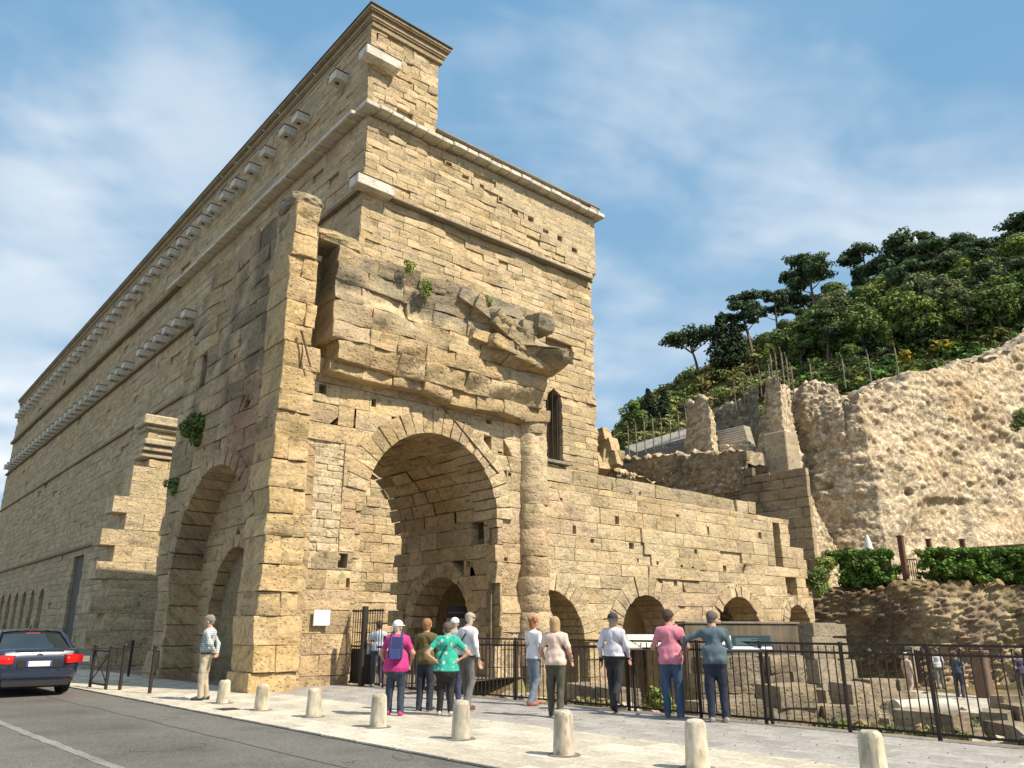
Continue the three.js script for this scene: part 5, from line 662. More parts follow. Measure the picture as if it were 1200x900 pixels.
{
  const xs = [], zs = []; for (let x = 44; x <= 200; x += 2.5) xs.push(x); for (let z = -150; z <= 60; z += 2.5) zs.push(z);
  structure('hill', gridGeo(xs, zs, (x, z) => { const s = .85 * x - .53 * z; return hillH(x, z) - (s < 56 ? 1.5 : 0); }, (x, y, z) => { const a = fbm(x * .12, z * .12, 3, 4), b = fbm(x * .5, z * .5, 8, 3); return mix3(mix3([.17, .165, .06], [.30, .265, .13], sstep(-.1, .5, a)), [.07, .10, .03], sstep(-.1, .4, b) * .6); }), M.soil);
  const kinds = { pine: ['pine_tree', 'tall dark pine with flat needle pads on the hillside', 'tree', barkMat], umbrella: ['umbrella_pine', 'leaning round topped pine alone at the foot of the hill', 'tree', barkMat], cone: ['conifer_tree', 'dense blackish conifer on the hillside', 'tree', barkMat], mid: ['broadleaf_tree', 'mid green bushy broadleaf tree on the hillside', 'tree', greyBark], light: ['bright_broadleaf_tree', 'bright fresh green broadleaf tree on the hillside', 'tree', greyBark], olive: ['grey_green_tree', 'grey green loose tree on the hillside', 'tree', greyBark] };
  const proto = {}; const make = (kind, v) => { const key = kind + v; if (!proto[key]) { const [l, c] = treeGeo(kind, 400 + v * 17 + kind.length * 3); proto[key] = [merge(l), c]; } return proto[key]; };
  const plant = (kind, px, py, D, h, v, turn) => { // foot found on the hill along the pixel's bearing; py only used by the lone trees at the skyline
    const q = atDist(px, py ?? 600, D), y = hillH(q.x, q.z); const [n, label, cat, bark] = kinds[kind], t = thing(n, (h > 1.05 ? 'large ' : h < .8 ? 'small ' : '') + label, cat, [q.x, y, q.z], turn ?? px, 'trees growing on the hill'); t.scale.setScalar(h * (kind === 'pine' ? .95 : .98)); const [l, c] = make(kind, v); mesh('trunk', l, bark, t); mesh('crown', c, leafMat, t); };
  // where a hill pixel lies: march along its bearing to the hill surface
  const hit = (px, py) => { const r = ray(px, py), L = Math.hypot(r[0], r[2]); for (let D = 58; D < 170; D += 1) { const t = D / L, y = EYE + r[1] * t; if (y < hillH(r[0] * t, r[2] * t)) return D; } return 130; };
  const T = [['umbrella', 820, 446, 1.25, 0], ['cone', 850, 440, 1.3, 0], ['cone', 866, 434, 1.0, 1], ['pine', 884, 425, 1.15, 0], ['cone', 762, 505, .8, 1], ['mid', 745, 512, .75, 1], ['cone', 780, 500, .7, 0], ['mid', 755, 520, .6, 0], ['pine', 912, 408, .9, 1], ['pine', 938, 395, 1.5, 0], ['pine', 962, 390, 1.4, 1], ['mid', 985, 392, 1.1, 0], ['pine', 1014, 376, 1.3, 0], ['olive', 985, 420, 1.2, 0], ['mid', 965, 425, 1.1, 1], ['mid', 1020, 410, 1.2, 0], ['light', 1042, 398, 1.1, 0], ['pine', 1062, 372, 1.35, 0], ['pine', 1085, 362, 1.4, 1], ['pine', 1105, 372, 1.2, 0], ['mid', 1062, 400, 1.1, 1], ['olive', 1090, 400, 1.2, 0], ['light', 1105, 345, 1.1, 1], ['pine', 1130, 345, 1.2, 0], ['mid', 1145, 340, 1.3, 0], ['light', 1165, 335, 1.2, 0], ['mid', 1185, 330, 1.35, 1], ['pine', 1200, 325, 1.2, 1], ['light', 1205, 345, 1.1, 1], ['pine', 1160, 365, 1.1, 0], ['mid', 1140, 385, 1.1, 0], ['cone', 1178, 370, 1.0, 0], ['light', 1120, 405, .8, 0], ['mid', 1195, 385, .9, 1], ['olive', 1165, 392, .8, 1], ['mid', 1230, 340, 1.3, 0], ['mid', 940, 435, .7, 0], ['light', 905, 440, .5, 1], ['mid', 1000, 440, .6, 1], ['mid', 1075, 345, 1.1, 1], ['mid', 1120, 330, 1.1, 0], ['light', 1045, 425, .6, 1], ['mid', 925, 415, .7, 1], ['mid', 900, 420, .5, 0]];
  { // more of the same wood between those: a closed canopy
    const R = rng(71), ks = ['mid', 'olive', 'mid', 'light', 'pine', 'mid', 'cone', 'mid']; for (let k = 0; k < 62; k++) { const px = 925 + R() * 300, edge = lerp(405, 318, clamp((px - 925) / 275)), py = edge + 14 + R() * (lerp(440, 398, clamp((px - 925) / 275)) - edge - 10); T.push([ks[Math.floor(R() * 8)], px, py, .6 + R() * .55, R() > .5 ? 1 : 0]); } }
  T.forEach(([k, px, py, h, v], i) => plant(k, px, py, hit(px, py), h, v, i * 1.7));
  // undergrowth: shrubs past counting over the whole slope
  const R = rng(88), g = leafCloud([[0, .5, 0, .9, .6, .9], [.7, .4, .3, .6, .45, .6], [-.5, .45, -.5, .6, .5, .6]], R, .2, (q) => [.8 + q() * .4, .8 + q() * .4, .8 + q() * .4], 45), list = [];
  for (let i = 0; i < 9000; i++) { const x = 52 + R() * 100, z = -110 + R() * 130, s = .85 * x - .53 * z, l = .53 * x + .85 * z; if (s < 62 || s > 132) continue; const px = toPixel(x, hillH(x, z), z); if (px[0] < 700 || px[0] > 1260 || px[2] < 0) continue; const open = px[0] < 930 && fbm(x * .09, z * .09, 6, 3) > -.05; if (open && R() < .75) continue; list.push([x, z, px[0]]); }
  const im = new THREE.InstancedMesh(g, leafMat, list.length), m4 = new THREE.Matrix4(), Q = new THREE.Quaternion(), cc = new THREE.Color(); list.forEach(([x, z, px], i) => { const s = .7 + R() * 1.1, k = R(), fl = px > 930 && k > .9; Q.setFromAxisAngle(V3(0, 1, 0), R() * 6.3); m4.compose(V3(x, hillH(x, z) - .2, z), Q, V3(s, s * (.7 + R() * .6), s)); im.setMatrixAt(i, m4); const q = fl ? [.32, .26, .03] : px < 930 ? [.18 + R() * .07, .19 + R() * .06, .07] : [.09 + R() * .08, .14 + R() * .08, .035 + R() * .02]; im.setColorAt(i, cc.setRGB(...q)); });
  im.name = 'undergrowth'; im.castShadow = im.receiveShadow = true; tag(im, 'shrubs and flowering broom covering the hillside', 'undergrowth', null, 'stuff'); scene.add(im);
  // hillside fence: posts with bent tops and wires
  const fence = (name, label, pts, h) => { const t = thing(name, label, 'fence'); for (let i = 0; i < pts.length; i++) { const p = pts[i]; mesh('post', merge([bar(V3(p.x, p.y - .6, p.z), V3(p.x, p.y + h, p.z), .06, 6), bar(V3(p.x, p.y + h, p.z), V3(p.x - .35, p.y + h + .35, p.z + .1), .05, 6)]), M.greyStone, t); if (i) for (let k = 0; k < 4; k++) { const y = h * (.25 + k * .25); mesh('wire', bar(V3(pts[i - 1].x, pts[i - 1].y + y, pts[i - 1].z), V3(p.x, p.y + y, p.z), .014, 4), M.iron, t); } } };
  const line = (pp) => pp.map(([px, py, D]) => atDist(px, py, D));
  fence('hillside_fence', 'wire fence with bent post tops above the grey sloping slab', line([[737, 528, 66], [746, 526, 66], [756, 522, 66], [766, 520, 66.5], [776, 518, 67], [786, 514, 67], [796, 510, 67], [805, 507, 67], [815, 503, 67]]), 2.2);
  fence('hillside_fence', 'wire fence climbing the grassy slope behind the staircase', line([[862, 472, 72], [872, 467, 72], [882, 462, 72], [892, 458, 72], [903, 452, 72]]), 2.0);
  fence('pillar_fence', 'tall wire fence on top of the slender rubble pillar', line([[905, 441, 57.5], [911, 440, 57.2], [918, 439, 57], [924, 445, 58], [930, 457, 59]]), 1.7);
  fence('wall_top_fence', 'thin leaning fence posts along the top of the great rubble wall', line([[952, 452, 64], [990, 446, 66], [1020, 440, 67], [1052, 432, 68]]), 1.8);
  // grey retaining slope at the hill foot
  const w = thing('hill_retaining_wall', 'grey mossy rubble wall at the foot of the grassy slope', 'wall'); mesh('face', rubbleWall([[atDist(782, 600, 76).x, atDist(782, 600, 76).z], [atDist(840, 600, 74).x, atDist(840, 600, 74).z], [atDist(900, 600, 71).x, atDist(900, 600, 71).z]], 10, (s, x, z) => lerp(19.5, 23.0, s) + .4 * noise(x, z, 2), 3, 120, 60, .6, .3, (Q, id, st) => mix3(rubColor(Q, id, st), [.20, .19, .13], .65)), M.rubble, w);
  { const q = atDist(1074, 290, 122), y0 = hillH(q.x, q.z), t = thing('white_statue', 'small white statue standing on a tall pedestal among the hilltop trees', 'statue', [q.x, y0, q.z]), h = q.y - y0 - .4; mesh('pedestal', box(1.1, h, 1.1, 0, h / 2, 0, .05), M.greyStone, t); mesh('figure', new THREE.LatheGeometry([[.001, 2.2], [.16, 2.15], [.2, 1.98], [.12, 1.8], [.32, 1.65], [.36, 1.3], [.26, 1.05], [.36, .5], [.45, 0]].map(([a, b]) => new THREE.Vector2(a, b)), 14).translate(0, h, 0), std({ color: col(.75, .75, .74) }), t); }
}
// ---------------------------------------------------------------- terrace: clipped hedges, folded parasol, posts
{
  const P = (px, D) => atDist(px, 672, D);
  const hedge = (label, pts, y, h, th, seed) => { const R = rng(seed), t = thing('clipped_hedge', label, 'hedge', [0, 0, 0], 0, 'clipped hedges on the terrace'), cl = []; for (let i = 0; i < pts.length - 1; i++) { const a = pts[i], b = pts[i + 1], L = a.distanceTo(b), n = Math.ceil(L / .22); for (let k = 0; k < n; k++) { const m = a.clone().lerp(b, (k + R()) / n); for (let j = 0; j < 9; j++) cl.push([m.x + (R() - .5) * th, y + .25 + R() * (h - .35), m.z + (R() - .5) * th, .28, .26, .28]); for (let j = 0; j < 2; j++) cl.push([m.x + (R() - .5) * th, y + h - .2 + R() * .1, m.z + (R() - .5) * th, .28, .2, .28]); } }
    mesh('foliage', leafCloud(cl, R, .1, (q) => [.085 + q() * .06, .155 + q() * .09, .028 + q() * .016], 46), leafMat, t); for (let i = 0; i < pts.length - 1; i++) { const L = pts[i].distanceTo(pts[i + 1]), g = box(L * .96, h * .75, th * .12); g.rotateY(-Math.atan2(pts[i + 1].z - pts[i].z, pts[i + 1].x - pts[i].x)); const m = pts[i].clone().lerp(pts[i + 1], .5); g.translate(m.x, y + h * .42, m.z); mesh('inner_slab', g, std({ color: col(.02, .03, .012) }), t); } };  // a solid near-black slab fills the middle of each hedge run
  const ty = 3.5; hedge('clipped green hedge beside the folded parasol', [P(984, 46.5), P(1018, 46.5), P(1046, 47)], ty, 2.0, 1.4, 3); hedge('long clipped green hedge beside the gate posts', [P(1090, 47), P(1130, 47.5), P(1215, 49)], ty, 1.95, 1.5, 5);
  const par = thing('folded_parasol', 'folded white parasol standing behind the clipped hedge', 'parasol', P(1022, 49).setY(ty).toArray()); mesh('pole', bar(V3(0, 0, 0), V3(0, 3.0, 0), .03, 8), M.iron, par); mesh('folded_canopy', new THREE.LatheGeometry([[.02, 3.05], [.12, 2.9], [.2, 2.5], [.32, 1.9], [.38, 1.5], [.3, 1.45], [.05, 1.5]].map(([a, b]) => new THREE.Vector2(a, b)), 9), std({ color: col(.66, .67, .66) }), par);
  const post = (px, D, h, w, label) => { const p = P(px, D); w *= .8; const t = thing('gate_post', label, 'post', [p.x, ty, p.z], 0, 'rusty posts on the terrace'); mesh('shaft', box(w, h, w, 0, h / 2, 0, .03), std({ color: col(.17, .075, .045), map: grimeMap }), t); mesh('cap', box(w * 1.2, .08, w * 1.2, 0, h + .03, 0, .01), std({ color: col(.12, .06, .04) }), t); };
  post(1061, 46.5, 2.6, .32, 'rust brown post at the gap between the hedges'); post(1094, 50, 2.7, .3, 'rust brown post poking up behind the long hedge'); post(1134, 51, 2.7, .3, 'rust brown post poking up behind the long hedge');
  const gate = thing('terrace_gate', 'low dark iron gate in the gap between the hedges', 'gate'); const g0 = P(1063, 47), g1 = P(1076, 47.2); for (let k = 0; k < 6; k++) mesh('bar', bar(V3(lerp(g0.x, g1.x, k / 5), ty + .2, lerp(g0.z, g1.z, k / 5)), V3(lerp(g0.x, g1.x, k / 5), ty + 1.5, lerp(g0.z, g1.z, k / 5)), .02, 6), M.iron, gate); for (const y of [.25, 1.45]) mesh('rail', bar(V3(g0.x, ty + y, g0.z), V3(g1.x, ty + y, g1.z), .025, 6), M.iron, gate);
  const kiosk = thing('timber_shelter', 'low dark timber shelter at the foot of the great rubble wall', 'shelter'); const k0 = P(1180, 54); for (const dx of [-1.2, 0, 1.2]) mesh('post', box(.2, 2.4, .2, k0.x + dx * .3, ty + 1.2, k0.z + dx), std({ color: col(.22, .12, .07) }), kiosk); mesh('roof', box(2.6, .15, 4.6, k0.x + .6, ty + 2.45, k0.z, .02), std({ color: col(.2, .13, .08) }), kiosk); mesh('back_panel', box(.1, 2.3, 4, k0.x + 1.4, ty + 1.15, k0.z), std({ color: col(.2, .14, .09), map: grimeMap }), kiosk);
}
// ---------------------------------------------------------------- street furniture
{
  // stone bollards along the kerb: tapered, chipped, domed top
  const R = rng(31), spots = [[261, 828, .56, 'stone bollard beside the man with hands behind his back', 0], [306, 836, .56, 'stone bollard standing before the corner pier of the gate tower', 0], [367, 844, .58, 'stone bollard standing before the white notice on the wall', 0], [443, 856, .6, 'stone bollard behind which the woman with the navy backpack stands', 0], [540, 870, .62, 'stone bollard behind the white shirted man in the flat cap', 0], [661, 889, .63, 'stone bollard behind the woman in the beige shirt', 0], [818, 905, .62, 'stone bollard behind the denim shirted man at the fence', 0], [1027, 925, .62, 'stone bollard alone opposite the last fence panels', 0]];
  for (const [px, py, h0, label] of spots) { const h = h0 * .83; const q = onY(px, py - 3), t = thing('stone_bollard', label, 'bollard', [q.x, 0, q.z], R() * 6, 'stone bollards along the kerb'); const g = new THREE.LatheGeometry([[.001, h], [.09, h - .004], [.125, h - .02], [.142, h - .06], [.15, h * .6], [.158, h * .3], [.166, .03], [.172, 0]].map(([a, b]) => new THREE.Vector2(a * .82, b)), 28), p = g.attributes.position; for (let i = 0; i < p.count; i++) { const a = p.getX(i), b = p.getY(i), c = p.getZ(i), f = 1 + .035 * fbm(a * 9 + px, b * 6, c * 9, 3) - .07 * sstep(.35, .7, fbm(a * 14, b * 9 + px, c * 14, 2)); p.setXYZ(i, a * f, b + (b > h - .03 ? .012 * noise(a * 20, c * 20, px) : 0), c * f); } g.computeVertexNormals(); const uv = g.attributes.uv; for (let i = 0; i < uv.count; i++) uv.setXY(i, uv.getX(i) * 1 + px, uv.getY(i) * .6);
    mesh('shaft', colored(g, (x, y, z) => { const n = fbm(x * 8 + px, y * 5, z * 8, 4); return mix3(mix3([.66, .60, .48], [.45, .38, .27], sstep(-.1, .5, n)), [.2, .17, .13], sstep(.38, .6, fbm(x * 22, y * 22, z * 22 + px, 3)) * .7); }), bollardMat, t); mesh('footing', new THREE.CylinderGeometry(.2, .21, .014, 20).translate(0, .015, 0), M.concrete, t); }
  // slim black posts
  for (const [px, py, label] of [[140, 809, 'slim black metal post beside the cross braced stand'], [175, 813, 'slim black metal post on the kerb by the standing man'], [150, 793, 'slim black metal post close to the toothed wall']]) { const q = onY(px, py), t = thing('metal_post', label, 'post', [q.x, 0, q.z], 0, 'slim black posts'); mesh('shaft', bar(V3(0, 0, 0), V3(0, 1.02, 0), .042, 14), M.iron, t); mesh('finial', new THREE.SphereGeometry(.055, 14, 10).translate(0, 1.06, 0), M.iron, t); mesh('collar', new THREE.CylinderGeometry(.052, .052, .03, 14).translate(0, .98, 0), M.iron, t); }
  { const q = onY(105, 806), q2 = onY(116, 809), t = thing('cross_braced_barrier', 'black iron barrier with a crossed brace at the kerb', 'barrier', [0, 0, 0]); const A = V3(q.x, 0, q.z), B = V3(q2.x + .12, 0, q2.z + .1), up = (v, y) => v.clone().setY(y); for (const v of [A, B]) { mesh('post', bar(v, up(v, 1.0), .04, 10), M.iron, t); mesh('finial', new THREE.SphereGeometry(.05, 10, 8).translate(v.x, 1.03, v.z), M.iron, t); } mesh('rail', bar(up(A, .92), up(B, .92), .025, 8), M.iron, t); mesh('rail', bar(up(A, .12), up(B, .12), .025, 8), M.iron, t); mesh('brace', bar(up(A, .15), up(B, .9), .015, 6), M.iron, t); mesh('brace', bar(up(A, .9), up(B, .15), .015, 6), M.iron, t); }
  // iron fence: posts, two rails, every bar
  const rust = std({ color: col(.034, .022, .018), roughness: .65, metalness: .2 });
  const fence = thing('iron_fence', 'long dark iron fence with vertical bars beside the excavation', 'fence'); const H = 1.25, at = (z, y) => V3(fenceX(z), y, z);
  const zPosts = [2.2]; for (const p of [[1101, 867], [991, 858], [891, 849], [804, 843]]) zPosts.push(onY(p[0], p[1]).z); zPosts.push(-10.4, -12.0, -13.45, -15.3, -17.1, -18.35); zPosts.splice(1, 0, .6, -1.05, -2.5, -3.75);
  for (const z of zPosts) { const tall = H + .03; mesh('post', box(.05, tall + .05, .05, fenceX(z), tall / 2 - .02, z, .006), rust, fence); }
  const geoBar = new THREE.CylinderGeometry(.011, .011, H - .1, 6); let nb = 0;
  for (let z = 2.1; z > -18.3; z -= .128) { const m = mesh('bar', geoBar, rust, fence); m.position.copy(at(z, H / 2 + .02)); nb++; }
  for (let k = 0; k < zPosts.length - 1; k++) { const a = zPosts[k], b = zPosts[k + 1]; for (const y of [.07, H - .13, H]) { const g = box(.012, .035, Math.abs(a - b), 0, 0, 0); g.rotateY(Math.atan2(.062, 1)); const m = (a + b) / 2; mesh('rail', g.translate(fenceX(m), y, m), rust, fence); } }
  // taller gate at the archway
  const gate = thing('archway_gate', 'tall black barred gate with a thick post in the archway', 'gate'); for (let z = -18.5, k = 0; z > -19.9; z -= .115, k++) mesh('bar', bar(at(z, .05), at(z, 1.98), .012, 6), M.iron, gate); for (const y of [.08, 1.0, 1.93]) { const g = box(.02, .05, 1.5); g.rotateY(Math.atan2(.062, 1)); mesh('rail', g.translate(fenceX(-19.2), y, -19.2), M.iron, gate); } const gp = onY(425, 803.5); mesh('post', box(.13, 2.05, .13, gp.x - .25, 1.02, gp.z + .35, .008), M.iron, gate); mesh('lock_box', box(.1, .28, .16, fenceX(-19) - .06, .95, -19.0, .01), std({ color: col(.3, .32, .34) }), gate);
  { const p = mesh('solid_panel', box(.03, .85, 1.2, fenceX(-19.3), .52, -19.3), M.iron, gate); p.rotation.y = 0; }
  // inner railing that carries on through the passage
  const inn = thing('passage_railing', 'black railing running inside the archway behind the group of visitors', 'fence'); for (let k = 0; k <= 34; k++) { const x = 12.1 + k * .135; mesh('bar', bar(V3(x, .02, -18.3 + .0 * k), V3(x, 1.08, -18.3), .011, 6), rust, inn); } for (const y of [.08, 1.0]) mesh('rail', box(4.8, .035, .02, 14.4, y, -18.3), rust, inn);
  // notice on the wall, text too small to read: faint grey lines
  const lines = (n, w, h, bg, fg, seed, head) => { const c = document.createElement('canvas'); c.width = w; c.height = h; const g = c.getContext('2d'), R = rng(seed); g.fillStyle = bg; g.fillRect(0, 0, w, h); g.fillStyle = fg; for (let k = 0; k < n; k++) g.fillRect(w * .1, h * (.2 + .7 * k / n), w * (.45 + R() * .35), Math.max(1, h * .025)); if (head) { g.fillStyle = head; g.fillRect(w * .1, h * .06, w * .5, h * .07); } const t = new THREE.CanvasTexture(c); t.colorSpace = THREE.SRGBColorSpace; return t; };
  const q = onZ(377, 724, AZ + .12), nt = thing('wall_notice', 'small white notice plate fixed to the wall beside the archway', 'sign', [q.x, q.y, q.z]); mesh('backing', box(.5, .42, .03, 0, 0, 0, .005), std({ color: col(.5, .5, .48) }), nt); { const g = new THREE.PlaneGeometry(.46, .38).translate(0, 0, .0185); mesh('printed_face', g, std({ map: lines(7, 128, 104, '#e9e9e4', '#c9cac6', 3), roughness: .5 }), nt); }
  { const b = onZ(540, 716, -22.2), t = thing('notice_board', 'standing notice board with a dark header inside the archway', 'sign', [b.x, 0, b.z], -.35); mesh('panel', box(1.0, 1.3, .06, 0, 1.15, 0, .01), std({ color: col(.25, .22, .19) }), t); mesh('header', box(1.0, .42, .062, 0, 2.0, 0, .01), std({ color: col(.03, .035, .04) }), t); mesh('header_band', box(.9, .06, .07, 0, 1.98, 0), std({ color: col(.16, .1, .05) }), t); for (const s of [-1, 1]) mesh('leg', box(.06, .6, .06, s * .42, .25, 0), M.iron, t); }
  // two slanted information boards behind the fence
  const lectern = (label, px, D, w, tex, turn, rimCol) => { const b = atDist(px, 735, D), t = thing('information_board', label, 'information board', [b.x, groundH(b.x, b.z), b.z], turn), y = 1.18 - groundH(b.x, b.z); const tilt = new THREE.Group(); const pl = box(w, .05, .5, 0, 0, 0, .01); pl.rotateX(.5); pl.translate(0, y + .05, 0); mesh('board', boxUV(pl), std({ color: rimCol, roughness: .5 }), t); const f = new THREE.PlaneGeometry(w - .06, .44).rotateX(-Math.PI / 2).translate(0, .027, 0).rotateX(.5).translate(0, y + .05, 0); mesh('printed_face', f, std({ map: tex, roughness: .4 }), t); for (const s of [-1, 1]) mesh('leg', bar(V3(s * w * .38, -.1, 0), V3(s * w * .38, y, 0), .03, 8), M.iron, t); return t; };
  const pic = (() => { const c = document.createElement('canvas'); c.width = 256; c.height = 128; const g = c.getContext('2d'), R = rng(4); g.fillStyle = '#c9cdbb'; g.fillRect(0, 0, 256, 128); g.strokeStyle = '#9aa08e'; for (let k = 0; k < 26; k++) { g.beginPath(); g.moveTo(20 + R() * 120, 20 + R() * 90); g.lineTo(20 + R() * 120, 20 + R() * 90); g.stroke(); } g.fillStyle = '#b8bdac'; for (let k = 0; k < 9; k++) g.fillRect(165, 24 + k * 10, 40 + R() * 40, 3); const t = new THREE.CanvasTexture(c); t.colorSpace = THREE.SRGBColorSpace; return t; })();
  const pic2 = (() => { const c = document.createElement('canvas'); c.width = 256; c.height = 128; const g = c.getContext('2d'), R = rng(6); g.fillStyle = '#22302f'; g.fillRect(0, 0, 256, 128); g.fillStyle = '#e8e8e2'; g.fillRect(0, 0, 80, 128); g.fillRect(0, 104, 256, 24); g.fillStyle = '#6e7f78'; for (let k = 0; k < 7; k++) g.fillRect(100, 26 + k * 10, 70 + R() * 60, 3); g.fillStyle = '#aab0a8'; for (let k = 0; k < 8; k++) g.fillRect(10, 16 + k * 10, 40 + R() * 24, 2); const t = new THREE.CanvasTexture(c); t.colorSpace = THREE.SRGBColorSpace; return t; })();
  lectern('slanted pale information board with a line drawing behind the iron fence', 760, 15.8, .85, pic, -.72, col(.5, .5, .46)); lectern('slanted dark green information board with a white text strip behind the iron fence', 868, 14.4, 1.0, pic2, -.95, col(.05, .06, .06));
  // plants rooted in the masonry
  const tuft = (label, p, r, colr, seed, n = 5) => { const R = rng(seed), cl = []; for (let k = 0; k < n; k++) cl.push([(R() - .5) * r, (R() - .6) * r * 1.3, (R() - .5) * r, r * .5, r * .55, r * .5]); const t = thing('wall_plant', label, 'plant', p.toArray(), 0, 'plants rooted in the walls'); mesh('leaves', leafCloud(cl, R, Math.min(.075, r * .16), colr, r > .5 ? 260 : 70), leafMat, t); mesh('stem', bar(V3(0, r * .2, 0), V3(0, -r * .4, 0), .012, 5), barkMat, t); };
  tuft('dark green bush rooted in the grimy tower side below the slit', onX(231, 498, TX - .12), .55, MIDG, 1, 7); tuft('small dark green plant rooted beside the arched recess', onX(203, 570, TX - .1), .36, MIDG, 2); tuft('bright little plant rooted high in the attic stones', onZ(480, 310, TZ + .12), .24, LIGHTG, 3); tuft('round green tuft in the middle of the attic', onZ(500, 338, TZ + .14), .3, LIGHTG, 4); tuft('small green tuft under the broken attic lumps', onZ(571, 352, TZ + .3), .22, LIGHTG, 5);
  tuft('green weeds growing behind the fence beside the leaning men', onY(775, 828, -.6), .55, LIGHTG, 6, 8); tuft('dark green weeds at the corner of the ruined blocks', onY(893, 818, -.7), .5, MIDG, 7, 8); tuft('ivy hanging from the terrace edge by the arcade wall', atDist(960, 676, 42.5), .8, MIDG, 8, 10);
  tuft('pale green shrub at the end of the arcade wall', atDist(968, 664, 44), .55, LIGHTG, 9, 8); tuft('bush clinging to the great rubble wall', atDist(1197, 490, 57), .7, MIDG, 10, 6);
  // bent iron rod on the pier
  const rod = thing('iron_rod', 'rusty iron rod leaning on the face of the corner pier', 'rod'); const r0 = onZ(354, 390, PZ + .13), r1 = onZ(364, 430, PZ + .16); mesh('shaft', bar(r0, r1, .035, 8, .025), std({ color: col(.13, .08, .05) }), rod); mesh('hook', bar(r0.clone().add(V3(-.03, .05, 0)), r0, .045, 8), std({ color: col(.13, .08, .05) }), rod);
  // dry grass in the excavation
  { const R = rng(12), gl = []; const g = leafCloud([[0, .08, 0, .16, .1, .16]], R, .05, (q) => [.8 + q() * .4, .8 + q() * .4, .8 + q() * .4], 26), L = []; for (let i = 0; i < 5200; i++) { const z = 4 - R() * 24, x = fenceX(z) + .5 + R() * R() * 26; if (x < fenceX(z) + .45 || (z < -19.5)) continue; if (fbm(x * .5, z * .5, 4, 3) < -.05) continue; L.push([x, z]); } const im = new THREE.InstancedMesh(g, leafMat, L.length), m = new THREE.Matrix4(), Q = new THREE.Quaternion(), c = new THREE.Color(); L.forEach(([x, z], i) => { Q.setFromAxisAngle(V3(0, 1, 0), R() * 6); const s = .5 + R() * .9; m.compose(V3(x, groundH(x, z) - .02, z), Q, V3(s, s, s)); im.setMatrixAt(i, m); const d = R(); im.setColorAt(i, d > .55 ? c.setRGB(.12 + R() * .06, .15 + R() * .05, .045) : c.setRGB(.33, .27, .13)); }); im.name = 'dry_grass'; im.castShadow = im.receiveShadow = true; tag(im, 'dry grass and weeds over the excavated ground', 'grass', null, 'stuff'); scene.add(im); }
}
// ---------------------------------------------------------------- people: one continuous skin grown round a posed skeleton
function surfaceNets(lo, hi, cell, f) {
  const n = [0, 1, 2].map((k) => Math.ceil((hi[k] - lo[k]) / cell) + 1), [A, B, C] = n, D = new Float32Array(A * B * C); let i = 0;
  for (let z = 0; z < C; z++) for (let y = 0; y < B; y++) for (let x = 0; x < A; x++) D[i++] = f(lo[0] + x * cell, lo[1] + y * cell, lo[2] + z * cell);
  const id = new Int32Array(A * B * C).fill(-1), p = [], idx = [], at = (x, y, z) => x + A * (y + B * z);
  for (let z = 0; z < C - 1; z++) for (let y = 0; y < B - 1; y++) for (let x = 0; x < A - 1; x++) {
    let m = 0; const v = []; for (let k = 0; k < 8; k++) { const d = D[at(x + (k & 1), y + ((k >> 1) & 1), z + (k >> 2))]; v.push(d); if (d < 0) m |= 1 << k; } if (m === 0 || m === 255) continue;
    let sx = 0, sy = 0, sz = 0, c = 0; for (let a = 0; a < 8; a++) for (let b = 0; b < 3; b++) { const e = a | (1 << b); if (e === a || (v[a] < 0) === (v[e] < 0)) continue; const t = v[a] / (v[a] - v[e]); sx += (a & 1) + (b === 0 ? t : 0); sy += ((a >> 1) & 1) + (b === 1 ? t : 0); sz += (a >> 2) + (b === 2 ? t : 0); c++; }
    id[at(x, y, z)] = p.length / 3; p.push(lo[0] + (x + sx / c) * cell, lo[1] + (y + sy / c) * cell, lo[2] + (z + sz / c) * cell);
  }
  for (let z = 1; z < C - 1; z++) for (let y = 1; y < B - 1; y++) for (let x = 1; x < A - 1; x++) { const s = D[at(x, y, z)] < 0; const q = (o, a, b, c, d) => { if (s === D[o] < 0) return; const w = [id[a], id[b], id[c], id[d]]; if (s) idx.push(w[0], w[1], w[2], w[0], w[2], w[3]); else idx.push(w[0], w[2], w[1], w[0], w[3], w[2]); };
    q(at(x + 1, y, z), at(x, y - 1, z - 1), at(x, y, z - 1), at(x, y, z), at(x, y - 1, z)); q(at(x, y + 1, z), at(x - 1, y, z - 1), at(x - 1, y, z), at(x, y, z), at(x, y, z - 1)); q(at(x, y, z + 1), at(x - 1, y - 1, z), at(x, y - 1, z), at(x, y, z), at(x - 1, y, z)); }
  return { p, idx };
}
const capD = (c, x, y, z) => { const dx = c.b[0] - c.a[0], dy = c.b[1] - c.a[1], dz = c.b[2] - c.a[2], px = x - c.a[0], py = y - c.a[1], pz = z - c.a[2], t = clamp((px * dx + py * dy + pz * dz) / (dx * dx + dy * dy + dz * dz + 1e-9)), ex = px - dx * t, ey = py - dy * t, ez = pz - dz * t; return Math.sqrt(ex * ex + ey * ey + ez * ez) - (c.r + (c.s - c.r) * t); };
const smin = (a, b, k) => { const h = clamp(.5 + .5 * (b - a) / k); return lerp(b, a, h) - k * h * (1 - h); };
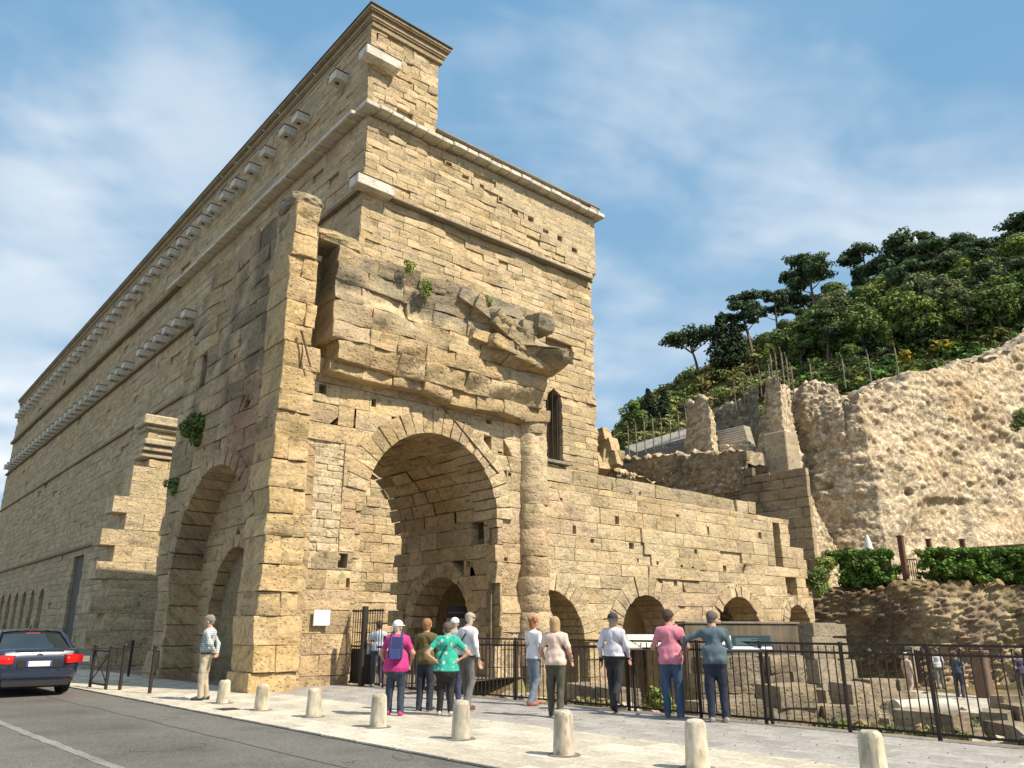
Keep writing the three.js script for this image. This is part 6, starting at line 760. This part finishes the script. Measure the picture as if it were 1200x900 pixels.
function bodyMesh(caps, lo, hi, cell, colorOf, k = .035, fold = 0) {
  const f = (x, y, z) => { let d = 1; for (const c of caps) { const e = capD(c, x, y, z); if (e < d + .12) d = smin(e, d, c.k ?? k); } return d < .03 && fold ? d + fold * fbm(x * 11, y * 7 + x * 5, z * 11, 3) : d; };
  const s = surfaceNets(lo, hi, cell, f), g = new THREE.BufferGeometry(), n = s.p.length / 3, cc = new Float32Array(n * 3);
  for (let i = 0; i < n; i++) { const x = s.p[3 * i], y = s.p[3 * i + 1], z = s.p[3 * i + 2]; let b = 9, w = null; for (const c of caps) { const e = capD(c, x, y, z); if (e < b) { b = e; w = c; } } cc.set(colorOf(w.m, x, y, z), 3 * i); }
  g.setAttribute('position', new THREE.Float32BufferAttribute(s.p, 3)); g.setAttribute('color', new THREE.BufferAttribute(cc, 3)); g.setIndex(s.idx); g.computeVertexNormals(); g.setAttribute('uv', new THREE.BufferAttribute(new Float32Array(n * 2).map((_, i) => s.p[(i >> 1) * 3 + (i & 1)]), 2)); return g;
}
const skinMat = std({ vertexColors: true, roughness: .85, bumpMap: fineBump, bumpScale: .004 });
const SKIN = [.50, .30, .215], SKIN2 = [.43, .25, .17];
// the skeleton of a 1.75 m figure facing +z; o.pose overrides joints
function person(o) {
  const S = o.H / 1.75, far = o.far, J = { hipL: [.095, .93, 0], hipR: [-.095, .93, 0], kneeL: [.105, .50, .02], kneeR: [-.105, .50, .02], ankL: [.11, .085, -.02], ankR: [-.11, .085, -.02], shL: [.172, 1.405, -.01], shR: [-.172, 1.405, -.01], elL: [.245, 1.13, -.03], elR: [-.245, 1.13, -.03], wrL: [.25, .885, .05], wrR: [-.25, .885, .05], neck: [0, 1.475, -.005], head: [0, 1.625, .02], chest: [0, 1.3, 0], waist: [0, 1.08, 0], toeL: null, toeR: null, ...o.pose };
  const g = o.girth ?? 1, c = [], add = (a, b, r, s, m, k) => c.push({ a, b, r, s, m, k }), off = (p, x, y, z) => [p[0] + x, p[1] + y, p[2] + z];
  const up = 'top', lw = 'trousers';
  // torso from side to side so that it is wider than deep
  add(off(J.chest, -.105, .06, 0), off(J.chest, .105, .06, 0), .108 * g, .108 * g, up); add(off(J.waist, -.075 * g, 0, .0), off(J.waist, .075 * g, 0, .0), .112 * g, .112 * g, up); add(off(J.waist, 0, 0, .02 * g), off(J.chest, 0, .02, .01), .12 * g, .118 * g, up); add([-.075, .955, -.012], [.075, .955, -.012], .118 * g, .118 * g, o.hem && o.hem < .93 ? up : lw); add([0, .97, -.01], off(J.waist, 0, 0, 0), .12 * g, .115 * g, up);
  add(off(J.chest, -.08, .1, -.03), J.shR, .078, .058, up); add(off(J.chest, .08, .1, -.03), J.shL, .078, .058, up); add(off(J.chest, 0, .12, -.02), J.neck, .085, .052, up); add(J.neck, off(J.head, 0, -.06, -.01), .054, .052, 'skin');
  for (const s of ['L', 'R']) { const sl = o.sleeve ?? 'short'; add(J['sh' + s], J['el' + s], .058 * (.4 + .6 * g), .046, up, .018); if (sl === 'short') { const m = [0, 1, 2].map((k) => lerp(J['sh' + s][k], J['el' + s][k], .6)); c[c.length - 1] = { a: J['sh' + s], b: m, r: .06 * (.4 + .6 * g), s: .058, m: up, k: .018 }; add(m, J['el' + s], .046, .042, 'skin', .01); } add(J['el' + s], J['wr' + s], sl === 'short' ? .04 : .045, sl === 'short' ? .027 : .034, sl === 'short' ? 'skin' : up);
    add(J['hip' + s], J['knee' + s], .098 * (.35 + .65 * g), .074, lw); add(J['knee' + s], J['ank' + s], .074, .062, lw, .02); const an = J['ank' + s], t = J['toe' + s] ?? off(an, s === 'L' ? .02 : -.02, -.045, .17); add(off(an, 0, -.03, -.035), t, .045, .038, 'shoe', .02); add(off(an, 0, 0, 0), off(an, 0, -.02, 0), .045, .045, lw, .015); }
  if (o.skirt) add([0, .96, 0], [0, o.skirt, 0], .15 * g, .19 * g, up), add([-.09, .98, 0], [-.13, o.skirt, 0], .13, .13, up), add([.09, .98, 0], [.13, o.skirt, 0], .13, .13, up);
  const hem = o.hem ?? .95, cols = { top: o.top, trousers: o.trousers, shoe: o.shoe, skin: o.skin ?? SKIN, hair: o.hair };
  const colorOf = (m, x, y, z) => { if (m === 'top' && y < hem) m = 'trousers'; if (m === 'trousers' && y > hem) m = 'top'; let q = cols[m]; if (typeof q === 'function') q = q(x, y, z); if (m === 'shoe' && y < .03) return o.sole ?? [.5, .48, .45]; const n = .9 + .2 * fbm(x * 9, y * 9, z * 9, 2) * (m === 'skin' ? .4 : 1); return [q[0] * n, q[1] * n, q[2] * n]; };
  const bb = (list, pad) => { const lo = [9, 9, 9], hi = [-9, -9, -9]; for (const q of list) for (const e of [q.a, q.b]) for (let k = 0; k < 3; k++) { lo[k] = Math.min(lo[k], e[k] - Math.max(q.r, q.s) - pad); hi[k] = Math.max(hi[k], e[k] + Math.max(q.r, q.s) + pad); } return [lo, hi]; };
  const parts = []; { const [lo, hi] = bb(c, .04); parts.push(bodyMesh(c, lo, hi, far ? .03 : .0135, colorOf, .035, .02)); }
  // head: skull, jaw, nose, brow, ears
  const h = J.head, turn = o.look ?? 0, nod = o.nod ?? 0, rot = (x, y, z) => { const y2 = y * Math.cos(nod) - z * Math.sin(nod), z2 = y * Math.sin(nod) + z * Math.cos(nod); return [h[0] + x * Math.cos(turn) + z2 * Math.sin(turn), h[1] + y2, h[2] - x * Math.sin(turn) + z2 * Math.cos(turn)]; };
  const hc = [], ha = (a, b, r, s, m, k) => hc.push({ a: rot(...a), b: rot(...b), r, s, m, k });
  ha([0, .03, -.022], [0, .025, .02], .085, .08, 'skin'); ha([0, -.02, .02], [0, -.085, .055], .066, .036, 'skin'); ha([0, -.03, -.01], [0, -.1, -.025], .06, .054, 'skin'); ha([0, .0, .092], [0, -.028, .108], .010, .015, 'skin', .012); ha([-.03, .018, .082], [.03, .018, .082], .016, .016, 'skin', .015); ha([.078, -.01, -.005], [.082, -.035, -.01], .014, .011, 'skin', .008); ha([-.078, -.01, -.005], [-.082, -.035, -.01], .014, .011, 'skin', .008); ha([-.02, -.058, .083], [.02, -.058, .083], .010, .010, 'lip', .008);
  if (o.hair && o.hat) { ha([0, .01, -.05], [0, -.035 - (o.hairLong ?? 0), -.045], .07, .055, 'hair', .015); } else if (o.hair) { const L = o.hairLong ?? 0; ha([0, .045, -.035], [0, .05, .015], .093, .084, 'hair', .012); ha([0, .01, -.06], [0, -.03 - L, -.055], .075, .06 + L * .15, 'hair', .015); if (L > .03) for (const s of [-1, 1]) ha([s * .055, .02, -.02], [s * .06, -.04 - L, -.03], .045, .04, 'hair', .015); if (o.curly) for (let k = 0; k < 14; k++) { const a = k * 2.4, t = k / 14; ha([Math.cos(a) * .075, .02 + t * .09, -.04 + Math.sin(a) * .06 - .0], [Math.cos(a) * .08, .03 + t * .09, -.045 + Math.sin(a) * .065], .035, .035, 'hair', .01); } }
  const inv = (x, y, z) => { x -= h[0]; y -= h[1]; z -= h[2]; const X = x * Math.cos(turn) - z * Math.sin(turn), Z = x * Math.sin(turn) + z * Math.cos(turn); return [X, y * Math.cos(nod) + Z * Math.sin(nod), -y * Math.sin(nod) + Z * Math.cos(nod)]; };
  const headColor = (m, x, y, z) => { const [a, b, d] = inv(x, y, z); if (m === 'lip') return [.42, .18, .14]; if (m === 'hair') { const n = .75 + .5 * (.5 + .5 * fbm(a * 60, b * 14, d * 60, 2)); return [o.hair[0] * n, o.hair[1] * n, o.hair[2] * n]; } if (d > .07 && Math.abs(Math.abs(a) - .031) < .012 && Math.abs(b + .004) < .008) return [.05, .04, .035]; if (d > .06 && Math.abs(Math.abs(a) - .032) < .02 && Math.abs(b - .021) < .005) return [.16, .1, .07]; const s = o.skin ?? SKIN; return s; };
  { const [lo, hi] = bb(hc, .03); parts.push(bodyMesh(hc, lo, hi, far ? .02 : .0075, headColor, .028, .006)); }
  // hands: palm, four fingers of unequal length with bends, thumb from the side of the palm
  if (!far) for (const s of ['L', 'R']) { const w = V3(...J['wr' + s]), e = V3(...J['el' + s]), d = (o['hand' + s] ? V3(...o['hand' + s]) : w.clone().sub(e)).normalize(); let side = V3(0, 0, 1); if (Math.abs(d.z) > .8) side = V3(0, 1, 0); side.sub(d.clone().multiplyScalar(side.dot(d))).normalize(); const nrm = d.clone().cross(side).multiplyScalar(s === 'L' ? 1 : -1), P = (a, b, q) => { const v = w.clone().addScaledVector(d, a).addScaledVector(side, b).addScaledVector(nrm, q); return [v.x, v.y, v.z]; }; const fc = [], fa = (a, b, r, t) => fc.push({ a, b, r, s: t, m: 'skin' });
    fa(P(-.02, 0, 0), P(.03, 0, 0), .026, .024); for (let k = 0; k < 4; k++) { const b = (k - 1.5) * .02, L = [.066, .078, .074, .058][k], cu = o.curl ?? .35; fa(P(.02, b * .7, 0), P(.085, b, 0), .0145, .011); fa(P(.085, b, 0), P(.085 + L * .55, b * 1.1, -L * .3 * cu * 2), .0098, .009); fa(P(.085 + L * .55, b * 1.1, -L * .3 * cu * 2), P(.085 + L * .85, b * 1.1, -L * cu * 1.5), .009, .0078); } fa(P(.02, .028, -.005), P(.062, .055, -.014), .013, .0105); fa(P(.062, .055, -.014), P(.092, .058, -.024), .0105, .009);
    const [lo, hi] = bb(fc, .02); parts.push(bodyMesh(fc, lo, hi, .006, () => o.skin ?? SKIN, .006)); }
  const q = o.at, t = thing('person', o.label, 'person', [q.x, o.y ?? 0, q.z], o.turn); t.scale.setScalar(S); mesh('body', merge(parts), skinMat, t);
  const cloth = (r, gg, b) => std({ color: col(r, gg, b), roughness: .9, bumpMap: fineBump, bumpScale: .003 });
  const put = (name, geo, mat) => mesh(name, geo, mat, t);
  if (o.hat) { const hg = []; const dome = new THREE.SphereGeometry(.101, 22, 12, 0, Math.PI * 2, 0, Math.PI * .5).scale(1, o.hat.flat ? .62 : .92, 1.08).translate(0, .045, -.012); hg.push(dome, new THREE.CylinderGeometry(.102, .103, .03, 22, 1, true).scale(1, 1, 1.08).translate(0, .035, -.012)); if (o.hat.brim) hg.push(new THREE.CylinderGeometry(.165, .18, .014, 26).scale(1, 1, 1.05).translate(0, .022, -.012)); else hg.push(new THREE.CylinderGeometry(.085, .09, .012, 20, 1, false).scale(1, 1, 1.15).translate(0, .03, .075)); const m = merge(hg); m.rotateX(nod); m.rotateY(turn); m.translate(...h); put('hat', m, cloth(...o.hat.c)); }
  if (o.backpack) { const b = roughBlock(.27, .4, .15, 3, .05, 4).translate(0, 1.24, -.2), m = put('backpack', b, cloth(...o.backpack)); mesh('pocket', roughBlock(.2, .18, .06, 5, .04, 3).translate(0, 1.13, -.29), cloth(...o.backpack.map((v) => v * 1.25)), m); mesh('piping', box(.012, .38, .012, .08, 1.24, -.277), cloth(.3, .06, .2), m); for (const s of [-1, 1]) mesh('strap', branch([V3(s * .09, 1.42, -.12), V3(s * .11, 1.52, -.02), V3(s * .12, 1.42, .11), V3(s * .12, 1.15, .1)], .022, .02), cloth(...o.backpack), m); }
  if (o.strap) put('shoulder_strap', branch(o.strap.map((p) => V3(...p)), .014, .014), cloth(.03, .028, .026));
  if (o.belt) put('belt', new THREE.TorusGeometry(.158 * (o.girth ?? 1), .014, 6, 28).rotateX(Math.PI / 2).scale(1.28, 1.3, .86).translate(0, .965, -.008), cloth(.03, .02, .015));
  return t;
}
{
  const A = 139 * Math.PI / 180, P = (px, py) => onY(px, py), jean = (a, b, c) => (x, y, z) => { const n = .85 + .3 * fbm(x * 30, y * 6, z * 30, 2); return [a * n, b * n, c * n]; };
  const back = (dx) => ({ elL: [.27, 1.15, -.14], elR: [-.27, 1.15, -.14], wrL: [.06, .97, -.2], wrR: [-.04, .95, -.21] });
  person({ at: P(236, 821), H: 1.75, turn: -128 * Math.PI / 180, label: 'person in a checked shirt and beige trousers with hands behind the back', top: (x, y, z) => { const k = .022, a = Math.abs(((x + z * .6) / k % 2 + 2) % 2 - 1), b = Math.abs((y / k % 2 + 2) % 2 - 1), l = (a > .5 ? .5 : 0) + (b > .5 ? .5 : 0); return mix3([.68, .72, .72], [.07, .12, .14], l * .85); }, trousers: [.46, .40, .29], shoe: [.03, .045, .07], sole: [.04, .05, .07], hair: [.2, .185, .165], sleeve: 'long', pose: { ...back(), kneeL: [.09, .5, .03], ankL: [.09, .085, 0], ankR: [-.12, .085, -.05], chest: [0, 1.3, -.02], head: [0, 1.63, .03] }, belt: 1, handL: [-1, -.3, -.1], handR: [1, -.3, -.1], girth: 1.02, nod: .05 });
  person({ at: P(462, 839), H: 1.62, turn: A, label: 'person in a magenta top, white cap and navy backpack', top: (x, y, z) => { const e = x < -.19 || y < .92 ? .0 : 0; return [.52, .035, .21]; }, trousers: jean(.035, .05, .085), shoe: [.5, .05, .18], sole: [.55, .1, .25], hair: [.55, .53, .5], skirt: .88, hem: .80, girth: 1.16, hat: { c: [.72, .71, .68] }, backpack: [.035, .05, .16], pose: { elL: [.31, 1.13, .03], elR: [-.31, 1.13, .03], wrL: [.24, .95, .19], wrR: [-.24, .95, .19], kneeL: [.11, .5, .05], ankL: [.13, .085, .07], ankR: [-.12, .085, -.07] }, look: -.5 });
  person({ at: P(497, 834), H: 1.66, turn: A - .3, label: 'person in an olive sweater and dark jeans with reddish brown hair', top: [.135, .105, .035], trousers: jean(.03, .04, .06), shoe: [.03, .03, .035], hair: [.27, .135, .06], hairLong: .02, sleeve: 'long', hem: .88, girth: 1.02, pose: { wrL: [.2, 1.0, .2], elL: [.26, 1.12, .02], wrR: [-.2, 1.0, .2], elR: [-.26, 1.12, .02], head: [0, 1.62, .03] } });
  const leaf = (x, y, z) => { const w = worley(x * 11, y * 11, z * 11); return w[0] < .34 && w[2] > .3 ? [.55, .66, .60] : w[2] > .75 && w[0] < .5 ? [.02, .22, .16] : [.025, .40, .30]; };
  person({ at: P(522, 839), H: 1.6, turn: A + .1, label: 'person in a turquoise flowered blouse with hands on hips', top: leaf, trousers: [.014, .014, .016], shoe: [.60, .56, .47], sole: [.62, .58, .5], hair: [.10, .065, .045], skirt: .84, hem: .82, girth: 1.2, pose: { elL: [.40, 1.14, -.06], elR: [-.42, 1.14, -.06], wrL: [.20, 1.0, -.1], wrR: [-.2, 1.0, -.1], kneeL: [.10, .5, .02], ankL: [.12, .085, 0], kneeR: [-.09, .5, .04], ankR: [-.10, .1, -.18], toeR: [-.1, .03, -.04], head: [0, 1.60, .06], neck: [0, 1.46, .01] }, handL: [-.6, -.7, .2], handR: [.6, -.7, .2], strap: [[-.12, 1.42, -.1], [0, 1.3, -.135], [.12, 1.1, -.15], [.17, .95, -.1]], nod: .2 });
  person({ at: P(547, 834), H: 1.78, turn: A - .75, label: 'person in a white shirt, grey trousers and tan flat cap with a shoulder strap', top: [.72, .73, .75], trousers: jean(.19, .19, .18), shoe: [.12, .06, .035], hair: [.5, .48, .45], sleeve: 'long', girth: 1.1, hat: { c: [.36, .32, .24], flat: 1 }, belt: 1, strap: [[-.13, 1.46, -.02], [-.05, 1.34, -.125], [.08, 1.15, -.135], [.17, 1.0, -.05]], pose: { elL: [.28, 1.14, .0], wrL: [.26, .92, .12], kneeL: [.11, .5, .09], ankL: [.12, .085, .14], kneeR: [-.1, .5, .0], ankR: [-.12, .085, -.14], head: [0, 1.63, .05] }, look: .5, nod: .12 });
  person({ at: P(531, 821), H: 1.70, turn: A, label: 'person with a white cap half hidden behind the flat capped person', top: [.3, .32, .36], trousers: [.04, .05, .09], shoe: [.03, .05, .16], hair: [.4, .36, .3], hat: { c: [.70, .72, .76] }, pose: {} });
  person({ at: P(441, 805), H: 1.66, turn: A + .5, label: 'person in a pale blue shirt beside the tall archway gate', top: [.42, .50, .62], trousers: jean(.04, .055, .1), shoe: [.66, .66, .64], hair: [.04, .03, .025], sleeve: 'short', pose: { elL: [.27, 1.18, .1], wrL: [.12, 1.22, .24] } });
  person({ at: P(626, 827), H: 1.70, turn: A - .85, label: 'person in a white tee shirt and pale jeans with curly red hair', top: [.74, .77, .80], trousers: jean(.20, .25, .32), shoe: [.40, .13, .09], sole: [.35, .12, .09], hair: [.30, .13, .055], curly: 1, hairLong: .03, hem: .92, girth: .93, pose: { elL: [.24, 1.14, .04], wrL: [.18, 1.08, .25], kneeL: [.09, .5, .06], ankL: [.09, .085, .1], kneeR: [-.09, .5, .0], ankR: [-.1, .09, -.2] } });
  person({ at: P(652, 841), H: 1.68, turn: A - .25, label: 'person in a beige tee shirt and khaki trousers with shoulder length fair hair', top: [.68, .54, .46], trousers: jean(.085, .085, .06), shoe: [.06, .05, .045], hair: [.37, .25, .13], hairLong: .09, hem: .9, girth: 1.04, pose: { elL: [.29, 1.14, .02], wrL: [.26, 1.02, .19], elR: [-.27, 1.12, -.02], wrR: [-.26, .98, .16], kneeL: [.10, .5, .05], ankL: [.1, .085, .05], kneeR: [-.1, .5, -.02], ankR: [-.12, .1, -.24], toeR: [-.13, .04, -.1] } });
  person({ at: P(722, 835), H: 1.76, turn: A - .55, label: 'person in a lilac striped shirt, dark jeans and dark brimmed hat walking along the fence', top: (x, y, z) => (Math.abs((x * 60) % 2) > 1.5 ? [.5, .5, .62] : [.66, .65, .72]), trousers: jean(.028, .03, .036), shoe: [.025, .024, .024], hair: [.3, .28, .25], sleeve: 'long', girth: 1.08, hat: { c: [.035, .037, .042], brim: 1 }, belt: 1, pose: { elL: [.26, 1.14, -.08], wrL: [.27, .9, .02], elR: [-.25, 1.14, .02], wrR: [-.22, .95, .16], kneeL: [.1, .51, .1], ankL: [.1, .085, .14], kneeR: [-.1, .49, -.06], ankR: [-.1, .16, -.33], toeR: [-.1, .05, -.2] } });
  person({ at: P(790, 842), H: 1.80, turn: A - .25, label: 'person in a pink polo shirt and blue jeans leaning on the fence', top: [.60, .22, .30], trousers: jean(.045, .09, .17), shoe: [.09, .1, .12], hair: [.06, .035, .025], hem: .86, girth: 1.1, pose: { elL: [.29, 1.13, .05], elR: [-.29, 1.13, .03], wrL: [.2, 1.05, .27], wrR: [-.2, 1.02, .25], head: [0, 1.62, .05], ankL: [.1, .085, .0], ankR: [-.11, .085, -.03] }, look: -.4, nod: .15, skin: SKIN2 });
  person({ at: P(843, 847), H: 1.78, turn: A - .15, label: 'person in a denim shirt and navy jeans with one arm stretched along the fence', top: (x, y, z) => { const n = .9 + .2 * fbm(x * 20, y * 8, z * 20, 2); return [.085 * n, .135 * n, .17 * n]; }, trousers: jean(.02, .028, .055), shoe: [.38, .34, .27], sole: [.6, .58, .52], hair: [.10, .085, .07], sleeve: 'long', hem: .9, girth: 1.08, pose: { chest: [-.02, 1.29, .06], shL: [.16, 1.40, .06], shR: [-.2, 1.40, .06], neck: [-.01, 1.465, .07], head: [-.02, 1.60, .12], elL: [.44, 1.28, .1], wrL: [.50, 1.08, .3], elR: [-.27, 1.13, .06], wrR: [-.16, 1.05, .27] }, look: -.6, nod: .25 });
  // visitors down in the court and on the terrace
  const far = (px, D, H, top, tr, hair, label, turn, y, pose = {}, hat) => { const q = atDist(px, 735, D); person({ at: q, y: y ?? groundH(q.x, q.z) + .02, H, turn, label, top, trousers: tr, shoe: [.05, .05, .05], hair, far: 1, pose, hat }); };
  far(1056, 36.5, 1.7, [.60, .48, .40], [.5, .4, .32], [.5, .48, .45], 'person in pale beige clothes walking in the excavated court', 1.2, -1.18, { kneeL: [.1, .5, .1], ankL: [.1, .09, .16], ankR: [-.1, .1, -.2] }, { c: [.7, .68, .64] });
  far(1092, 42, 1.75, [.66, .68, .74], [.2, .2, .18], [.12, .09, .07], 'person in a white shirt at the far side of the excavated court', 2.4, -1.18);
  far(1113, 37, 1.75, [.045, .065, .10], [.03, .035, .05], [.10, .05, .03], 'person in dark blue clothes striding over the pale court floor', 1.9, -1.18, { kneeL: [.1, .52, .16], ankL: [.1, .1, .25], ankR: [-.1, .12, -.3] });
  far(1186, 39, 1.72, [.05, .05, .10], [.10, .085, .075], [.05, .035, .03], 'person in dark clothes beside the stone blocks in the court', 2.6, -1.18);
  far(1169, 51.5, 1.75, [.05, .07, .12], [.04, .05, .08], [.05, .04, .03], 'person in blue standing on the terrace behind the long hedge', 3.4, 3.9);
}
// ---------------------------------------------------------------- dark blue saloon car, seen from behind
{
  const car = thing('saloon_car', 'dark blue saloon car on the road with its brake lights on', 'car', [4.02, 0, -21.35], Math.atan2(.0425, 1) * 1);
  const paintM = new THREE.MeshPhysicalMaterial({ color: col(.010, .020, .045), roughness: .3, metalness: .15, clearcoat: 1, clearcoatRoughness: .06 }), black = std({ color: col(.012, .012, .013), roughness: .7 }), glass = new THREE.MeshPhysicalMaterial({ color: col(.02, .026, .03), roughness: .05, clearcoat: 1, specularIntensity: 1 }), chrome = std({ color: col(.6, .6, .62), roughness: .2, metalness: 1 }), rubber = std({ color: col(.014, .014, .014), roughness: .9 }), alloy = std({ color: col(.45, .46, .48), roughness: .35, metalness: .9 });
  // body: cross sections along the length, rear (z = 0) to front (z = -4.7)
  const st = [[.02, .70, .34, .80], [-.04, .80, .28, .97], [-.12, .86, .24, 1.015], [-.3, .89, .22, 1.03], [-.6, .9, .2, 1.02], [-1.2, .91, .19, .97], [-2.2, .91, .19, .94], [-3.1, .905, .19, .93], [-3.6, .89, .2, .88], [-4.2, .86, .22, .78], [-4.55, .78, .26, .66], [-4.7, .62, .32, .52]];
  const sec = (w, y0, y1) => { const r = [[0, y0], [w * .82, y0], [w * .955, y0 + .1], [w * .99, y0 + .26], [w, lerp(y0, y1, .55)], [w * .985, y1 - .13], [w * .95, y1 - .045], [w * .87, y1 - .008], [w * .5, y1 + .012], [0, y1 + .018]]; return [...r, ...r.slice(1, -1).reverse().map(([a, b]) => [-a, b])]; };
  const p = [], idx = []; const n = 18; for (const [z, w, a, b] of st) for (const [x, y] of sec(w, a, b)) p.push(x, y, z); for (let k = 0; k < st.length - 1; k++) for (let j = 0; j < n; j++) { const a = k * n + j, b = k * n + (j + 1) % n; idx.push(a, a + n, b, b, a + n, b + n); } for (const [k, f] of [[0, 0], [st.length - 1, 1]]) { const c = p.length / 3; p.push(0, (st[k][2] + st[k][3]) / 2, st[k][0]); for (let j = 0; j < n; j++) { const a = k * n + j, b = k * n + (j + 1) % n; f ? idx.push(c, b, a) : idx.push(c, a, b); } }
  const g = new THREE.BufferGeometry(); g.setAttribute('position', new THREE.Float32BufferAttribute(p, 3)); g.setIndex(idx); g.computeVertexNormals(); mesh('body', boxUV(g), paintM, car);
  // cabin: glass all round under a painted roof, pillars between
  const quad = (pts) => { const q = new THREE.BufferGeometry(); q.setAttribute('position', new THREE.Float32BufferAttribute(pts.flat(), 3)); q.setIndex([0, 1, 2, 0, 2, 3]); q.computeVertexNormals(); return boxUV(q); };
  const curvedRear = (() => { const P = [], I = [], A = 9, B = 5; for (let j = 0; j <= B; j++) for (let i = 0; i <= A; i++) { const s = i / A * 2 - 1, t = j / B, w = lerp(.74, .57, t), bow = (1 - s * s) * .1; P.push(s * w, lerp(1.02, 1.40, t) + (1 - s * s) * .02 * t, lerp(-.62, -1.18, Math.pow(t, .92)) + bow); } for (let j = 0; j < B; j++) for (let i = 0; i < A; i++) { const a = j * (A + 1) + i; I.push(a, a + 1, a + A + 2, a, a + A + 2, a + A + 1); } const q = new THREE.BufferGeometry(); q.setAttribute('position', new THREE.Float32BufferAttribute(P, 3)); q.setIndex(I); q.computeVertexNormals(); return boxUV(q); })();
  mesh('rear_window', curvedRear, glass, car);
  mesh('windscreen', quad([[-.74, .96, -3.15], [-.58, 1.38, -2.45], [.58, 1.38, -2.45], [.74, .96, -3.15]]), glass, car);
  for (const s of [-1, 1]) { mesh('side_window', quad([[s * .845, .96, -1.0], [s * .845, .96, -2.95], [s * .63, 1.375, -2.4], [s * .63, 1.375, -1.4]].sort(() => 0)), glass, car); mesh('pillar', branch([V3(s * .83, .96, -.66), V3(s * .74, 1.2, -.9), V3(s * .61, 1.39, -1.25)], .06, .045), paintM, car); mesh('pillar', branch([V3(s * .84, .95, -3.1), V3(s * .62, 1.39, -2.4)], .04, .035), paintM, car); mesh('pillar', branch([V3(s * .845, .96, -1.95), V3(s * .635, 1.38, -1.9)], .035, .03), black, car);
    mesh('door_mirror', roughBlock(.16, .12, .12, 2, .03, 3).translate(s * .95, .97, -2.75), paintM, car); }
  const roof = (() => { const P = [], I = [], A = 8, B = 8; for (let j = 0; j <= B; j++) for (let i = 0; i <= A; i++) { const s = i / A * 2 - 1, t = j / B; P.push(s * .63, 1.385 + .06 * (1 - s * s) + .035 * Math.sin(Math.PI * t), lerp(-1.12, -2.5, t) + (j === 0 ? (1 - s * s) * .09 : 0)); } for (let j = 0; j < B; j++) for (let i = 0; i < A; i++) { const a = j * (A + 1) + i; I.push(a, a + 1, a + A + 2, a, a + A + 2, a + A + 1); } const q = new THREE.BufferGeometry(); q.setAttribute('position', new THREE.Float32BufferAttribute(P, 3)); q.setIndex(I); q.computeVertexNormals(); return boxUV(q); })(); mesh('roof', roof, paintM, car); mesh('aerial', bar(V3(0, 1.46, -1.4), V3(0, 1.55, -1.3), .012, 6), black, car);
  // inside: seats show dimly through the glass of a real car; head rests only
  const lampRed = new THREE.MeshPhysicalMaterial({ color: col(.45, .01, .015), roughness: .12, clearcoat: 1, emissive: col(.9, .03, .02), emissiveIntensity: .16 }), lampDark = new THREE.MeshPhysicalMaterial({ color: col(.30, .008, .012), roughness: .15, clearcoat: 1 });
  for (const s of [-1, 1]) { const l = mesh('tail_light', roughBlock(.44, .19, .2, 1, .02, 5).rotateY(s * .42).translate(s * .70, .80, -.075), lampDark, car); mesh('lit_lamp', box(.26, .06, .03, 0, 0, 0, .012).rotateY(s * .38).translate(s * .68, .82, .032), lampRed, l); mesh('reflector', box(.18, .04, .02, 0, 0, 0, .008).rotateY(s * .25).translate(s * .62, .40, .005), lampDark, car); }
  mesh('high_brake_light', box(.3, .03, .03, 0, 1.36, -1.02, .008), lampRed, car);
  mesh('boot_lid_edge', box(1.0, .014, .02, 0, .985, -.015), black, car); mesh('plate_recess', roughBlock(.92, .17, .05, 1, .01, 3).translate(0, .70, .012), black, car);
  const pl = mesh('number_plate', box(.52, .115, .012, 0, .70, .045, .004), M.white, car); mesh('blue_band', box(.04, .11, .006, -.24, .70, .053), std({ color: col(.03, .07, .35) }), pl); mesh('blue_band', box(.04, .11, .006, .24, .70, .053), std({ color: col(.03, .07, .35) }), pl);
  // maker's mark: two small stacked chevrons
  const chev = (y) => merge([box(.07, .014, .01).rotateZ(.6).translate(-.027, y, .0), box(.07, .014, .01).rotateZ(-.6).translate(.027, y, .0)]); mesh('badge', merge([chev(.905), chev(.935)]).translate(0, 0, .012), chrome, car); mesh('badge', box(.09, .035, .01, .47, .88, .0), chrome, car);
  mesh('bumper_trim', roughBlock(1.45, .12, .12, 2, .02, 5).translate(0, .46, -.01), paintM, car); mesh('lower_valance', roughBlock(1.4, .16, .14, 2, .02, 4).translate(0, .30, -.05), black, car); mesh('exhaust_pipe', bar(V3(-.55, .27, -.3), V3(-.55, .27, .0), .035, 10), chrome, car);
  for (const s of [-1, 1]) for (const z of [-.92, -3.62]) { const w = mesh('wheel', new THREE.CylinderGeometry(.325, .325, .21, 28).rotateZ(Math.PI / 2).translate(s * .79, .325, z), rubber, car); mesh('rim', new THREE.CylinderGeometry(.21, .21, .215, 24).rotateZ(Math.PI / 2).translate(s * .792, .325, z), alloy, w); const arch = new THREE.TorusGeometry(.36, .035, 6, 20, Math.PI).rotateY(Math.PI / 2).translate(s * .885, .325, z); mesh('wheel_arch', arch, black, car); }
  mesh('underbody', box(1.5, .14, 4.1, 0, .24, -2.3), black, car);
  for (const s of [-1, 1]) { const lamp = new THREE.PointLight(0xff2010, .25, 3); lamp.position.set(s * .68, .82, .14); lamp.castShadow = true; car.add(lamp); }
}
renderer.render(scene, camera);
